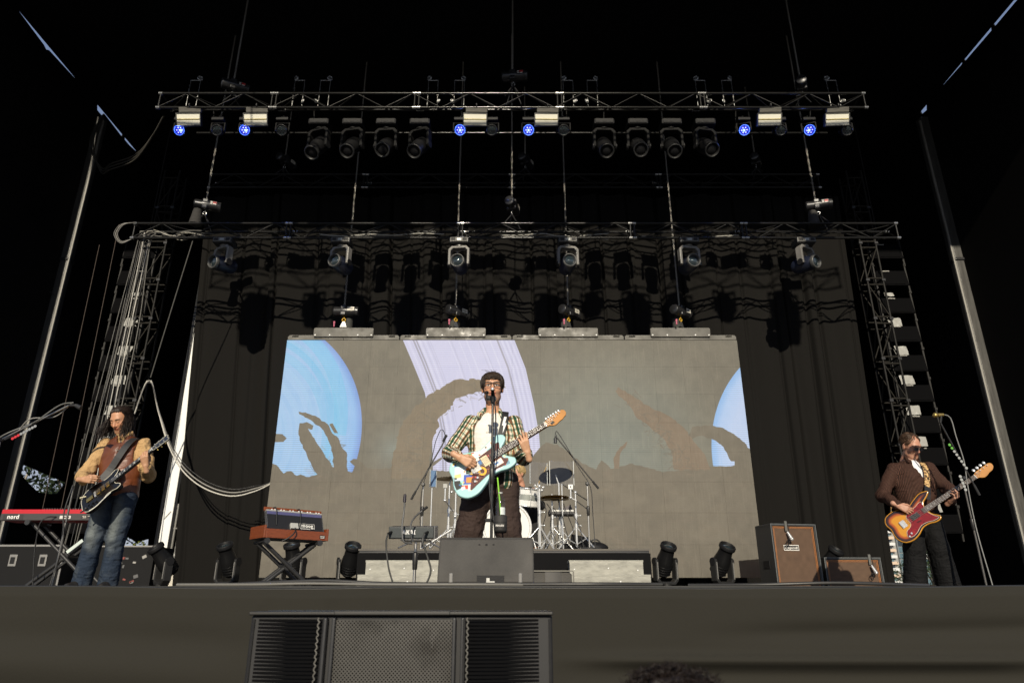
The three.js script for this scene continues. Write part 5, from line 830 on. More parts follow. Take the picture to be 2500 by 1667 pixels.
{
  const a = hwStand('cymbal_stand', 'cymbal stand with a tilted grey crash right of the singer', V(0.60, RISER, 9.0), 0.86, { cat: 'cymbal stand' }); strut('tilter', [0, 0.84, 0], [-0.04, 0.97, 0.0], 0.009, M.chrome, a); cymbal(a, -0.04, 0.965, 0.0, 0.22, -0.30, 0.13, under); part('wing_nut', [ball(0.018, -0.04, 1.0, 0)], M.chrome, a);
  const b = hwStand('cymbal_stand', 'cymbal stand with a dark crash left of the singer', V(-0.80, RISER, 9.0), 0.86, { a0: 1.2, cat: 'cymbal stand' }); cymbal(b, 0.02, 0.93, 0.0, 0.21, 0.02, 0.03, brass); strut('tilter', [0, 0.84, 0], [0.02, 0.93, 0], 0.009, M.chrome, b);
  const c = hwStand('hi_hat_stand', 'stand with brass hi-hat cymbals at the right of the kit', V(0.50, RISER, 8.85), 0.70, { a0: 0.1, cat: 'cymbal stand' }); cymbal(c, 0.03, 0.648, 0, 0.185, 0.05, 0.0, brass); cymbal(c, 0.03, 0.64, 0, 0.185, Math.PI - 0.05, 0, brass);
  const d = hwStand('tom_stand', 'chrome stand holding the tom beside the bass drum', V(0.34, RISER, 8.75), 0.78, { a0: 0.9 }); parts('clamp', [[0, 0.78, 0.02], [0.05, 0.77, 0], [-0.04, 0.75, 0.01], [0.03, 0.73, 0.03], [-0.05, 0.79, 0]].map(([x, y, z]) => ball(0.02, x, y, z)), M.chrome, d);
  const e = hwStand('pad_stand', 'chrome stand at the right end of the kit', V(0.79, RISER, 8.8), 0.72, { a0: 0.6 }); strut('boom', [-0.18, 0.83, 0], [0.14, 0.62, 0], 0.007, standDark, e); part('clamp', [ball(0.022, 0, 0.715, 0)], M.chrome, e);
  const f = hwStand('tom_stand', 'chrome stand left of the bass drum', V(-0.70, RISER, 8.8), 0.74, { a0: 1.9 }); parts('clamp', [[0, 0.74, 0.02], [0.05, 0.7, 0], [-0.05, 0.72, 0.01], [0.0, 0.42, 0.03]].map(([x, y, z]) => ball(0.02, x, y, z)), M.chrome, f);
  const g = hwStand('tom_stand', 'second chrome stand left of the bass drum', V(-0.56, RISER, 8.8), 0.66, { a0: 0.7 }); part('clamp', [ball(0.022, 0, 0.6, 0)], M.chrome, g);
  const s = thing('foot_rack', 'sloping chrome foot rack at the left end of the drum kit', 'drum stand', V(-0.93, RISER, 8.6)); strut('rail', [-0.16, 0.02, 0], [0.2, 0.24, 0], 0.013, M.chrome, s); strut('rail', [-0.15, 0.02, 0.06], [0.21, 0.24, 0.06], 0.013, M.chrome, s); for (let k = 0; k < 5; k++) part('clip', [box(0.025, 0.025, 0.07, -0.1 + 0.06 * k, 0.04 + 0.037 * k, 0.03, 0, 0, 0.55)], M.dark, s); strut('prop', [0.2, 0, 0.03], [0.2, 0.23, 0.03], 0.01, M.chrome, s);
  const p = thing('percussion_pad', 'electronic percussion pad with a pale front between the chrome stands', 'drum pad', V(0.62, 0.92, 8.95)); part('body', [rbox(0.32, 0.06, 0.24, 0.008, 0, 0.03, 0)], mat(0.03, 0.03, 0.032, 0.5), p); part('front_strip', [rbox(0.27, 0.024, 0.01, 0.003, 0.01, 0.045, 0.122)], mat(0.6, 0.6, 0.57, 0.5), p); part('flap', [extrude(shapeOf([[0.0, 0], [0.17, 0], [0.15, 0.07]]), 0.01)], mat(0.10, 0.085, 0.09, 0.6), p); p.children[2].position.set(-0.03, 0.06, 0.05); strut('post', [0, 0.02, 0], [0, -0.44, 0], 0.012, M.chrome, p);
  const th = thing('drum_throne', 'round drum stool behind the kit', 'stool', V(0.03, RISER, 9.85)); part('seat', [lathe([[0, 0.42], [0.16, 0.42], [0.18, 0.44], [0.18, 0.48], [0.15, 0.5], [0, 0.5]], 24)], M.black, th); strut('post', [0, 0.02, 0], [0, 0.43, 0], 0.018, M.chrome, th); for (let k = 0; k < 3; k++) strut('leg', [0, 0.2, 0], [Math.cos(k * 2.1) * 0.25, 0.01, Math.sin(k * 2.1) * 0.25], 0.01, M.chrome, th);
  const w = thing('small_monitor', 'small black monitor wedge on the riser at the right of the kit', 'monitor speaker', V(0.84, RISER, 8.95), -0.5); const wg = extrude(shapeOf([[-0.1, 0], [0.13, 0], [0.06, 0.19], [-0.06, 0.22]]), 0.24, 0.008); part('cabinet', wg, M.black, w); part('handle', [ring(0.06, 0.008, 0.1, 0.12, 0.0, 0, 1.2, 0.3, 16, 6)], M.dark, w);
  const bg = thing('equipment_bag', 'black soft bag lying behind the small monitor on the riser', 'bag', V(1.02, RISER, 9.1)); part('body', [ball(0.16, 0, 0.07, 0, 1.2, 0.48, 0.8, 18)], M.black, bg); part('handle', [ring(0.07, 0.009, 0.02, 0.1, 0.05, 0.3, 0, 0.5, 16, 6)], M.dark, bg);
  const cp = thing('cap_and_towel', 'dark cap lying on the riser under the percussion pad', 'cap', V(0.68, RISER, 9.2)); part('crown', [ball(0.09, 0, 0.06, 0, 1, 0.9, 1, 16)], M.black, cp); part('brim', [rbox(0.14, 0.012, 0.12, 0.005, 0.02, 0.03, 0.1, 0.25)], M.black, cp);
  for (let k = 0; k < 6; k++) solo('kit_cable', `thin black cable tangled among the drum stands, ${['first', 'second', 'third', 'fourth', 'fifth', 'sixth'][k]} from the left`, 'cable', tube([V(0.36 + 0.07 * k, 1.1 - 0.05 * (k % 3), 8.8), V(0.42 + 0.06 * k, 0.95, 8.72), V(0.38 + 0.09 * k, 0.75, 8.75), V(0.45 + 0.08 * k, 0.58, 8.7), V(0.4 + 0.1 * k, RISER + 0.01, 8.72)], 0.005, 40, 5), M.cableDark, 'cables among the drum stands');
}
// clear acrylic shields round the cymbals
{
  const acryl = new THREE.MeshPhysicalMaterial({ transmission: 1, thickness: 0, roughness: 0.02, ior: 1.49, side: THREE.DoubleSide }); acryl.color.setRGB(1, 1, 1);
  const edge = mat(0.55, 0.58, 0.58, 0.3);
  function shield(label, x, d, w, h, turn, y) { const t = thing('acrylic_shield', label, 'drum shield', V(x, y, d), turn, 'clear drum shields'); part('sheet', [box(w, h, 0.006, 0, h / 2, 0)], acryl, t); part('edge', [box(0.006, h, 0.008, -w / 2, h / 2, 0)], edge, t); part('edge', [box(0.006, h, 0.008, w / 2, h / 2, 0)], edge, t); strut('post', [0, 0.02, -0.02], [0, RISER - y, -0.02], 0.008, M.chrome, t); return t; }
  shield('clear acrylic shield panel in front of the right crash cymbal', 0.62, 8.72, 0.30, 0.30, 0.0, 1.26);
  shield('clear acrylic shield panel turned left beside the right crash', 0.335, 8.78, 0.26, 0.28, 0.55, 1.28);
  const s3 = shield('clear acrylic shield panel at the left of the drum kit', -0.98, 8.7, 0.09, 0.22, 0.6, 1.23);
  part('tinted_film', [box(0.07, 0.2, 0.003, 0, 0.11, 0.006)], mat(0.16, 0.26, 0.42, 0.15), s3);
  const cm = thing('clip_microphone', 'small square clip microphone with a spade mark beside the right shield', 'microphone', V(0.72, 1.13, 8.65));
  print('face', 0.055, 0.055, (c, w, h) => { c.fillStyle = '#e8e8e4'; c.fillRect(0, 0, w, h); c.fillStyle = '#181818'; c.beginPath(); c.moveTo(w / 2, h * 0.2); c.lineTo(w * 0.72, h * 0.62); c.lineTo(w * 0.28, h * 0.62); c.closePath(); c.fill(); c.fillRect(w * 0.45, h * 0.6, w * 0.1, h * 0.18); }, cm, 0, 0.1, 0.012, {}, 1200);
  part('block', [rbox(0.058, 0.058, 0.02, 0.004, 0, 0.1, 0)], M.white, cm); strut('stem', [0, 0.07, 0], [0, -0.02, 0], 0.01, M.chrome, cm); part('joint', [ball(0.022, 0, -0.03, 0), rod([0, -0.03, 0], [0.07, -0.07, 0], 0.009)], M.chrome, cm); strut('arm', [0.04, -0.05, 0], [0.2, -0.17, 0], 0.006, M.dark, cm);
  const cm2 = thing('clip_microphone', 'small square clip microphone below the left crash cymbal', 'microphone', V(-0.82, 1.10, 8.65)); part('block', [rbox(0.055, 0.055, 0.03, 0.004, 0, 0.14, 0)], mat(0.3, 0.3, 0.28, 0.4), cm2); strut('stem', [0, 0.11, 0], [0, -0.03, 0], 0.01, M.chrome, cm2); strut('arm', [0, -0.03, 0], [0.1, -0.16, 0], 0.007, M.dark, cm2); part('joint', [ball(0.02, 0, -0.03, 0)], M.chrome, cm2);
}
// ---------------------------------------------------------------- figures: distance fields meshed into continuous surfaces
const cap = (a, b, r1, r2 = r1) => { const [ax, ay, az] = a, bx = b[0] - ax, by = b[1] - ay, bz = b[2] - az, bb = bx * bx + by * by + bz * bz; return (x, y, z) => { const px = x - ax, py = y - ay, pz = z - az; let t = (px * bx + py * by + pz * bz) / bb; t = t < 0 ? 0 : t > 1 ? 1 : t; const dx = px - bx * t, dy = py - by * t, dz = pz - bz * t; return Math.sqrt(dx * dx + dy * dy + dz * dz) - (r1 + (r2 - r1) * t); }; };
const ell = (c, r) => (x, y, z) => { const a = (x - c[0]) / r[0], b = (y - c[1]) / r[1], d = (z - c[2]) / r[2], k0 = Math.sqrt(a * a + b * b + d * d), e = a / r[0], f = b / r[1], g = d / r[2], k1 = Math.sqrt(e * e + f * f + g * g); return k1 < 1e-9 ? -Math.min(...r) : k0 * (k0 - 1) / k1; };
const slabs = (rows) => (x, y, z) => {                 // torso or skirt: rows [y, cx, cz, rx, rz] from low to high
  const n = rows.length; let i = 0; const yc = clamp(y, rows[0][0], rows[n - 1][0]); while (i < n - 2 && yc > rows[i + 1][0]) i++;
  const a = rows[i], b = rows[i + 1]; let t = (yc - a[0]) / (b[0] - a[0]); t = t * t * (3 - 2 * t) * 0.5 + t * 0.5;
  const cx = a[1] + (b[1] - a[1]) * t, cz = a[2] + (b[2] - a[2]) * t, rx = a[3] + (b[3] - a[3]) * t, rz = a[4] + (b[4] - a[4]) * t, u = (x - cx) / rx, v = (z - cz) / rz, k = Math.sqrt(u * u + v * v), q = (k - 1) * (k > 1e-6 ? Math.sqrt(((x - cx) ** 2 + (z - cz) ** 2)) / k : Math.min(rx, rz)), dy = Math.abs(y - yc);
  return q > 0 ? Math.hypot(q, dy) : Math.max(q, dy > 0 ? dy : q);
};
const smin = (a, b, k) => { const h = clamp(0.5 + 0.5 * (b - a) / k, 0, 1); return b + (a - b) * h - k * h * (1 - h); };
const union = (list, k) => (x, y, z) => { let d = list[0](x, y, z); for (let i = 1; i < list.length; i++) { const e = list[i](x, y, z); d = e - d > k ? d : d - e > k ? e : smin(d, e, k); } return d; };
function meshField(f, lo, hi, h) {                      // naive surface nets
  const nx = Math.ceil((hi[0] - lo[0]) / h) + 1, ny = Math.ceil((hi[1] - lo[1]) / h) + 1, nz = Math.ceil((hi[2] - lo[2]) / h) + 1, F = new Float32Array(nx * ny * nz);
  const S = 4;                                          // coarse pass: skip blocks that are far from the surface
  for (let k0 = 0; k0 < nz; k0 += S) for (let j0 = 0; j0 < ny; j0 += S) for (let i0 = 0; i0 < nx; i0 += S) {
    const c = f(lo[0] + (i0 + 1.5) * h, lo[1] + (j0 + 1.5) * h, lo[2] + (k0 + 1.5) * h), far = Math.abs(c) > h * 7;
    for (let k = k0; k < Math.min(k0 + S, nz); k++) for (let j = j0; j < Math.min(j0 + S, ny); j++) for (let i = i0; i < Math.min(i0 + S, nx); i++) F[i + nx * (j + ny * k)] = far ? c : f(lo[0] + i * h, lo[1] + j * h, lo[2] + k * h);
  }
  const id = new Int32Array(nx * ny * nz).fill(-1), pos = [], idx = [], sx = 1, sy = nx, sz = nx * ny;
  const corner = [0, sx, sy, sx + sy, sz, sx + sz, sy + sz, sx + sy + sz], edges = [[0, 1], [2, 3], [4, 5], [6, 7], [0, 2], [1, 3], [4, 6], [5, 7], [0, 4], [1, 5], [2, 6], [3, 7]];
  for (let k = 0; k < nz - 1; k++) for (let j = 0; j < ny - 1; j++) for (let i = 0; i < nx - 1; i++) {
    const o = i + sy * j + sz * k; let m = 0; for (let c = 0; c < 8; c++) if (F[o + corner[c]] < 0) m |= 1 << c; if (m === 0 || m === 255) continue;
    let x = 0, y = 0, z = 0, n = 0;
    for (const [a, b] of edges) { const fa = F[o + corner[a]], fb = F[o + corner[b]]; if ((fa < 0) === (fb < 0)) continue; const t = fa / (fa - fb); x += (a & 1) + ((b & 1) - (a & 1)) * t; y += ((a >> 1) & 1) + (((b >> 1) & 1) - ((a >> 1) & 1)) * t; z += (a >> 2) + ((b >> 2) - (a >> 2)) * t; n++; }
    id[o] = pos.length / 3; pos.push(lo[0] + (i + x / n) * h, lo[1] + (j + y / n) * h, lo[2] + (k + z / n) * h);
  }
  const quad = (a, b, c, d, flip) => { if (a < 0 || b < 0 || c < 0 || d < 0) return; flip ? idx.push(a, c, b, a, d, c) : idx.push(a, b, c, a, c, d); };
  for (let k = 1; k < nz - 1; k++) for (let j = 1; j < ny - 1; j++) for (let i = 1; i < nx - 1; i++) {
    const o = i + sy * j + sz * k, s = F[o] < 0;
    if (s !== F[o + sx] < 0) quad(id[o - sy - sz], id[o - sz], id[o], id[o - sy], !s);
    if (s !== F[o + sy] < 0) quad(id[o - sx - sz], id[o - sx], id[o], id[o - sz], !s);
    if (s !== F[o + sz] < 0) quad(id[o - sx - sy], id[o - sy], id[o], id[o - sx], !s);
  }
  const g = new THREE.BufferGeometry(); g.setAttribute('position', new THREE.Float32BufferAttribute(pos, 3)); g.setIndex(idx); g.computeVertexNormals(); return g;
}
const boundsOf = (pts, m) => { const lo = [1e9, 1e9, 1e9], hi = [-1e9, -1e9, -1e9]; for (const p of pts) for (let k = 0; k < 3; k++) { lo[k] = Math.min(lo[k], p[k] - m); hi[k] = Math.max(hi[k], p[k] + m); } return [lo, hi]; };
function tint(g, fn) { const p = g.attributes.position, c = new Float32Array(p.count * 3); for (let i = 0; i < p.count; i++) { const q = fn(p.getX(i), p.getY(i), p.getZ(i)); c[3 * i] = q[0]; c[3 * i + 1] = q[1]; c[3 * i + 2] = q[2]; } g.setAttribute('color', new THREE.BufferAttribute(c, 3)); return g; }
function limbUV(g, bones) {                             // cloth grain runs along each limb: uv in metres
  const n = g.toNonIndexed(), p = n.attributes.position, uv = new Float32Array(p.count * 2), C = new THREE.Vector3(), P = new THREE.Vector3();
  for (let f = 0; f < p.count; f += 3) {
    C.set(0, 0, 0); for (let k = 0; k < 3; k++) C.add(P.fromBufferAttribute(p, f + k)); C.divideScalar(3);
    let best = null, bd = 1e9; for (const b of bones) { const d = b.d(C.x, C.y, C.z); if (d < bd) { bd = d; best = b; } }
    let u0 = null;
    for (let k = 0; k < 3; k++) { P.fromBufferAttribute(p, f + k).sub(best.o); const v = P.dot(best.ax); let a = Math.atan2(P.dot(best.e1), P.dot(best.e2)); if (u0 === null) u0 = a; else { if (a - u0 > Math.PI) a -= 2 * Math.PI; if (u0 - a > Math.PI) a += 2 * Math.PI; } uv[2 * (f + k)] = a * best.R; uv[2 * (f + k) + 1] = v; }
  }
  n.setAttribute('uv', new THREE.BufferAttribute(uv, 2)); return n;
}
function bone(a, b, R, d, front = [0, 0, 1]) { const A = v3(a), ax = v3(b).sub(A).normalize(), e2 = v3(front).addScaledVector(ax, -v3(front).dot(ax)).normalize(), e1 = new THREE.Vector3().crossVectors(ax, e2).normalize(); return { o: A, ax, e1, e2, R, d: d || cap(a, b, R) }; }

// ---- heads: built facing +z round the eye line
function headMesh(o) {
  const w = o.wide || 1, add = [ell([0, 0.03, -0.012], [0.073 * w, 0.088, 0.092]), ell([0, -0.035, 0.018], [0.060 * w, 0.080, 0.068]), cap([-0.02, -0.098, 0.05], [0.02, -0.098, 0.05], 0.022), cap([-0.040 * w, -0.075, 0.01], [-0.018, -0.098, 0.045], 0.020), cap([0.040 * w, -0.075, 0.01], [0.018, -0.098, 0.045], 0.020), ell([-0.036 * w, -0.022, 0.052], [0.024, 0.022, 0.024]), ell([0.036 * w, -0.022, 0.052], [0.024, 0.022, 0.024]), cap([-0.034 * w, 0.023, 0.068], [0.034 * w, 0.023, 0.068], 0.012), cap([0, -0.09, -0.02], [0, -0.17, -0.035], 0.050, 0.053)];
  const fine = [cap([0, 0.012, 0.080], [0, -0.030, 0.101], 0.0075, 0.0115), cap([-0.011, -0.034, 0.089], [0.011, -0.034, 0.089], 0.0085), ell([0, -0.057, 0.078], [0.024, 0.0055, 0.012]), ell([0, -0.067, 0.076], [0.021, 0.0065, 0.012]), ell([-0.076 * w, -0.006, -0.012], [0.009, 0.031, 0.018]), ell([0.076 * w, -0.006, -0.012], [0.009, 0.031, 0.018])];
  const base = union(add, 0.026), det = union(fine, 0.006), sock = [ell([-0.031, 0.002, 0.094], [0.019, 0.012, 0.018]), ell([0.031, 0.002, 0.094], [0.019, 0.012, 0.018])], eyes = union([ell([-0.031, 0.001, 0.071], [0.0135, 0.0125, 0.0125]), ell([0.031, 0.001, 0.071], [0.0135, 0.0125, 0.0125])], 0.001);
  const f = (x, y, z) => { let d = base(x, y, z); for (const s of sock) d = -smin(-d, s(x, y, z), 0.010); d = smin(d, det(x, y, z), 0.008); const m = Math.max(0.0022 - 0.9 * Math.abs(y + 0.0615), -1); d += Math.abs(x) < 0.023 && z > 0.06 && m > 0 ? m * 0.9 : 0; return Math.min(d, eyes(x, y, z)); };
  const g = meshField(f, [-0.11, -0.185, -0.125], [0.11, 0.135, 0.125], 0.0040), s = o.skin, mix = (a, b, t) => [a[0] + (b[0] - a[0]) * t, a[1] + (b[1] - a[1]) * t, a[2] + (b[2] - a[2]) * t];
  return tint(g, (x, y, z) => {
    let c = mix(s, [s[0] * 1.05, s[1] * 0.86, s[2] * 0.8], 0.5 + 0.5 * noise(x * 60, y * 60, z * 60));
    c = mix(c, [s[0] * 1.02, s[1] * 0.72, s[2] * 0.66], 0.55 * Math.exp(-((Math.abs(x) - 0.037) ** 2 + (y + 0.022) ** 2) / 0.0005) * (z > 0.03 ? 1 : 0) + 0.5 * Math.exp(-(x * x + (y + 0.03) ** 2) / 0.00025) * (z > 0.08 ? 1 : 0));
    if (z > 0.066 && Math.abs(x) < 0.024 && y > -0.076 && y < -0.050) c = Math.abs(y + 0.0615) < 0.0022 ? [s[0] * 0.28, s[1] * 0.18, s[2] * 0.16] : [s[0] * 0.82, s[1] * 0.5, s[2] * 0.5];
    else if (o.stubble && y < -0.04 && y > -0.125 && z > -0.02) { const e = smooth(-0.036, -0.058, y) * o.stubble * (0.75 + 0.25 * noise(x * 300, y * 300, z * 300)); c = mix(c, o.beard || [s[0] * 0.42, s[1] * 0.45, s[2] * 0.5], e); }
    if (o.moustache && z > 0.07 && Math.abs(x) < 0.03 && y > -0.052 && y < -0.040) c = mix(c, o.beard, o.moustache);
    const bx = Math.abs(x) - 0.031; if (z > 0.058 && Math.abs(bx) < 0.019 && Math.abs(y - 0.0245 + bx * bx * 9) < 0.0048) c = o.brow || [0.03, 0.02, 0.015];
    const ex = Math.abs(x) - 0.031, er = Math.hypot(ex, (y - 0.001) * 1.0); if (z > 0.076 && er < 0.0135) { if (o.closed) { if (Math.abs(y + 0.005) < 0.002) c = [0.03, 0.018, 0.012]; } else if (Math.abs(y - 0.001) < 0.0062) c = er < 0.0058 ? [0.02, 0.015, 0.012] : [0.55, 0.5, 0.46]; else if (y > 0.006 && y < 0.0095) c = [0.05, 0.03, 0.02]; }
    return c;
  });
}
// ---- hands: palm and five chains
function handMesh(wrist, f, s, facing, o = {}) {
  const F = v3(f).normalize(), Sd = v3(s).addScaledVector(F, -v3(s).dot(F)).normalize(), N = new THREE.Vector3().crossVectors(F, Sd); if (N.dot(v3(facing)) < 0) N.negate();
  const W = v3(wrist), k = o.size || 1, at = (a, b, c) => { const p = W.clone().addScaledVector(F, a * k).addScaledVector(Sd, b * k).addScaledVector(N, c * k); return [p.x, p.y, p.z]; };
  const prim = [], pts = [];
  const palm = [[0.034, 0.026], [0.038, 0.009], [0.036, -0.009], [0.03, -0.026]].map(([, b], i) => { const e = at([0.088, 0.092, 0.088, 0.080][i], b, -0.002); prim.push(cap(at(0.004, b * 0.55, 0), e, 0.0145 * k, 0.0125 * k)); pts.push(e); return e; });
  prim.push(cap(at(-0.05, 0, 0), at(0.0, 0, 0), 0.026 * k, 0.023 * k)); pts.push(at(-0.05, 0, 0));
  const lens = [[0.042, 0.025, 0.021], [0.047, 0.029, 0.022], [0.043, 0.027, 0.021], [0.034, 0.020, 0.019]], curls = o.curl || [[0.6, 0.8, 0.5], [0.6, 0.8, 0.5], [0.65, 0.8, 0.5], [0.7, 0.8, 0.5]];
  const fingers = [];
  for (let i = 0; i < 4; i++) { let a = 0, p = v3(palm[i]); const spread = (1.5 - i) * (o.spread ?? 0.07), chain = []; let r = 0.0098 * k * (i === 3 ? 0.88 : 1);
    for (let j = 0; j < 3; j++) { a += curls[i][j]; const dir = F.clone().multiplyScalar(Math.cos(a)).addScaledVector(N, Math.sin(a)).addScaledVector(Sd, spread * Math.cos(a)).normalize(), q = p.clone().addScaledVector(dir, lens[i][j] * k); chain.push(cap([p.x, p.y, p.z], [q.x, q.y, q.z], r, r * 0.9)); pts.push([q.x, q.y, q.z]); p = q; r *= 0.92; } fingers.push(union(chain, 0.004 * k)); }
  { const th = o.thumb || [[0.35, 0.75, 0.35], [0.8, 0.35, 0.35], [0.95, 0.1, 0.25]]; let p = v3(at(0.018, 0.016, 0.004)), r = 0.0145 * k; const chain = []; [0.042, 0.034, 0.027].forEach((L, j) => { const q = p.clone().addScaledVector(F.clone().multiplyScalar(th[j][0]).addScaledVector(Sd, th[j][1]).addScaledVector(N, th[j][2]).normalize(), L * k); chain.push(cap([p.x, p.y, p.z], [q.x, q.y, q.z], r, r * 0.85)); pts.push([q.x, q.y, q.z]); p = q; r *= 0.86; }); fingers.push(union(chain, 0.006)); }
  const palmF = union(prim, 0.012 * k), fn = (x, y, z) => { let d = palmF(x, y, z), m = 1e9; for (const q of fingers) m = Math.min(m, q(x, y, z)); return smin(d, m, 0.006); };
  const [lo, hi] = boundsOf(pts, 0.03), g = meshField(fn, lo, hi, 0.0034), sk = o.skin;
  return tint(g, (x, y, z) => { const n = 0.93 + 0.09 * noise(x * 70, y * 70, z * 70); return [sk[0] * n, sk[1] * n * 0.97, sk[2] * n * 0.95]; });
}
const skinMat = mat(1, 1, 1, 0.5, 0, { vertexColors: true, sheen: 0.15 });
const headFrame = (c, rx, ry, rz) => new THREE.Matrix4().compose(v3(c), new THREE.Quaternion().setFromEuler(new THREE.Euler(rx, ry, rz, 'YXZ')), new THREE.Vector3(1, 1, 1));
function strand(pts, r, n = 6) {                        // a tapered lock of hair, three sided
  const c = new THREE.CatmullRomCurve3(pts.map(v3)).getPoints(n), pos = [], idx = [];
  for (let i = 0; i <= n; i++) { const d = (i < n ? c[i + 1].clone().sub(c[i]) : c[i].clone().sub(c[i - 1])).normalize(), a = new THREE.Vector3(d.y, d.z, -d.x).cross(d).normalize(), b = d.clone().cross(a), q = r * (i === n ? 0.12 : Math.min(1, 0.55 + i * 0.5) * (1 - 0.72 * i / n)); for (let k = 0; k < 3; k++) { const t = k * 2.094; pos.push(c[i].x + (a.x * Math.cos(t) + b.x * Math.sin(t)) * q, c[i].y + (a.y * Math.cos(t) + b.y * Math.sin(t)) * q, c[i].z + (a.z * Math.cos(t) + b.z * Math.sin(t)) * q); } }
  for (let i = 0; i < n; i++) for (let k = 0; k < 3; k++) { const a = i * 3 + k, b = i * 3 + (k + 1) % 3; idx.push(a, b, a + 3, b, b + 3, a + 3); }
  const g = new THREE.BufferGeometry(); g.setAttribute('position', new THREE.Float32BufferAttribute(pos, 3)); g.setIndex(idx); g.computeVertexNormals(); return g;
}
function hairTint(g, base) { const k = rr(0.6, 1.5), c = new Float32Array(g.attributes.position.count * 3); for (let i = 0; i < c.length; i += 3) { c[i] = base[0] * k; c[i + 1] = base[1] * k; c[i + 2] = base[2] * k; } g.setAttribute('color', new THREE.BufferAttribute(c, 3)); return g; }
const hairMat = mat(1, 1, 1, 0.42, 0, { vertexColors: true, specularIntensity: 0.6 });
// figure: joints in metres round the point where the person stands (x right, y up, z toward the audience)
function bodyMesh(J, o) {
  const t = o.thin || 0, torso = slabs(o.torso.map(([y, cx, cz, rx, rz]) => [y, cx, cz, rx - 0.028, rz - 0.026]));
  const list = [torso, cap(J.neck, [(J.neck[0] + J.head[0]) / 2, J.head[1] - 0.085, (J.neck[2] + J.head[2]) / 2 - 0.012], 0.058, 0.046)];
  for (const s of ['L', 'R']) { list.push(cap(J['sh' + s], J['el' + s], 0.038, 0.034), cap(J['el' + s], J['wr' + s], 0.034, 0.024)); if (J['hip' + s]) list.push(cap(J['hip' + s], J['kn' + s], 0.068, 0.048), cap(J['kn' + s], J['an' + s], 0.046, 0.034), cap(J['an' + s], [J['an' + s][0] + 0.02 * (s === 'L' ? -1 : 1), 0.045, J['an' + s][2] + 0.12], 0.036, 0.03)); }
  const [lo, hi] = boundsOf([...Object.values(J), [J.neck[0], 0.05, 0.15], [J.neck[0], J.neck[1], -0.1]], 0.11), g = meshField(union(list, 0.03), lo, [hi[0], J.head[1] - 0.03, hi[2]], 0.0125);
  return tint(g, () => o.skin);
}
function person(label, pos, J, o) {
  const t = thing('person', label, 'person', pos);
  const hd = headMesh(o); if (o.headSize) hd.scale(o.headSize, o.headSize, o.headSize); hd.applyMatrix4(headFrame(J.head, ...o.headRot));
  const list = [bodyMesh(J, o), hd, ...o.hands.map((h) => handMesh(h[0], h[1], h[2], h[3], { ...h[4], skin: o.skin }))];
  part('body', list, skinMat, t); return t;
}
const wrinkle = (x, y, z, k, amp) => amp * (noise(x * 13 + k, y * 8, z * 13) * 0.5 + (0.45 - 1.5 * Math.abs(noise(x * 9 + y * 7, y * 17 - x * 9, z * 8 + k))) * 0.75);
function clothPart(name, sdf, pts, margin, h, material, parent, bones, o = {}) {
  const [lo, hi] = boundsOf(pts, margin); if (o.lo !== undefined) lo[1] = o.lo; if (o.hi !== undefined) hi[1] = o.hi;
  let g = meshField((x, y, z) => sdf(x, y, z) + (o.amp ? wrinkle(x, y, z, o.k || 0, o.amp) : 0), lo, hi, h); if (o.tint) g = tint(g, o.tint); if (bones) g = limbUV(g, bones); return part(name, g, material, parent);
}
function ribbon(pts, normals, w, th = 0.005) {          // a flat strap
  const pos = [], idx = [], uv = [], P = pts.map(v3), Nn = normals.map((q) => v3(q).normalize()); let L = 0;
  const c = new THREE.CatmullRomCurve3(P), cn = new THREE.CatmullRomCurve3(Nn), n = 40; let prev = null;
  for (let i = 0; i <= n; i++) { const p = c.getPoint(i / n), d = c.getTangent(i / n), q = cn.getPoint(i / n).normalize(), s = new THREE.Vector3().crossVectors(d, q).normalize(); if (prev) L += prev.distanceTo(p); prev = p; for (const [a, b] of [[-1, 0], [1, 0], [1, 1], [-1, 1]]) { const r = p.clone().addScaledVector(s, a * w / 2).addScaledVector(q, b * th); pos.push(r.x, r.y, r.z); uv.push(a * w / 2, L); } }
  for (let i = 0; i < n; i++) for (let k = 0; k < 4; k++) { const a = i * 4 + k, b = i * 4 + (k + 1) % 4; idx.push(a, b, a + 4, b, b + 4, a + 4); }
  const g = new THREE.BufferGeometry(); g.setAttribute('position', new THREE.Float32BufferAttribute(pos, 3)); g.setAttribute('uv', new THREE.Float32BufferAttribute(uv, 2)); g.setIndex(idx); const m = g.toNonIndexed(); m.computeVertexNormals(); return m;
}
const shoeMat = mat(0.02, 0.018, 0.016, 0.5);
function shoes(parent, J, m = shoeMat) { for (const s of ['L', 'R']) { const a = J['an' + s], dx = 0.03 * (s === 'L' ? -1 : 1); const f = union([cap([a[0], 0.05, a[2] - 0.04], [a[0] + dx * 0.6, 0.045, a[2] + 0.08], 0.045, 0.042), cap([a[0] + dx * 0.6, 0.04, a[2] + 0.08], [a[0] + dx, 0.035, a[2] + 0.16], 0.043, 0.035)], 0.02); part('shoe', meshField((x, y, z) => Math.max(f(x, y, z), 0.004 - y), [a[0] - 0.1, -0.01, a[2] - 0.12], [a[0] + 0.1, 0.12, a[2] + 0.24], 0.008), m, parent); } }

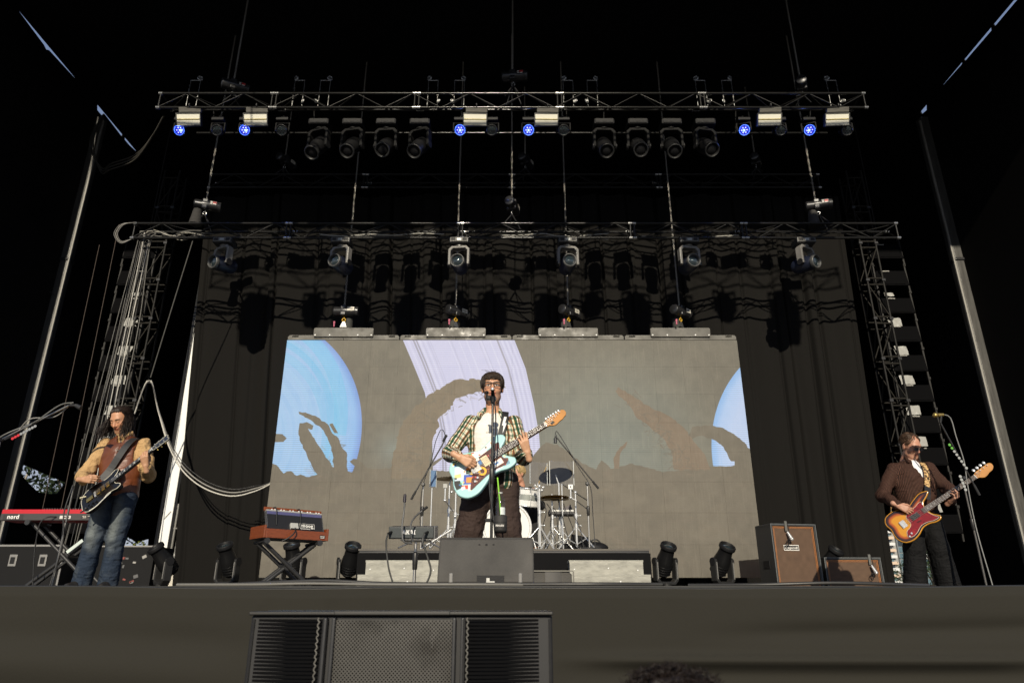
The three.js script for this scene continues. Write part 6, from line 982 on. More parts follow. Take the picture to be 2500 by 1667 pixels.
// ---------------------------------------------------------------- guitars: x runs up the neck from the bridge, y toward the bass string, z to the front
const fretPos = (L, n) => L - L * Math.pow(2, -n / 12);
function guitar(o) {
  const t = thing(o.name, o.label, 'guitar', o.pos); t.rotation.set(o.rot[0], o.rot[1], o.rot[2], 'YZX'); if (o.scale) t.scale.setScalar(o.scale);
  const L = o.len, dep = o.dep || 0.042;
  const bodyG = extrude(shapeOf(o.outline, true), dep, 0.010, { bevelSegments: 4 }); part('body', bodyG, o.bodyMat, t);
  if (o.binding) part('binding', tube(new THREE.CatmullRomCurve3(o.outline.map(([x, y]) => new THREE.Vector3(x * 0.985, y * 0.985, dep / 2 - 0.003)), true).getPoints(90).map((p) => [p.x, p.y, p.z]), 0.0032, 200, 5), o.binding, t);
  if (o.guard) { const g = part('pickguard', [extrude(shapeOf(o.guard, true), 0.004, 0.001)], o.guardMat, t); g.position.z = dep / 2 + 0.002; if (o.guardEdge) part('guard_edge', tube(new THREE.CatmullRomCurve3(o.guard.map(([x, y]) => new THREE.Vector3(x, y, dep / 2 + 0.003)), true).getPoints(70).map((p) => [p.x, p.y, p.z]), 0.0022, 140, 4), o.guardEdge, t); }
  const z0 = dep / 2, nx0 = o.neckFrom, taper = (x, w0, w1) => { const s = shapeOf([[nx0, -w0], [L, -w1], [L, w1], [nx0, w0]]); return s; };
  const nk = part('neck', [extrude(taper(0, 0.027, 0.021), 0.022, 0.008, { bevelSegments: 3 })], o.neckMat, t); nk.position.z = z0 - 0.004;
  const fb = part('fretboard', [extrude(taper(0, 0.0285, 0.0218), 0.006, 0.001)], o.boardMat, t); fb.position.z = z0 + 0.011;
  for (let n = 1; n <= o.frets; n++) { const x = L - fretPos(L, n); if (x < nx0) break; const w = 0.0285 + (0.0218 - 0.0285) * (x - nx0) / (L - nx0); part('fret', [box(0.0022, 2 * w, 0.002, x, 0, z0 + 0.0148)], M.chrome, t); }
  for (const n of o.blocks || [3, 5, 7, 9, 12, 15, 17, 19]) { const x = L - (fretPos(L, n) + fretPos(L, n - 1)) / 2; if (x < nx0 + 0.01) continue; part('inlay', o.block ? [box(Math.min(0.018, 0.5 * (fretPos(L, n) - fretPos(L, n - 1))), 0.03, 0.0016, x, 0, z0 + 0.0142)] : [place(new THREE.CylinderGeometry(0.0035, 0.0035, 0.0016, 10), x, n === 12 ? 0.008 : 0, z0 + 0.0142, Math.PI / 2), ...(n === 12 ? [place(new THREE.CylinderGeometry(0.0035, 0.0035, 0.0016, 10), x, -0.008, z0 + 0.0142, Math.PI / 2)] : [])], mat(0.7, 0.7, 0.62, 0.4), t); }
  part('nut', [box(0.005, 0.045, 0.008, L, 0, z0 + 0.013)], M.white, t);
  const hs = part('headstock', [extrude(shapeOf(o.head.map(([x, y]) => [x + L, y]), true), 0.014, 0.003)], o.headMat, t); hs.position.z = z0 + 0.001;
  if (o.headEdge) part('headstock_edge', tube(new THREE.CatmullRomCurve3(o.head.map(([x, y]) => new THREE.Vector3(x + L, y, z0 + 0.009)), true).getPoints(60).map((p) => [p.x, p.y, p.z]), 0.002, 120, 4), o.headEdge, t);
  for (const [x, y, s, big] of o.tuners) { const g = new THREE.Group(); g.name = 'tuner'; g.position.set(L + x, y, z0); t.add(g); part('post', [place(new THREE.CylinderGeometry(0.0045, 0.0055, 0.016, 10), 0, 0, 0.015, Math.PI / 2)], M.chrome, g); part('button', [rod([0, s * 0.008, -0.002], [0, s * (big ? 0.03 : 0.022), -0.002], 0.003), ball(big ? 0.016 : 0.0085, 0, s * (big ? 0.042 : 0.028), -0.002, 0.9, 1, 0.35)], o.tunerMat || M.chrome, g); }
  const ns = o.strings; for (let i = 0; i < ns; i++) { const a = -1 + 2 * i / (ns - 1); strut('string', [-0.005, a * 0.026, z0 + 0.019], [L + 0.03 + 0.02 * i, a * 0.0175, z0 + 0.016], ns === 4 ? 0.0012 : 0.0007, M.alu, t); }
  for (const [x, w, h, m] of o.pickups) part('pickup', [rbox(w, h, 0.012, 0.004, x, 0, z0 + 0.007)], m, t);
  part('bridge', [rbox(o.bridge[0], o.bridge[1], 0.012, 0.003, 0, 0, z0 + 0.008), ...Array.from({ length: ns }, (_, i) => box(o.bridge[0] * 0.6, 0.006, 0.006, 0, (-1 + 2 * i / (ns - 1)) * 0.026, z0 + 0.016))], M.chrome, t);
  for (const [x, y, m] of o.knobs) part('knob', [place(new THREE.CylinderGeometry(0.0085, 0.0105, 0.014, 14), x, y, z0 + 0.009, Math.PI / 2)], m || M.chrome, t);
  if (o.extra) o.extra(t, z0);
  return t;
}
const bodyTex = (draw, n = 512) => { const t = canvasTex(n, n, (c, w) => { const U = (x) => (x + 0.22) / 0.66 * w, Vv = (y) => (0.33 - y) / 0.66 * w; draw(c, w, U, Vv); }); t.repeat.set(1 / 0.66, 1 / 0.66); t.offset.set(0.22 / 0.66, 0.5); return t; };
// ---------------------------------------------------------------- the singer
const maple = mat(0.62, 0.27, 0.05, 0.3, 0, { clearcoat: 0.7, map: grainTex }), rosewood = mat(0.045, 0.022, 0.014, 0.5), ebony = mat(0.014, 0.012, 0.011, 0.4);
const fenderHead = [[0, -0.021], [0.02, -0.025], [0.05, -0.043], [0.075, -0.045], [0.11, -0.036], [0.135, -0.034], [0.155, -0.024], [0.17, -0.02], [0.185, 0.0], [0.185, 0.022], [0.17, 0.038], [0.15, 0.038], [0.09, 0.037], [0.03, 0.033], [0.012, 0.026], [0, 0.021]];
{
  const P = V(-0.16, 0, 5.5), skin = [0.62, 0.36, 0.22];
  const J = { neck: [0, 1.335, -0.01], head: [0.0, 1.548, 0.03], shL: [-0.175, 1.265, -0.01], shR: [0.175, 1.265, -0.01], elL: [-0.325, 1.0, 0.07], elR: [0.250, 0.975, 0.05], wrL: [-0.235, 0.925, 0.315], wrR: [0.275, 0.962, 0.292], hipL: [-0.09, 0.82, -0.02], hipR: [0.09, 0.82, -0.02], knL: [-0.165, 0.43, 0.02], knR: [0.13, 0.43, 0.02], anL: [-0.215, 0.08, -0.03], anR: [0.17, 0.08, -0.03] };
  const torso = [[0.79, 0, -0.01, 0.178, 0.125], [0.95, 0, 0.0, 0.172, 0.125], [1.10, 0, 0.0, 0.182, 0.126], [1.21, 0, -0.005, 0.190, 0.118], [1.29, 0, -0.012, 0.150, 0.088], [1.335, 0, -0.012, 0.092, 0.076]];
  const t = person('singer in a green plaid shirt and glasses playing guitar', P, J, { skin, torso, headRot: [0.02, 0.03, 0.02], headSize: 1.08, stubble: 0.75, beard: [0.13, 0.085, 0.06], brow: [0.05, 0.03, 0.02], hands: [
    [J.wrL, [0.86, -0.48, 0.06], [0.45, 0.85, 0.1], [-0.1, -0.15, -1], { curl: [[0.75, 0.75, 0.5], [0.6, 0.8, 0.5], [0.6, 0.85, 0.5], [0.6, 0.9, 0.5]], thumb: [[0.75, 0.6, 0.25], [0.95, 0.15, 0.35], [0.95, -0.1, 0.4]] }],
    [J.wrR, [-0.28, 0.90, 0.34], [0.84, 0.45, 0.0], [-0.2, 0.1, -1], { curl: [[0.25, 0.75, 0.55], [0.30, 0.85, 0.55], [0.35, 0.9, 0.5], [0.4, 0.9, 0.5]], spread: 0.13, thumb: [[0.5, 0.3, 0.9], [0.6, 0.0, 0.8], [0.8, -0.2, 0.6]] }]] });
  // plaid: stripes run down the body and along the sleeves
  const plaid = canvasTex(512, 512, (c, w, h) => {
    c.fillStyle = '#e6dcc6'; c.fillRect(0, 0, w, h); const st = [[0, 0.20, '#345642'], [0.20, 0.025, '#d29a4c'], [0.225, 0.10, '#e8ddc6'], [0.325, 0.035, '#3f6b50'], [0.36, 0.14, '#75503c'], [0.50, 0.02, '#d8a65c'], [0.52, 0.16, '#e9dfca'], [0.68, 0.05, '#5d8a6c'], [0.73, 0.05, '#e4d9bf'], [0.78, 0.02, '#c98d45'], [0.80, 0.12, '#70503e'], [0.92, 0.08, '#e9e0cc']];
    for (const [x, ww, col] of st) { c.fillStyle = col; c.fillRect(x * w, 0, ww * w + 1, h); }
    for (const [y, hh, col] of [[0.05, 0.2, 'rgba(18,48,34,0.42)'], [0.3, 0.05, 'rgba(120,60,30,0.4)'], [0.52, 0.18, 'rgba(20,50,36,0.38)'], [0.78, 0.05, 'rgba(120,60,30,0.4)']]) { c.fillStyle = col; c.fillRect(0, y * h, w, hh * h); }
    for (let i = 0; i < 9000; i++) { c.fillStyle = rnd() > 0.5 ? 'rgba(255,250,235,0.05)' : 'rgba(20,15,10,0.06)'; c.fillRect(rnd() * w, rnd() * h, 3, 1); }
  }); plaid.repeat.set(1 / 0.105, 1 / 0.10);
  const plaidM = new THREE.MeshPhysicalMaterial({ map: plaid, roughness: 0.85, bumpMap: rep(foldTex, 3, 3), bumpScale: 0.012, side: THREE.DoubleSide, specularIntensity: 0.3 });
  const T = slabs(torso.map(([y, a, b, c, d]) => [y, a, b, c + (y < 0.9 ? 0.022 : 0.010), d + 0.012]));
  const arm = (s) => [cap(J['sh' + s], J['el' + s], 0.066, 0.060), cap(J['el' + s], J['wr' + s].map((q, i) => q + (J['el' + s][i] - q) * 0.10), 0.060, 0.046)];
  const aL = arm('L'), aR = arm('R'), flapR = cap([0.10, 0.86, 0.10], [0.115, 0.76, 0.085], 0.052, 0.05), flapL = cap([-0.13, 0.88, 0.07], [-0.135, 0.80, 0.06], 0.05, 0.045);
  const collar = [cap([-0.055, 1.365, 0.015], [-0.10, 1.315, 0.078], 0.022, 0.016), cap([-0.10, 1.315, 0.078], [-0.085, 1.26, 0.105], 0.018, 0.012), cap([0.055, 1.365, 0.015], [0.075, 1.31, 0.080], 0.022, 0.016), cap([0.075, 1.31, 0.08], [0.09, 1.27, 0.10], 0.018, 0.012), cap([-0.055, 1.365, 0.01], [0.0, 1.365, -0.075], 0.02), cap([0.055, 1.365, 0.01], [0.0, 1.365, -0.075], 0.02)];
  const u1 = union([T, ...aL, ...aR, flapR, flapL], 0.035), u2 = union(collar, 0.012);
  const shirt = (x, y, z) => { let d = smin(u1(x, y, z), u2(x, y, z), 0.012); const xl = -0.066 - 0.07 * smooth(1.36, 1.2, y) + 0.02 * smooth(1.15, 0.95, y), xr = 0.05 + 0.042 * smooth(1.36, 1.22, y) + 0.01 * smooth(1.0, 0.8, y), e = Math.max(xl - x, x - xr, 0.02 - z); return Math.max(d, -e, y < 0.775 ? 0.71 - y : -1); };
  const upx = [0, 1, 0];
  clothPart('plaid_shirt', shirt, [J.shL, J.shR, J.elL, J.elR, J.wrL, J.wrR, [0, 0.76, 0.1], [0, 1.36, -0.1]], 0.09, 0.0078, plaidM, t, [bone([0, 0.7, 0], [0, 1.4, 0], 0.165, T), bone(J.shL, J.elL, 0.062, aL[0], [-0.4, 0, 1]), bone(J.elL, J.wrL, 0.056, aL[1], [-0.3, 0.6, 0.6]), bone(J.shR, J.elR, 0.062, aR[0], [0.4, 0, 1]), bone(J.elR, J.wrR, 0.056, aR[1], [0.3, -0.6, 0.6])], { amp: 0.0085, k: 2 });
  const T2 = slabs(torso.map(([y, a, b, c, d]) => [y, a, b, c - 0.004 - (y > 1.3 ? 0.016 : 0), d - 0.0]));
  clothPart('white_t_shirt', (x, y, z) => Math.max(T2(x, y, z), -ell([0, 1.375, 0.09], [0.062, 0.055, 0.09])(x, y, z)), [[-0.16, 0.78, -0.1], [0.16, 1.33, 0.1]], 0.05, 0.0085, mat(0.80, 0.77, 0.70, 0.9, 0, { specularIntensity: 0.2, bumpMap: rep(foldTex, 3, 3), bumpScale: 0.01 }), t, [bone([0, 0.7, 0], [0, 1.4, 0], 0.165, T)], { amp: 0.006, k: 9 });
  { const g = new THREE.PlaneGeometry(0.03, 0.062), m = print('shirt_print', 0.03, 0.062, (c, w, h) => { c.fillStyle = '#e9e4d8'; c.fillRect(0, 0, w, h); c.fillStyle = '#b3aea6'; for (let k = 0; k < 9; k++) c.fillRect(w * (k % 3 === 1 ? 0.3 : 0.1), h * (0.05 + 0.1 * k), w * (k % 2 ? 0.75 : 0.55), h * 0.05); }, t, -0.03, 1.19, 0.128, {}, 2000); }
  const trM = mat(0.048, 0.032, 0.027, 0.8, 0, { bumpMap: rep(foldTex, 3, 3), bumpScale: 0.016, specularIntensity: 0.3 });
  const tr = union([ell([0, 0.84, -0.01], [0.185, 0.11, 0.125]), cap([-0.088, 0.80, 0], J.knL, 0.122, 0.100), cap(J.knL, [J.anL[0] - 0.01, 0.06, J.anL[2]], 0.100, 0.095), cap([0.088, 0.80, 0], J.knR, 0.122, 0.100), cap(J.knR, [J.anR[0] + 0.01, 0.06, J.anR[2]], 0.100, 0.095)], 0.03);
  clothPart('brown_trousers', (x, y, z) => Math.max(tr(x, y, z), y - 0.86, 0.03 - y), [[-0.25, 0.05, -0.05], [0.22, 0.86, 0.08]], 0.12, 0.0095, trM, t, [bone(J.hipL, J.knL, 0.11), bone(J.knL, J.anL, 0.1), bone(J.hipR, J.knR, 0.11), bone(J.knR, J.anR, 0.1)], { amp: 0.010, k: 5 });
  shoes(t, J);
  // hair: cap and locks, glasses
  const HM = headFrame(J.head, 0.02, 0.03, 0.02).scale(new THREE.Vector3(1.08, 1.08, 1.08)), hair = [0.040, 0.026, 0.018], locks = [];
  const hc = ell([0, 0.037, -0.018], [0.087, 0.091, 0.104]), hg = meshField((x, y, z) => Math.max(hc(x, y, z) + 0.007 * noise(x * 55, y * 22, z * 55), -Math.max(0.012 - z, y - 0.062 - 0.18 * Math.max(0, Math.abs(x) - 0.05) * -1, -1 + 0), -(y + 0.055)), [-0.11, -0.08, -0.14], [0.11, 0.15, 0.11], 0.005); locks.push(hairTint(hg, hair.map((q) => q * 0.8)));
  for (let k = 0; k < 760; k++) {
    const a = rr(-Math.PI, Math.PI), e = rr(0.25, 1.35), R = [0.083, 0.089, 0.101], p = (aa, ee, s = 1) => [Math.sin(aa) * Math.cos(ee) * R[0] * s, 0.037 + Math.sin(ee) * R[1] * s, -0.018 + Math.cos(aa) * Math.cos(ee) * R[2] * s];
    const front = Math.abs(a) < 0.9, aa = a * 0.85 + rr(-0.06, 0.06), p0 = p(a * 0.5 + 0.2, 1.1 + rr(-0.2, 0.3), 1.0), end = front ? rr(-0.02, 0.34) : rr(-0.85, -0.25);
    locks.push(hairTint(strand([p0, p((a * 0.5 + aa) / 2, 0.95, 1.06), p(aa, 0.55, rr(1.06, 1.13)), p(aa + rr(-0.1, 0.1), (0.55 + end) / 2, rr(1.06, 1.14)), p(aa + rr(-0.1, 0.1) - (front ? 0.12 : 0), end, rr(1.02, 1.14))], 0.0042), hair));
  }
  for (let k = 0; k < 9; k++) { const a = rr(-1, 0.6); locks.push(hairTint(strand([[a * 0.04, 0.128, -0.01], [a * 0.06, 0.139, 0.0], [a * 0.08 - 0.01, 0.138 + 0.006 * rnd(), 0.01]], 0.0016), hair)); }
  part('hair', locks.map((g) => g.applyMatrix4(HM)), hairMat, t);
  const gl = new THREE.Group(); gl.name = 'eyeglasses'; gl.applyMatrix4(HM); t.add(gl);
  const frameM = mat(0.012, 0.009, 0.008, 0.6, 0, { specularIntensity: 0.4 });
  for (const s of [-1, 1]) { part('rim', [s].map(() => { const q = shapeOf([[-0.029, 0.017], [0.029, 0.019], [0.028, -0.010], [0.018, -0.020], [-0.016, -0.020], [-0.026, -0.012]].map(([x, y]) => [x * s, y]), false), hol = new THREE.Path(); [[-0.023, 0.0105], [0.023, 0.012], [0.022, -0.009], [0.015, -0.016], [-0.014, -0.016], [-0.021, -0.010]].forEach(([x, y], i) => i ? hol.lineTo(x * s, y) : hol.moveTo(x * s, y)); hol.closePath(); q.holes.push(hol); return extrude(q, 0.005, 0.001).translate(s * 0.034, 0.002, 0.100); }), frameM, gl); part('temple', [box(0.004, 0.008, 0.1, s * 0.074, 0.012, 0.05, 0, -s * 0.12)], frameM, gl); }
  part('bridge', [box(0.014, 0.005, 0.005, 0, 0.012, 0.101)], frameM, gl);

  // his guitar
  const outline = [[-0.165, 0.02], [-0.155, 0.10], [-0.10, 0.150], [-0.01, 0.160], [0.07, 0.130], [0.13, 0.112], [0.20, 0.132], [0.27, 0.150], [0.325, 0.128], [0.338, 0.09], [0.305, 0.055], [0.27, 0.03], [0.265, -0.03], [0.285, -0.06], [0.315, -0.095], [0.30, -0.135], [0.235, -0.145], [0.16, -0.125], [0.09, -0.125], [0.02, -0.160], [-0.06, -0.188], [-0.14, -0.175], [-0.188, -0.115], [-0.188, -0.04]];
  const stick = bodyTex((c, w, U, Y) => {
    c.fillStyle = '#a9d6d6'; c.fillRect(0, 0, w, w);
    const cols = ['#e8e6de', '#d23a2c', '#3f6fb5', '#f2c63a', '#1d1d1f', '#f0f0ee', '#5aa06a', '#7d5bb0', '#e78a3a'];
    const S = (x, y, sw, sh, col, a = 0) => { c.save(); c.translate(U(x), Y(y)); c.rotate(a); c.fillStyle = col; c.fillRect(-sw / 1.32 * w, -sh / 1.32 * w, sw / 0.66 * w, sh / 0.66 * w); c.restore(); };
    S(-0.15, -0.03, 0.05, 0.10, '#20211f', 0.1); S(-0.09, 0.02, 0.10, 0.11, '#cfe6ee', 0.5); S(-0.12, 0.015, 0.05, 0.03, '#d9d98a', 0.3); S(-0.06, -0.055, 0.085, 0.075, '#3d57b4', 0.55); S(-0.06, -0.06, 0.05, 0.045, '#d8923a', 0.55); S(-0.02, 0.0, 0.065, 0.05, '#1c1e22', 0.55); S(-0.10, -0.10, 0.08, 0.03, '#d8442e', 0.5); S(-0.085, -0.115, 0.03, 0.05, '#e9e6de', 0.5); S(-0.13, -0.09, 0.03, 0.025, '#eeeae4', 0.2);
    S(0.10, 0.09, 0.13, 0.05, '#f1ede4', 0.1); S(0.20, 0.11, 0.10, 0.05, '#efe9dc', -0.1); S(0.03, 0.10, 0.06, 0.05, '#e6e2d8', 0.4); S(0.02, 0.05, 0.05, 0.04, '#333', 0.2); S(0.17, 0.10, 0.012, 0.012, '#222', 0); S(0.06, 0.12, 0.03, 0.012, '#c75a40', 0.3); S(0.14, -0.10, 0.08, 0.035, '#dfe6ee', 0.3); S(0.24, -0.10, 0.05, 0.03, '#6e9ab0', 0.1);
    for (let k = 0; k < 46; k++) S(rr(-0.15, 0.28), rr(-0.14, 0.14), rr(0.008, 0.03), rr(0.006, 0.02), cols[k % 9], rr(0, 3));
  });
  const tort = bodyTex((c, w, U, Y) => { c.fillStyle = '#4a140c'; c.fillRect(0, 0, w, w); for (let k = 0; k < 900; k++) { c.fillStyle = ['rgba(120,32,16,0.5)', 'rgba(30,8,5,0.5)', 'rgba(160,60,24,0.35)', 'rgba(235,190,120,0.25)'][k % 4]; c.beginPath(); c.ellipse(rnd() * w, rnd() * w, 2 + 7 * rnd(), 2 + 4 * rnd(), rnd() * 3, 0, 7); c.fill(); } c.strokeStyle = '#f0b41e'; c.lineWidth = w * 0.024; c.beginPath(); c.ellipse(U(0.055), Y(-0.055), w * 0.036, w * 0.042, 0, 0, 7); c.stroke(); c.fillStyle = '#ece6da'; c.fillRect(U(0.05), Y(0.07), w * 0.05, w * 0.05); c.fillRect(U(0.12), Y(-0.04), w * 0.16, w * 0.07); c.fillStyle = '#3f7fc0'; c.fillRect(U(0.16), Y(-0.055), w * 0.05, w * 0.02); c.fillRect(U(0.06), Y(0.03), w * 0.07, w * 0.05); for (let k = 0; k < 16; k++) { c.fillStyle = ['#e8dcc0', '#d8a050', '#222', '#c04030'][k % 4]; c.beginPath(); c.arc(U(rr(-0.06, 0.2)), Y(rr(-0.12, 0.08)), w * rr(0.004, 0.014), 0, 7); c.fill(); } });
  const gt = guitar({ name: 'electric_guitar', label: 'pale blue sticker covered electric guitar held by the singer', pos: V(-0.292, 0.838, 5.255), rot: [-0.26, -0.02, 0.548], len: 0.648, outline, bodyMat: new THREE.MeshPhysicalMaterial({ map: stick, roughness: 0.4, clearcoat: 0.15, side: THREE.DoubleSide }), guard: [[-0.09, -0.135], [-0.04, -0.06], [-0.01, -0.02], [0.02, 0.05], [0.09, 0.06], [0.18, 0.07], [0.27, 0.085], [0.255, 0.03], [0.24, -0.045], [0.27, -0.075], [0.23, -0.105], [0.15, -0.10], [0.07, -0.105], [-0.02, -0.125]], guardMat: new THREE.MeshPhysicalMaterial({ map: tort, roughness: 0.4, side: THREE.DoubleSide }), neckFrom: 0.165, neckMat: maple, boardMat: rosewood, frets: 21, head: fenderHead, headMat: maple, tuners: [0, 1, 2, 3, 4, 5].map((i) => [0.03 + 0.023 * i, 0.022 + 0.0005 * i, 1]), strings: 6, pickups: [[0.115, 0.055, 0.085, mat(0.72, 0.6, 0.38, 0.5)], [0.035, 0.05, 0.085, mat(0.75, 0.72, 0.66, 0.5)]], bridge: [0.03, 0.075], knobs: [[0.0, -0.085], [-0.03, -0.10]],
    extra(g, z0) { part('headstock_mark', [box(0.03, 0.02, 0.002, 0.70, -0.018, z0 + 0.0095, 0, 0, 0.2)], mat(0.02, 0.018, 0.016, 0.5), g); part('arm', [rod([-0.04, -0.02, z0 + 0.02], [0.05, -0.09, z0 + 0.045], 0.003)], M.chrome, g); part('strap_button', [ball(0.008, -0.19, -0.05, 0), ball(0.008, 0.33, 0.12, 0)], M.chrome, g); } });
  const sm = new THREE.Group(); sm.name = 'strap'; // over the viewer's right shoulder
  const st2 = part('strap', [ribbon([[0.02, 0.99, 0.155], [0.055, 1.06, 0.158], [0.085, 1.18, 0.152], [0.105, 1.29, 0.115], [0.105, 1.345, 0.03], [0.07, 1.33, -0.07], [-0.02, 1.22, -0.14], [-0.15, 1.05, -0.15], [-0.24, 0.92, -0.05], [-0.27, 0.82, 0.14]], [[0, 0, 1], [0, 0, 1], [0, 0.1, 1], [0.1, 0.7, 0.7], [0.1, 1, 0], [0, 0.6, -1], [0, 0, -1], [-0.3, 0, -1], [-1, 0, 0], [-1, 0, 0.6]], 0.052)], mat(0.018, 0.017, 0.017, 0.6), null);
  gt.add(st2); gt.updateMatrixWorld(true); t.updateMatrixWorld(true); st2.applyMatrix4(new THREE.Matrix4().copy(gt.matrixWorld).invert().multiply(t.matrixWorld));
  const bolt = part('bolt_mark', [extrude(shapeOf([[0.002, 0.07], [0.022, 0.07], [0.016, 0.015], [0.028, 0.015], [0.008, -0.08], [0.006, -0.01], [-0.006, -0.01]]), 0.002)], M.white, null); bolt.position.set(0.088, 1.215, 0.152); bolt.rotation.set(-0.25, 0.1, -0.12); bolt.updateMatrix(); gt.add(bolt); bolt.applyMatrix4(new THREE.Matrix4().copy(gt.matrixWorld).invert().multiply(t.matrixWorld));
}
// ---------------------------------------------------------------- the guitarist
{
  const P = V(-3.93, 0, 6.9), skin = [0.52, 0.29, 0.17];
  const J = { neck: [0.045, 1.455, -0.01], head: [-0.01, 1.625, 0.05], shL: [-0.14, 1.385, 0.0], shR: [0.235, 1.385, -0.01], elL: [-0.235, 1.05, 0.10], elR: [0.375, 1.06, 0.06], wrL: [-0.095, 0.985, 0.325], wrR: [0.455, 1.115, 0.30], hipL: [-0.01, 0.87, -0.02], hipR: [0.165, 0.87, -0.02], knL: [-0.02, 0.48, 0.08], knR: [0.16, 0.46, 0.03], anL: [-0.09, 0.08, 0.02], anR: [0.13, 0.08, -0.03] };
  const torso = [[0.86, 0.075, -0.01, 0.178, 0.125], [1.0, 0.07, 0.0, 0.182, 0.13], [1.18, 0.06, 0.0, 0.20, 0.135], [1.32, 0.05, -0.005, 0.205, 0.122], [1.41, 0.048, -0.012, 0.155, 0.09], [1.46, 0.045, -0.012, 0.09, 0.076]];
  const HR = [0.54, -0.20, 0.06];
  const t = person('long haired guitarist in a brown leather vest and jeans', P, J, { skin, torso, headRot: HR, headSize: 1.09, stubble: 0.35, closed: true, brow: [0.03, 0.02, 0.015], hands: [
    [J.wrL, [0.95, -0.02, 0.25], [0.3, 0.9, 0.1], [0.0, -0.25, -1], { curl: [[0.7, 0.8, 0.4], [0.75, 0.9, 0.4], [0.8, 0.95, 0.4], [0.9, 0.95, 0.4]], thumb: [[0.8, 0.45, 0.3], [0.95, 0.05, 0.45], [0.9, -0.1, 0.45]] }],
    [J.wrR, [-0.12, 0.88, 0.40], [0.72, 0.62, 0.0], [-0.3, 0.1, -1], { curl: [[0.5, 0.9, 0.6], [0.6, 1.0, 0.6], [0.7, 1.0, 0.6], [0.8, 1.0, 0.6]], spread: 0.05, thumb: [[0.5, 0.4, 0.8], [0.7, 0.1, 0.6], [0.8, -0.2, 0.5]] }]] });
  const tan2 = mat(0.50, 0.32, 0.15, 0.85, 0, { bumpMap: rep(foldTex, 3, 3), bumpScale: 0.02, specularIntensity: 0.3 }), leather = mat(0.205, 0.058, 0.020, 0.42, 0, { bumpMap: rep(bumpTex, 7, 7), bumpScale: 0.0012, clearcoat: 0.12, map: grainTex });
  const cut = (s, f) => J['wr' + s].map((q, i) => q + (J['el' + s][i] - q) * f);
  const sl = (s) => [cap(J['sh' + s], J['el' + s], 0.066, 0.062), cap(J['el' + s], cut(s, 0.18), 0.064, 0.056)];
  const Ti = slabs(torso.map(([y, a, b, c, d]) => [y, a, b, c - 0.006, d - 0.006])), sL = sl('L'), sR = sl('R');
  const collar = [cap([-0.02, 1.49, 0.04], [0.035, 1.43, 0.095], 0.020, 0.014), cap([0.10, 1.50, 0.02], [0.075, 1.43, 0.095], 0.024, 0.014), cap([-0.02, 1.485, 0.03], [0.045, 1.49, -0.07], 0.022), cap([0.105, 1.495, 0.01], [0.045, 1.49, -0.07], 0.022)];
  const inner = union([Ti, ...sL, ...sR], 0.035), col = union(collar, 0.012);
  const jk = (x, y, z) => Math.max(smin(inner(x, y, z), col(x, y, z), 0.01), 0.95 - y);
  clothPart('tan_jacket', jk, [J.shL, J.shR, J.elL, J.elR, J.wrL, J.wrR, [0, 0.95, 0.1], [0, 1.5, -0.1]], 0.11, 0.009, tan2, t, [bone([0, 0.7, 0], [0, 1.4, 0], 0.165, Ti), bone(J.shL, J.elL, 0.07, sL[0]), bone(J.elL, J.wrL, 0.07, sL[1]), bone(J.shR, J.elR, 0.07, sR[0]), bone(J.elR, J.wrR, 0.07, sR[1])], { amp: 0.016, k: 12 });
  for (const s of ['L', 'R']) { const c0 = cut(s, 0.26), c1 = cut(s, 0.12); clothPart('shirt_cuff', union([cap(c0, c1, 0.040, 0.034)], 0.01), [c0, c1], 0.06, 0.006, mat(0.72, 0.72, 0.72, 0.85), t, null, { amp: 0.003 }); }
  const Tv = slabs(torso.map(([y, a, b, c, d]) => [y, a, b, c + (y < 0.9 ? 0.018 : 0.012), d + 0.014]));
  const vest = (x, y, z) => { let d = Tv(x, y, z); const hL = ell([-0.165, 1.30, 0.0], [0.075, 0.15, 0.2])(x, y, z), hR = ell([0.265, 1.30, 0.0], [0.075, 0.15, 0.2])(x, y, z), nk = ell([0.045, 1.50, 0.10], [0.055, 0.12, 0.11])(x, y, z), slit = Math.max(Math.abs(x - 0.06 - (y - 1.2) * 0.05) - 0.0035, 0.05 - z, 0); d = Math.max(d, -hL, -hR, -nk, 0.865 - y); const pk = Math.max(Math.abs(x - 0.165) - 0.062, Math.abs(y - 0.95) - 0.045); if (z > 0 && pk < 0.004) d -= 0.005; if (z > 0.03 && Math.abs(x - 0.055 - (y - 1.2) * 0.05) < 0.006) d += 0.006; return d; };
  clothPart('leather_vest', vest, [[-0.17, 0.86, -0.1], [0.29, 1.46, 0.12]], 0.06, 0.0075, leather, t, [bone([0.06, 0.7, 0], [0.06, 1.4, 0], 0.18, Tv)], { amp: 0.008, k: 21 });
  parts('vest_button', [[0.066, 1.30, 0.135], [0.064, 1.20, 0.15], [0.06, 1.39, 0.10]].map(([x, y, z]) => ball(0.011, x, y, z, 1, 1, 0.5, 10)), mat(0.12, 0.1, 0.08, 0.35, 0.5), t);
  const jeanTex = dataTex(256, 256, (u, v) => { const n = 0.8 + 0.18 * (hash3(u * 256 | 0, v * 64 | 0, 2) - 0.5) + 0.25 * tileNoise(u, v, 5, 3.3); return [n, n, n]; });
  const jean = mat(1, 1, 1, 0.85, 0, { vertexColors: true, map: rep(jeanTex, 3, 3), bumpMap: rep(foldTex, 3, 3), bumpScale: 0.016, specularIntensity: 0.25 });
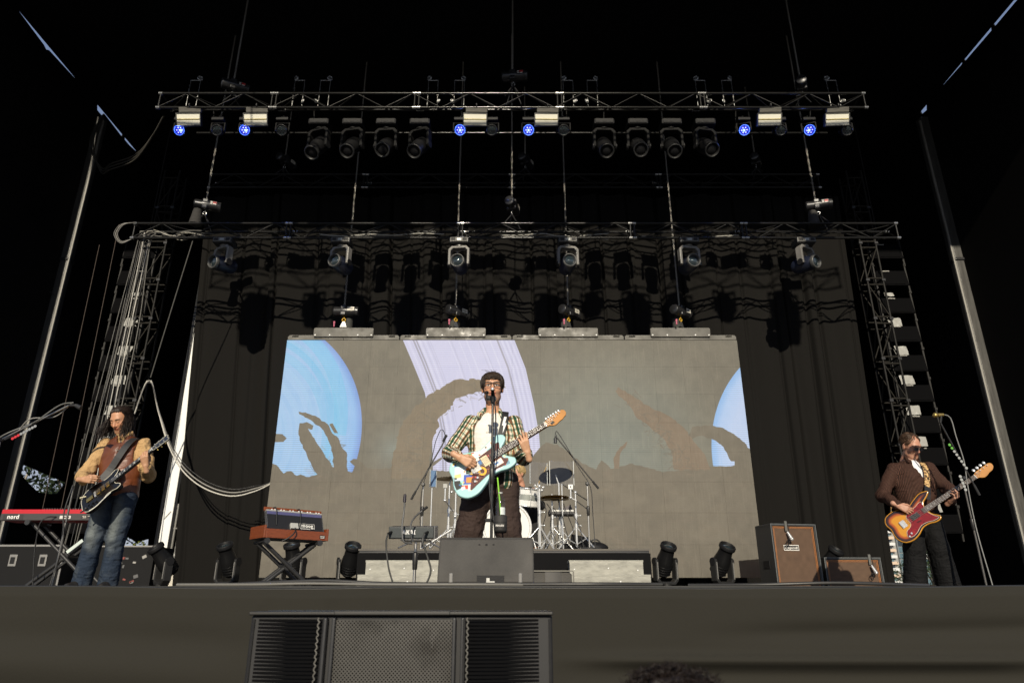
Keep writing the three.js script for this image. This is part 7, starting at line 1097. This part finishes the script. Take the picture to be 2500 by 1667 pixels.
  const jn = union([ell([0.077, 0.885, -0.01], [0.178, 0.10, 0.125]), cap([J.hipL[0] - 0.01, 0.85, 0.01], J.knL, 0.108, 0.082), cap(J.knL, [J.anL[0], 0.05, J.anL[2]], 0.080, 0.088), cap([J.hipR[0], 0.85, 0.01], J.knR, 0.108, 0.082), cap(J.knR, [J.anR[0], 0.05, J.anR[2]], 0.080, 0.088)], 0.028);
  clothPart('blue_jeans', (x, y, z) => Math.max(jn(x, y, z), y - 0.93, 0.03 - y), [[-0.15, 0.05, -0.05], [0.25, 0.93, 0.1]], 0.12, 0.0088, jean, t, [bone([0.07, 0.5, 0], [0.07, 1, 0], 0.12, ell([0.077, 0.885, -0.01], [0.15, 0.10, 0.1])), bone(J.hipL, J.knL, 0.09), bone(J.knL, J.anL, 0.08), bone(J.hipR, J.knR, 0.09), bone(J.knR, J.anR, 0.08)], { amp: 0.007, k: 31, tint: (x, y, z) => { const leg = x < 0.07 ? J.hipL[0] + (J.knL[0] - J.hipL[0]) * (0.87 - y) / 0.4 : J.hipR[0] + (J.knR[0] - J.hipR[0]) * (0.87 - y) / 0.4, worn = clamp(Math.exp(-((x - leg) ** 2) / 0.0028) * (z > 0 ? 1 : 0.2) * smooth(0.28, 0.5, y) * smooth(0.92, 0.75, y) * 0.8 + 0.35 * fbm(x * 18, y * 14, z * 18) + 0.12 * Math.max(0, noise(x * 16 + y * 12, y * 30 - x * 10, 3)) * (z > 0 ? 1 : 0), 0, 1), a = [0.030, 0.044, 0.070], b = [0.17, 0.19, 0.19]; return a.map((q, i) => q + (b[i] - q) * worn); } });
  shoes(t, J);
  // long hair, blown toward the left of the picture
  const HM = headFrame(J.head, ...HR).scale(new THREE.Vector3(1.09, 1.09, 1.09)), hair = [0.022, 0.014, 0.010], locks = [], inv = new THREE.Matrix4().copy(HM).invert();
  const hc = ell([0, 0.036, -0.02], [0.083, 0.092, 0.102]); locks.push(hairTint(meshField((x, y, z) => Math.max(hc(x, y, z) + 0.004 + 0.006 * noise(x * 60, y * 20, z * 60), -Math.max(0.012 - z, y - 0.096), -(y + 0.06)), [-0.11, -0.09, -0.14], [0.11, 0.15, 0.11], 0.005), hair).applyMatrix4(HM));
  const R = [0.085, 0.095, 0.104], onHead = (aa, ee, s) => new THREE.Vector3(Math.sin(aa) * Math.cos(ee) * R[0] * s, 0.036 + Math.sin(ee) * R[1] * s, -0.02 + Math.cos(aa) * Math.cos(ee) * R[2] * s).applyMatrix4(HM);
  for (let k = 0; k < 950; k++) {
    const side = rnd() < 0.5 ? -1 : 1, a = side * rr(1.05, 3.1), p0 = onHead(side * 0.25, 1.25 + rr(-0.15, 0.15), 1.01), p1 = onHead(a * 0.7, 0.75, 1.06), p2 = onHead(a, 0.1, 1.08), len = rr(0.16, 0.30), L = side < 0;
    const p3 = p2.clone().add(new THREE.Vector3(L ? rr(-0.07, 0.0) : rr(-0.03, 0.03), -len * 0.5, L ? rr(-0.04, 0.04) : rr(-0.05, 0.0))), p4 = p3.clone().add(new THREE.Vector3(L ? rr(-0.09, 0.02) : rr(-0.05, 0.02), -len * rr(0.3, 0.55), rr(-0.03, 0.03)));
    locks.push(hairTint(strand([p0, p1, p2, p3, p4], 0.0036, 8), hair));
  }
  for (let k = 0; k < 420; k++) { const a = rr(-1.0, 1.0), sd = a < -0.15 ? -1 : 1, e = rr(0.62, 0.9); locks.push(hairTint(strand([onHead(a * 0.9, e - 0.06 * Math.abs(a), 1.0), onHead(a * 1.05, e + 0.25, 1.08), onHead(a + sd * 0.7, 0.95, 1.09), onHead(a + sd * 1.3, 0.5, 1.10), onHead(a + sd * 1.6, rr(-0.1, 0.2), 1.12)], 0.0034, 8), hair)); }
  part('hair', locks, hairMat, t);
  // his guitar: black, two horns, white binding
  const outline = [[-0.155, 0], [-0.15, 0.08], [-0.105, 0.15], [-0.02, 0.168], [0.06, 0.145], [0.11, 0.122], [0.17, 0.128], [0.225, 0.150], [0.262, 0.128], [0.245, 0.085], [0.205, 0.05], [0.205, -0.05], [0.235, -0.09], [0.25, -0.128], [0.215, -0.148], [0.165, -0.128], [0.11, -0.122], [0.06, -0.15], [-0.02, -0.172], [-0.105, -0.155], [-0.15, -0.085]];
  const gold = mat(0.75, 0.50, 0.14, 0.25, 1), openBook = [[0, -0.021], [0.02, -0.026], [0.05, -0.036], [0.11, -0.038], [0.145, -0.042], [0.172, -0.040], [0.182, -0.02], [0.172, -0.006], [0.168, 0], [0.172, 0.006], [0.182, 0.02], [0.172, 0.040], [0.145, 0.042], [0.11, 0.038], [0.05, 0.036], [0.02, 0.026], [0, 0.021]];
  const gt = guitar({ name: 'electric_guitar', label: 'black double horned electric guitar with white binding held by the guitarist', pos: V(-3.885, 0.84, 6.62), rot: [-0.58, -0.03, 0.735], len: 0.628, outline, bodyMat: mat(0.007, 0.007, 0.0075, 0.2, 0, { specularIntensity: 0.5 }), binding: mat(0.72, 0.68, 0.55, 0.4), neckFrom: 0.165, neckMat: mat(0.011, 0.011, 0.012, 0.2, 0, { clearcoat: 1 }), boardMat: ebony, frets: 21, block: true, blocks: [1, 3, 5, 7, 9, 12, 15, 17], head: openBook, headMat: mat(0.012, 0.012, 0.013, 0.2, 0, { clearcoat: 1 }), headEdge: mat(0.72, 0.68, 0.55, 0.4), tuners: [0.04, 0.085, 0.13].flatMap((x) => [[x, 0.024, 1], [x, -0.024, -1]]), tunerMat: gold, strings: 6, pickups: [[0.135, 0.034, 0.07, gold], [0.085, 0.034, 0.07, gold], [0.035, 0.034, 0.07, gold]], bridge: [0.018, 0.08], knobs: [[-0.04, -0.10, M.blackGloss], [-0.08, -0.085, M.blackGloss], [-0.005, -0.115, M.blackGloss], [-0.06, -0.125, M.blackGloss]],
    extra(g, z0) { part('tailpiece', [rbox(0.07, 0.05, 0.008, 0.003, -0.06, 0, z0 + 0.006)], gold, g); part('switch_tip', [rod([-0.10, 0.09, z0], [-0.13, 0.07, z0 + 0.035], 0.008)], mat(0.75, 0.7, 0.5, 0.4), g); part('jack_plug', [ball(0.012, -0.11, -0.10, z0 + 0.006), rod([-0.11, -0.1, z0], [-0.16, -0.12, z0 + 0.02], 0.007)], M.dark, g); part('edge_line', tube([[0.14, -0.128, z0 - 0.006], [0.06, -0.15, z0 - 0.002], [-0.02, -0.168, z0 - 0.002], [-0.09, -0.155, z0 - 0.002]], 0.004, 30, 5), mat(0.78, 0.76, 0.68, 0.4), g); } });
  const s2 = part('strap', [ribbon([[0.0, 1.0, 0.20], [0.05, 1.10, 0.172], [0.115, 1.25, 0.165], [0.155, 1.37, 0.125], [0.165, 1.44, 0.03], [0.13, 1.41, -0.08], [0.03, 1.28, -0.16], [-0.1, 1.1, -0.15], [-0.2, 0.9, 0.0], [-0.11, 0.78, 0.24]], [[0, 0, 1], [0, 0, 1], [0, 0.1, 1], [0.1, 0.7, 0.7], [0.1, 1, 0], [0, 0.6, -1], [0, 0, -1], [-0.3, 0, -1], [-1, 0, 0], [-1, 0, 0.5]], 0.068)], mat(0.022, 0.022, 0.023, 0.5), null);
  gt.add(s2); gt.updateMatrixWorld(true); t.updateMatrixWorld(true); s2.applyMatrix4(new THREE.Matrix4().copy(gt.matrixWorld).invert().multiply(t.matrixWorld));
}
// ---------------------------------------------------------------- the bass player
{
  const P = V(4.40, 0, 7.8), skin = [0.50, 0.27, 0.18];
  const J = { neck: [0.065, 1.385, 0.0], head: [0.085, 1.545, 0.055], shL: [-0.13, 1.305, 0.0], shR: [0.255, 1.315, 0.0], elL: [-0.335, 1.0, 0.06], elR: [0.345, 1.03, 0.16], wrL: [-0.33, 0.86, 0.315], wrR: [0.165, 0.885, 0.43], hipL: [-0.02, 0.82, -0.02], hipR: [0.155, 0.82, -0.02], knL: [-0.085, 0.44, 0.03], knR: [0.175, 0.44, 0.03], anL: [-0.12, 0.08, -0.02], anR: [0.235, 0.08, -0.02] };
  const torso = [[0.80, 0.065, -0.01, 0.185, 0.13], [0.95, 0.065, 0.0, 0.192, 0.14], [1.10, 0.065, 0.0, 0.205, 0.14], [1.24, 0.065, -0.002, 0.21, 0.125], [1.33, 0.065, -0.01, 0.155, 0.092], [1.385, 0.065, -0.01, 0.09, 0.076]];
  const HR = [0.50, 0.30, 0.08];
  const t = person('bass player in a pinstriped brown shirt and sunglasses', P, J, { skin, torso, headRot: HR, headSize: 1.12, stubble: 0.25, moustache: 0.5, beard: [0.19, 0.12, 0.08], brow: [0.09, 0.06, 0.04], hands: [
    [J.wrL, [0.72, -0.42, 0.2], [0.35, 0.85, 0.1], [-0.05, -0.2, -1], { curl: [[0.35, 0.5, 0.4], [0.3, 0.55, 0.4], [0.35, 0.55, 0.4], [0.4, 0.6, 0.4]], spread: 0.10, thumb: [[0.7, 0.6, 0.3], [0.9, 0.3, 0.3], [0.95, 0.1, 0.3]] }],
    [J.wrR, [0.25, 0.40, 0.85], [0.787, 0.518, 0.333], [-0.2, 0.9, -0.4], { curl: [[0.75, 0.9, 0.5], [0.75, 0.95, 0.5], [0.8, 0.95, 0.5], [0.85, 0.95, 0.5]], spread: 0.08, thumb: [[0.3, 0.8, 0.5], [0.6, 0.5, 0.6], [0.8, 0.2, 0.5]] }]] });
  const pin = canvasTex(128, 128, (c, w, h) => { c.fillStyle = '#30221d'; c.fillRect(0, 0, w, h); for (let k = 0; k < 4; k++) { c.fillStyle = '#6f5549'; c.fillRect(k * 32 + 4, 0, 8, h); c.fillStyle = '#4a2f28'; c.fillRect(k * 32 + 15, 0, 3, h); } for (let i = 0; i < 800; i++) { c.fillStyle = 'rgba(10,5,4,0.2)'; c.fillRect(rnd() * w, rnd() * h, 2, 1); } }); pin.repeat.set(1 / 0.058, 1 / 0.06);
  const pinM = new THREE.MeshPhysicalMaterial({ map: pin, roughness: 0.8, bumpMap: rep(foldTex, 3, 3), bumpScale: 0.012, side: THREE.DoubleSide, specularIntensity: 0.3 }); pinM.color.setRGB(0.8, 0.72, 0.68);
  const cut = (s, f) => J['wr' + s].map((q, i) => q + (J['el' + s][i] - q) * f), T = slabs(torso.map(([y, a, b, c, d]) => [y, a, b, c + 0.012, d + 0.012]));
  const ar = (s) => [cap(J['sh' + s], J['el' + s], 0.068, 0.066), cap(J['el' + s], cut(s, 0.10), 0.068, 0.048)], aL = ar('L'), aR = ar('R');
  const col = union([cap([0.01, 1.42, 0.035], [0.0, 1.365, 0.095], 0.02, 0.013), cap([0.125, 1.425, 0.03], [0.135, 1.37, 0.09], 0.02, 0.013), cap([0.01, 1.42, 0.03], [0.065, 1.42, -0.07], 0.02), cap([0.125, 1.42, 0.02], [0.065, 1.42, -0.07], 0.02)], 0.012), body = union([T, ...aL, ...aR], 0.04);
  const sh = (x, y, z) => { let d = smin(body(x, y, z), col(x, y, z), 0.012); const k = smooth(1.12, 1.37, y), xl = 0.115 - 0.085 * k, xr = 0.125 + 0.015 * k; const e = Math.max(xl - x, x - xr, 0.03 - z, 1.12 - y); return Math.max(d, -e, 0.80 - y); };
  clothPart('pinstriped_shirt', sh, [J.shL, J.shR, J.elL, J.elR, J.wrL, J.wrR, [0, 0.8, 0.1], [0, 1.42, -0.1]], 0.10, 0.0085, pinM, t, [bone([0.065, 0.7, 0], [0.065, 1.4, 0], 0.18, T), bone(J.shL, J.elL, 0.075, aL[0]), bone(J.elL, J.wrL, 0.07, aL[1]), bone(J.shR, J.elR, 0.075, aR[0]), bone(J.elR, J.wrR, 0.07, aR[1])], { amp: 0.014, k: 41 });
  const T2 = slabs(torso.map(([y, a, b, c, d]) => [y, a, b, c - 0.004 - (y > 1.34 ? 0.014 : 0), d - 0.001]));
  clothPart('white_t_shirt', (x, y, z) => Math.max(T2(x, y, z), 1.0 - y), [[-0.1, 1.02, -0.1], [0.25, 1.38, 0.1]], 0.05, 0.009, mat(0.78, 0.77, 0.76, 0.9), t, null, { amp: 0.004 });
  const trM = mat(0.010, 0.010, 0.0105, 0.8, 0, { specularIntensity: 0.2, bumpMap: rep(foldTex, 3, 3), bumpScale: 0.016 });
  const tr = union([ell([0.067, 0.83, -0.01], [0.18, 0.11, 0.125]), cap([-0.02, 0.80, 0], J.knL, 0.115, 0.105), cap(J.knL, [J.anL[0], 0.06, J.anL[2]], 0.105, 0.118), cap([0.155, 0.80, 0], J.knR, 0.115, 0.105), cap(J.knR, [J.anR[0], 0.06, J.anR[2]], 0.105, 0.118)], 0.03);
  clothPart('black_trousers', (x, y, z) => Math.max(tr(x, y, z), y - 0.86, 0.025 - y), [[-0.15, 0.05, -0.05], [0.26, 0.86, 0.08]], 0.13, 0.0098, trM, t, [bone(J.hipL, J.knL, 0.11), bone(J.knL, J.anL, 0.1), bone(J.hipR, J.knR, 0.11), bone(J.knR, J.anR, 0.1)], { amp: 0.006, k: 51 });
  shoes(t, J);
  const HM = headFrame(J.head, ...HR).scale(new THREE.Vector3(1.12, 1.12, 1.12)), hair = [0.075, 0.045, 0.028], locks = [];
  const hc = ell([0, 0.036, -0.026], [0.079, 0.088, 0.094]); locks.push(hairTint(meshField((x, y, z) => Math.max(hc(x, y, z) + 0.006 * noise(x * 60, y * 30, z * 60), -Math.max(0.0 - z + 0.25 * Math.max(0, y - 0.06), -0.1), -Math.max(-0.012 - z, y - 0.07), -(y + 0.05)), [-0.11, -0.07, -0.14], [0.11, 0.15, 0.11], 0.005), hair.map((q) => q * 0.8)).applyMatrix4(HM));
  const R = [0.078, 0.089, 0.095];
  for (let k = 0; k < 480; k++) { const a = rr(-3.1, 3.1), e = rr(0.05, 1.4); const q = (aa, ee, s) => new THREE.Vector3(Math.sin(aa) * Math.cos(ee) * R[0] * s, 0.036 + Math.sin(ee) * R[1] * s, -0.026 + Math.cos(aa) * Math.cos(ee) * R[2] * s); const p0 = q(a, e, 1.0); if (p0.z > 0.045 && p0.y < 0.095) continue; const back = a > 0 ? 1 : -1; locks.push(hairTint(strand([p0, q(a + back * 0.12, e - 0.08, 1.07), q(a + back * 0.28, e - 0.3, rr(1.05, 1.13)), q(a + back * 0.4, e - 0.5, rr(1.03, 1.16))], 0.0036, 5), hair).applyMatrix4(HM)); }
  part('hair', locks, hairMat, t);
  const gl = new THREE.Group(); gl.name = 'sunglasses'; gl.applyMatrix4(HM); t.add(gl); const lensM = mat(0.012, 0.012, 0.013, 0.08, 0, { clearcoat: 1 }), wire = mat(0.25, 0.2, 0.14, 0.3, 0.8);
  for (const s of [-1, 1]) { part('lens', [extrude(shapeOf([[-0.024, 0.012], [0.0, 0.015], [0.024, 0.012], [0.024, -0.008], [0.012, -0.018], [-0.01, -0.018], [-0.023, -0.010]], true), 0.003).translate(s * 0.033, 0.001, 0.098)], lensM, gl); part('temple', [box(0.002, 0.003, 0.1, s * 0.073, 0.01, 0.05, 0, -s * 0.12)], wire, gl); }
  part('bridge', [rod([-0.01, 0.008, 0.099], [0.01, 0.008, 0.099], 0.0015)], wire, gl);
  // his bass
  const outline = [[-0.135, 0.02], [-0.14, 0.09], [-0.095, 0.15], [0, 0.165], [0.09, 0.135], [0.16, 0.12], [0.24, 0.145], [0.33, 0.168], [0.40, 0.155], [0.418, 0.128], [0.375, 0.10], [0.31, 0.07], [0.285, 0.03], [0.285, -0.03], [0.30, -0.07], [0.335, -0.11], [0.33, -0.145], [0.27, -0.152], [0.2, -0.13], [0.13, -0.13], [0.05, -0.165], [-0.03, -0.178], [-0.105, -0.158], [-0.147, -0.1], [-0.15, -0.04]];
  const burst = bodyTex((c, w, U, Y) => { c.fillStyle = '#c98a1c'; c.fillRect(0, 0, w, w); for (let k = 0; k < 260; k++) { c.strokeStyle = `rgba(90,50,10,${0.05 * rnd()})`; c.beginPath(); const y = rnd() * w; c.moveTo(0, y); c.lineTo(w, y + rr(-10, 10)); c.stroke(); } const pts = new THREE.CatmullRomCurve3(outline.map(([x, y]) => new THREE.Vector3(x, y, 0)), true).getPoints(120); for (let q = 0; q < 16; q++) { c.strokeStyle = q < 7 ? 'rgba(140,40,8,0.14)' : 'rgba(14,7,4,0.22)'; c.lineWidth = w * (0.20 - 0.0105 * q); c.lineJoin = 'round'; c.beginPath(); pts.forEach((p, i) => i ? c.lineTo(U(p.x), Y(p.y)) : c.moveTo(U(p.x), Y(p.y))); c.closePath(); c.stroke(); } });
  const red = bodyTex((c, w) => { c.fillStyle = '#7a0f0c'; c.fillRect(0, 0, w, w); for (let k = 0; k < 700; k++) { c.fillStyle = ['rgba(170,30,18,0.4)', 'rgba(60,6,6,0.4)', 'rgba(200,70,30,0.2)'][k % 3]; c.beginPath(); c.ellipse(rnd() * w, rnd() * w, 3 + 12 * rnd(), 2 + 6 * rnd(), rnd() * 3, 0, 7); c.fill(); } });
  const gt = guitar({ name: 'bass_guitar', label: 'sunburst bass guitar with a red pickguard held by the bass player', pos: V(4.115, 0.665, 7.53), rot: [-0.2, -0.40, 0.545], scale: 1.0, len: 0.864, outline, bodyMat: new THREE.MeshPhysicalMaterial({ map: burst, roughness: 0.18, clearcoat: 1, clearcoatRoughness: 0.08, side: THREE.DoubleSide }), guard: [[-0.05, -0.125], [-0.02, -0.075], [0.03, -0.06], [0.06, -0.035], [0.07, 0.04], [0.12, 0.075], [0.2, 0.075], [0.285, 0.09], [0.28, 0.04], [0.27, -0.03], [0.29, -0.085], [0.315, -0.125], [0.265, -0.128], [0.19, -0.105], [0.12, -0.105], [0.05, -0.135], [-0.01, -0.145]], guardMat: new THREE.MeshPhysicalMaterial({ map: red, roughness: 0.2, clearcoat: 0.8, side: THREE.DoubleSide }), guardEdge: mat(0.75, 0.68, 0.52, 0.4), neckFrom: 0.235, neckMat: maple, boardMat: rosewood, frets: 20, head: [[0, -0.021], [0.02, -0.026], [0.055, -0.05], [0.09, -0.05], [0.13, -0.038], [0.165, -0.034], [0.19, -0.02], [0.205, 0.0], [0.205, 0.028], [0.185, 0.042], [0.15, 0.042], [0.09, 0.040], [0.03, 0.036], [0.012, 0.027], [0, 0.021]], headMat: maple, tuners: [0, 1, 2, 3].map((i) => [0.035 + 0.042 * i, 0.02 + 0.002 * i, 1, true]), strings: 4, pickups: [[0.125, 0.055, 0.055, M.blackGloss], [0.165, 0.05, 0.05, M.blackGloss]], bridge: [0.055, 0.075], knobs: [[0.0, -0.115], [-0.035, -0.13]],
    extra(g, z0) { part('strap_button', [ball(0.008, -0.15, 0, 0), ball(0.008, 0.41, 0.14, 0)], M.chrome, g); part('thumb_rest', [rbox(0.04, 0.008, 0.01, 0.003, 0.14, -0.06, z0 + 0.008)], M.blackGloss, g); } });
  const leo = canvasTex(128, 512, (c, w, h) => { c.fillStyle = '#d0ab74'; c.fillRect(0, 0, w, h); for (let k = 0; k < 60; k++) { const x = rnd() * w, y = rnd() * h; c.fillStyle = '#7a4d22'; c.beginPath(); c.ellipse(x, y, 9, 7, rnd() * 3, 0, 7); c.fill(); c.strokeStyle = '#140c08'; c.lineWidth = 6; c.beginPath(); c.arc(x, y, 12, rnd() * 6, rnd() * 6 + 3.6); c.stroke(); } }); leo.repeat.set(1 / 0.06, 1 / 0.24);
  const path = [[0.06, 1.0, 0.22], [0.105, 1.09, 0.175], [0.135, 1.2, 0.158], [0.155, 1.30, 0.118], [0.165, 1.365, 0.03], [0.13, 1.35, -0.08], [0.03, 1.2, -0.155], [-0.1, 1.0, -0.16], [-0.22, 0.85, -0.05], [-0.33, 0.68, 0.17]], nn = [[0, 0, 1], [0, 0, 1], [0, 0.1, 1], [0.1, 0.7, 0.7], [0.1, 1, 0], [0, 0.6, -1], [0, 0, -1], [-0.3, 0, -1], [-1, 0, 0], [-1, 0, 0.5]];
  const s2 = part('strap', [ribbon(path, nn, 0.058)], new THREE.MeshPhysicalMaterial({ map: leo, roughness: 0.8, side: THREE.DoubleSide }), null), s3 = part('strap_end', [ribbon([[0.03, 0.93, 0.25], [0.06, 1.0, 0.225], [0.098, 1.075, 0.186]], [[0, 0, 1], [0, 0, 1], [0, 0, 1]], 0.066, 0.008)], mat(0.014, 0.013, 0.013, 0.5), null);
  for (const s of [s2, s3]) { gt.add(s); gt.updateMatrixWorld(true); t.updateMatrixWorld(true); s.applyMatrix4(new THREE.Matrix4().copy(gt.matrixWorld).invert().multiply(t.matrixWorld)); }
}
// ---------------------------------------------------------------- the drummer and a person in the pit
{
  const P = V(0.05, RISER, 9.8), skin = [0.52, 0.29, 0.19], J = { neck: [0.02, 0.94, 0.02], head: [0.035, 1.10, 0.06], shL: [-0.17, 0.87, 0.02], shR: [0.2, 0.87, 0.02], elL: [-0.28, 0.62, 0.15], elR: [0.34, 0.66, 0.2], wrL: [-0.2, 0.72, 0.4], wrR: [0.26, 0.775, 0.46], hipL: [-0.09, 0.56, 0], hipR: [0.12, 0.56, 0], knL: [-0.22, 0.52, 0.38], knR: [0.25, 0.52, 0.38], anL: [-0.22, 0.09, 0.4], anR: [0.25, 0.09, 0.4] };
  const torso = [[0.5, 0.02, 0, 0.17, 0.13], [0.7, 0.02, 0.0, 0.175, 0.13], [0.82, 0.02, 0, 0.18, 0.12], [0.9, 0.02, 0, 0.14, 0.09], [0.95, 0.02, 0, 0.085, 0.075]];
  const t = person('blond drummer seated behind the kit, half hidden by the singer', P, J, { skin, torso, headRot: [0.15, -0.9, 0], stubble: 0.1, brow: [0.25, 0.17, 0.08], hands: [[J.wrL, [0.4, 0.2, 0.8], [0.6, 0.5, 0], [0, -1, 0], {}], [J.wrR, [-0.1, 0.55, 0.75], [-0.8, 0.4, 0], [0, -0.8, 0.4], { curl: [[0.9, 1.1, 0.7], [0.9, 1.1, 0.7], [0.95, 1.1, 0.7], [1, 1.1, 0.7]] }]] });
  const T = slabs(torso.map(([y, a, b, c, d]) => [y, a, b, c + 0.01, d + 0.01])), blk = mat(0.014, 0.014, 0.015, 0.85);
  const sl = union([T, cap(J.shL, J.elL, 0.066, 0.06), cap(J.shR, J.elR, 0.066, 0.06), cap(J.elR, J.wrR.map((q, i) => q + (J.elR[i] - q) * 0.3), 0.056, 0.045)], 0.03);
  clothPart('black_shirt', sl, [J.shL, J.shR, J.elL, J.elR, J.wrR, [0, 0.5, -0.1]], 0.1, 0.012, blk, t, null, { amp: 0.008, k: 61 });
  const tr = union([ell([0.02, 0.56, 0], [0.17, 0.1, 0.14]), cap(J.hipL, J.knL, 0.1, 0.08), cap(J.knL, J.anL, 0.08, 0.07), cap(J.hipR, J.knR, 0.1, 0.08), cap(J.knR, J.anR, 0.08, 0.07)], 0.03); clothPart('dark_trousers', tr, [J.hipL, J.hipR, J.knL, J.knR, J.anL, J.anR], 0.11, 0.013, blk, t, null, { amp: 0.006 }); shoes(t, J);
  const HM = headFrame(J.head, 0.15, -0.9, 0), hair = [0.42, 0.30, 0.14], locks = [], R = [0.083, 0.094, 0.102]; locks.push(hairTint(meshField((x, y, z) => Math.max(ell([0, 0.037, -0.018], R)(x, y, z), -Math.max(0.02 - z, y - 0.07), -(y + 0.05)), [-0.11, -0.07, -0.14], [0.11, 0.15, 0.11], 0.006), hair).applyMatrix4(HM));
  for (let k = 0; k < 200; k++) { const a = rr(-3.1, 3.1), q = (aa, ee, s) => [Math.sin(aa) * Math.cos(ee) * R[0] * s, 0.037 + Math.sin(ee) * R[1] * s, -0.018 + Math.cos(aa) * Math.cos(ee) * R[2] * s]; if (Math.abs(a) < 0.8) continue; locks.push(hairTint(strand([q(a * 0.6, 1.2, 1), q(a * 0.9, 0.7, 1.07), q(a, 0.2, 1.08), q(a + 0.1, rr(-0.5, -0.1), 1.08)], 0.006, 5), hair).applyMatrix4(HM)); }
  part('hair', locks, hairMat, t);
  solo('drum_stick', 'pale wooden drum stick raised in the drummer\'s hand', 'drum stick', [rod(V(0.30, RISER + 0.80, 9.32), V(0.46, RISER + 1.10, 9.05), 0.007, 0.006, 8), ball(0.008, 0.46, STAGE + RISER + 1.10, -9.05)], mat(0.66, 0.45, 0.16, 0.5));
}
{
  const P = new THREE.Vector3(0.312, 0, -1.52), skin = [0.45, 0.27, 0.17], k = 1.375, J = { neck: [0, 1.21, -0.02], head: [0, k, 0.0], shL: [-0.17, 1.14, 0], shR: [0.17, 1.14, 0], elL: [-0.24, 0.9, 0.02], elR: [0.24, 0.9, 0.02], wrL: [-0.2, 0.72, 0.16], wrR: [0.2, 0.72, 0.16], hipL: [-0.09, 0.72, 0], hipR: [0.09, 0.72, 0], knL: [-0.1, 0.4, 0.08], knR: [0.1, 0.4, 0.08], anL: [-0.1, 0.08, -0.02], anR: [0.1, 0.08, -0.02] };
  const torso = [[0.7, 0, 0, 0.165, 0.12], [0.95, 0, 0, 0.175, 0.125], [1.08, 0, 0, 0.18, 0.12], [1.17, 0, -0.01, 0.14, 0.09], [1.22, 0, -0.015, 0.085, 0.075]];
  const t = person('curly dark haired person standing low in the pit, seen from behind', P, J, { skin, torso, headRot: [0, Math.PI, 0], hands: [[J.wrL, [0.1, -0.8, 0.4], [0.9, 0, 0.2], [0.3, 0, -1], {}], [J.wrR, [-0.1, -0.8, 0.4], [-0.9, 0, 0.2], [-0.3, 0, -1], {}]] }); t.scale.setScalar(0.996);
  const blk = mat(0.02, 0.02, 0.022, 0.85), T = slabs(torso.map(([y, a, b, c, d]) => [y, a, b, c + 0.012, d + 0.012]));
  clothPart('black_shirt', union([T, cap(J.shL, J.elL, 0.065, 0.06), cap(J.elL, J.wrL, 0.06, 0.045), cap(J.shR, J.elR, 0.065, 0.06), cap(J.elR, J.wrR, 0.06, 0.045)], 0.03), [J.shL, J.shR, J.elL, J.elR, J.wrL, J.wrR, [0, 0.7, -0.1]], 0.1, 0.013, blk, t, null, { amp: 0.006 });
  clothPart('dark_trousers', union([ell([0, 0.74, 0], [0.17, 0.1, 0.125]), cap(J.hipL, J.knL, 0.1, 0.08), cap(J.knL, J.anL, 0.08, 0.07), cap(J.hipR, J.knR, 0.1, 0.08), cap(J.knR, J.anR, 0.08, 0.07)], 0.03), [J.hipL, J.hipR, J.knL, J.knR, J.anL, J.anR], 0.11, 0.013, blk, t, null, { amp: 0.006 }); shoes(t, J);
  const hair = [0.016, 0.011, 0.009], locks = []; locks.push(hairTint(meshField((x, y, z) => ell([0, k + 0.03, 0.01], [0.108, 0.092, 0.115])(x, y, z) + 0.012 * noise(x * 45, y * 45, z * 45), [-0.14, k - 0.09, -0.14], [0.14, k + 0.15, 0.16], 0.0055), hair));
  for (let q = 0; q < 1500; q++) { const a = rr(0, 6.28), e = rr(-0.3, 1.55), n = new THREE.Vector3(Math.cos(a) * Math.cos(e), Math.sin(e), Math.sin(a) * Math.cos(e)), lift = 0.012 * noise(n.x * 3, n.y * 3, n.z * 3), p = new THREE.Vector3(n.x * (0.104 + lift), k + 0.03 + n.y * (0.088 + lift), 0.01 + n.z * (0.11 + lift)), u = new THREE.Vector3(rr(-1, 1), rr(-1, 1), rr(-1, 1)).cross(n).normalize(), w = n.clone().cross(u), r = rr(0.004, 0.012), tw = rr(0.7, 1.3), out = rr(0.001, 0.006), pts = []; for (let i = 0; i < 6; i++) { const th = i * tw; pts.push(p.clone().addScaledVector(u, Math.cos(th) * r + i * 0.001).addScaledVector(w, Math.sin(th) * r).addScaledVector(n, out * i)); } locks.push(hairTint(strand(pts, 0.0021, 8), hair)); }
  part('hair', locks, hairMat, t);
}
renderer.render(scene, camera);
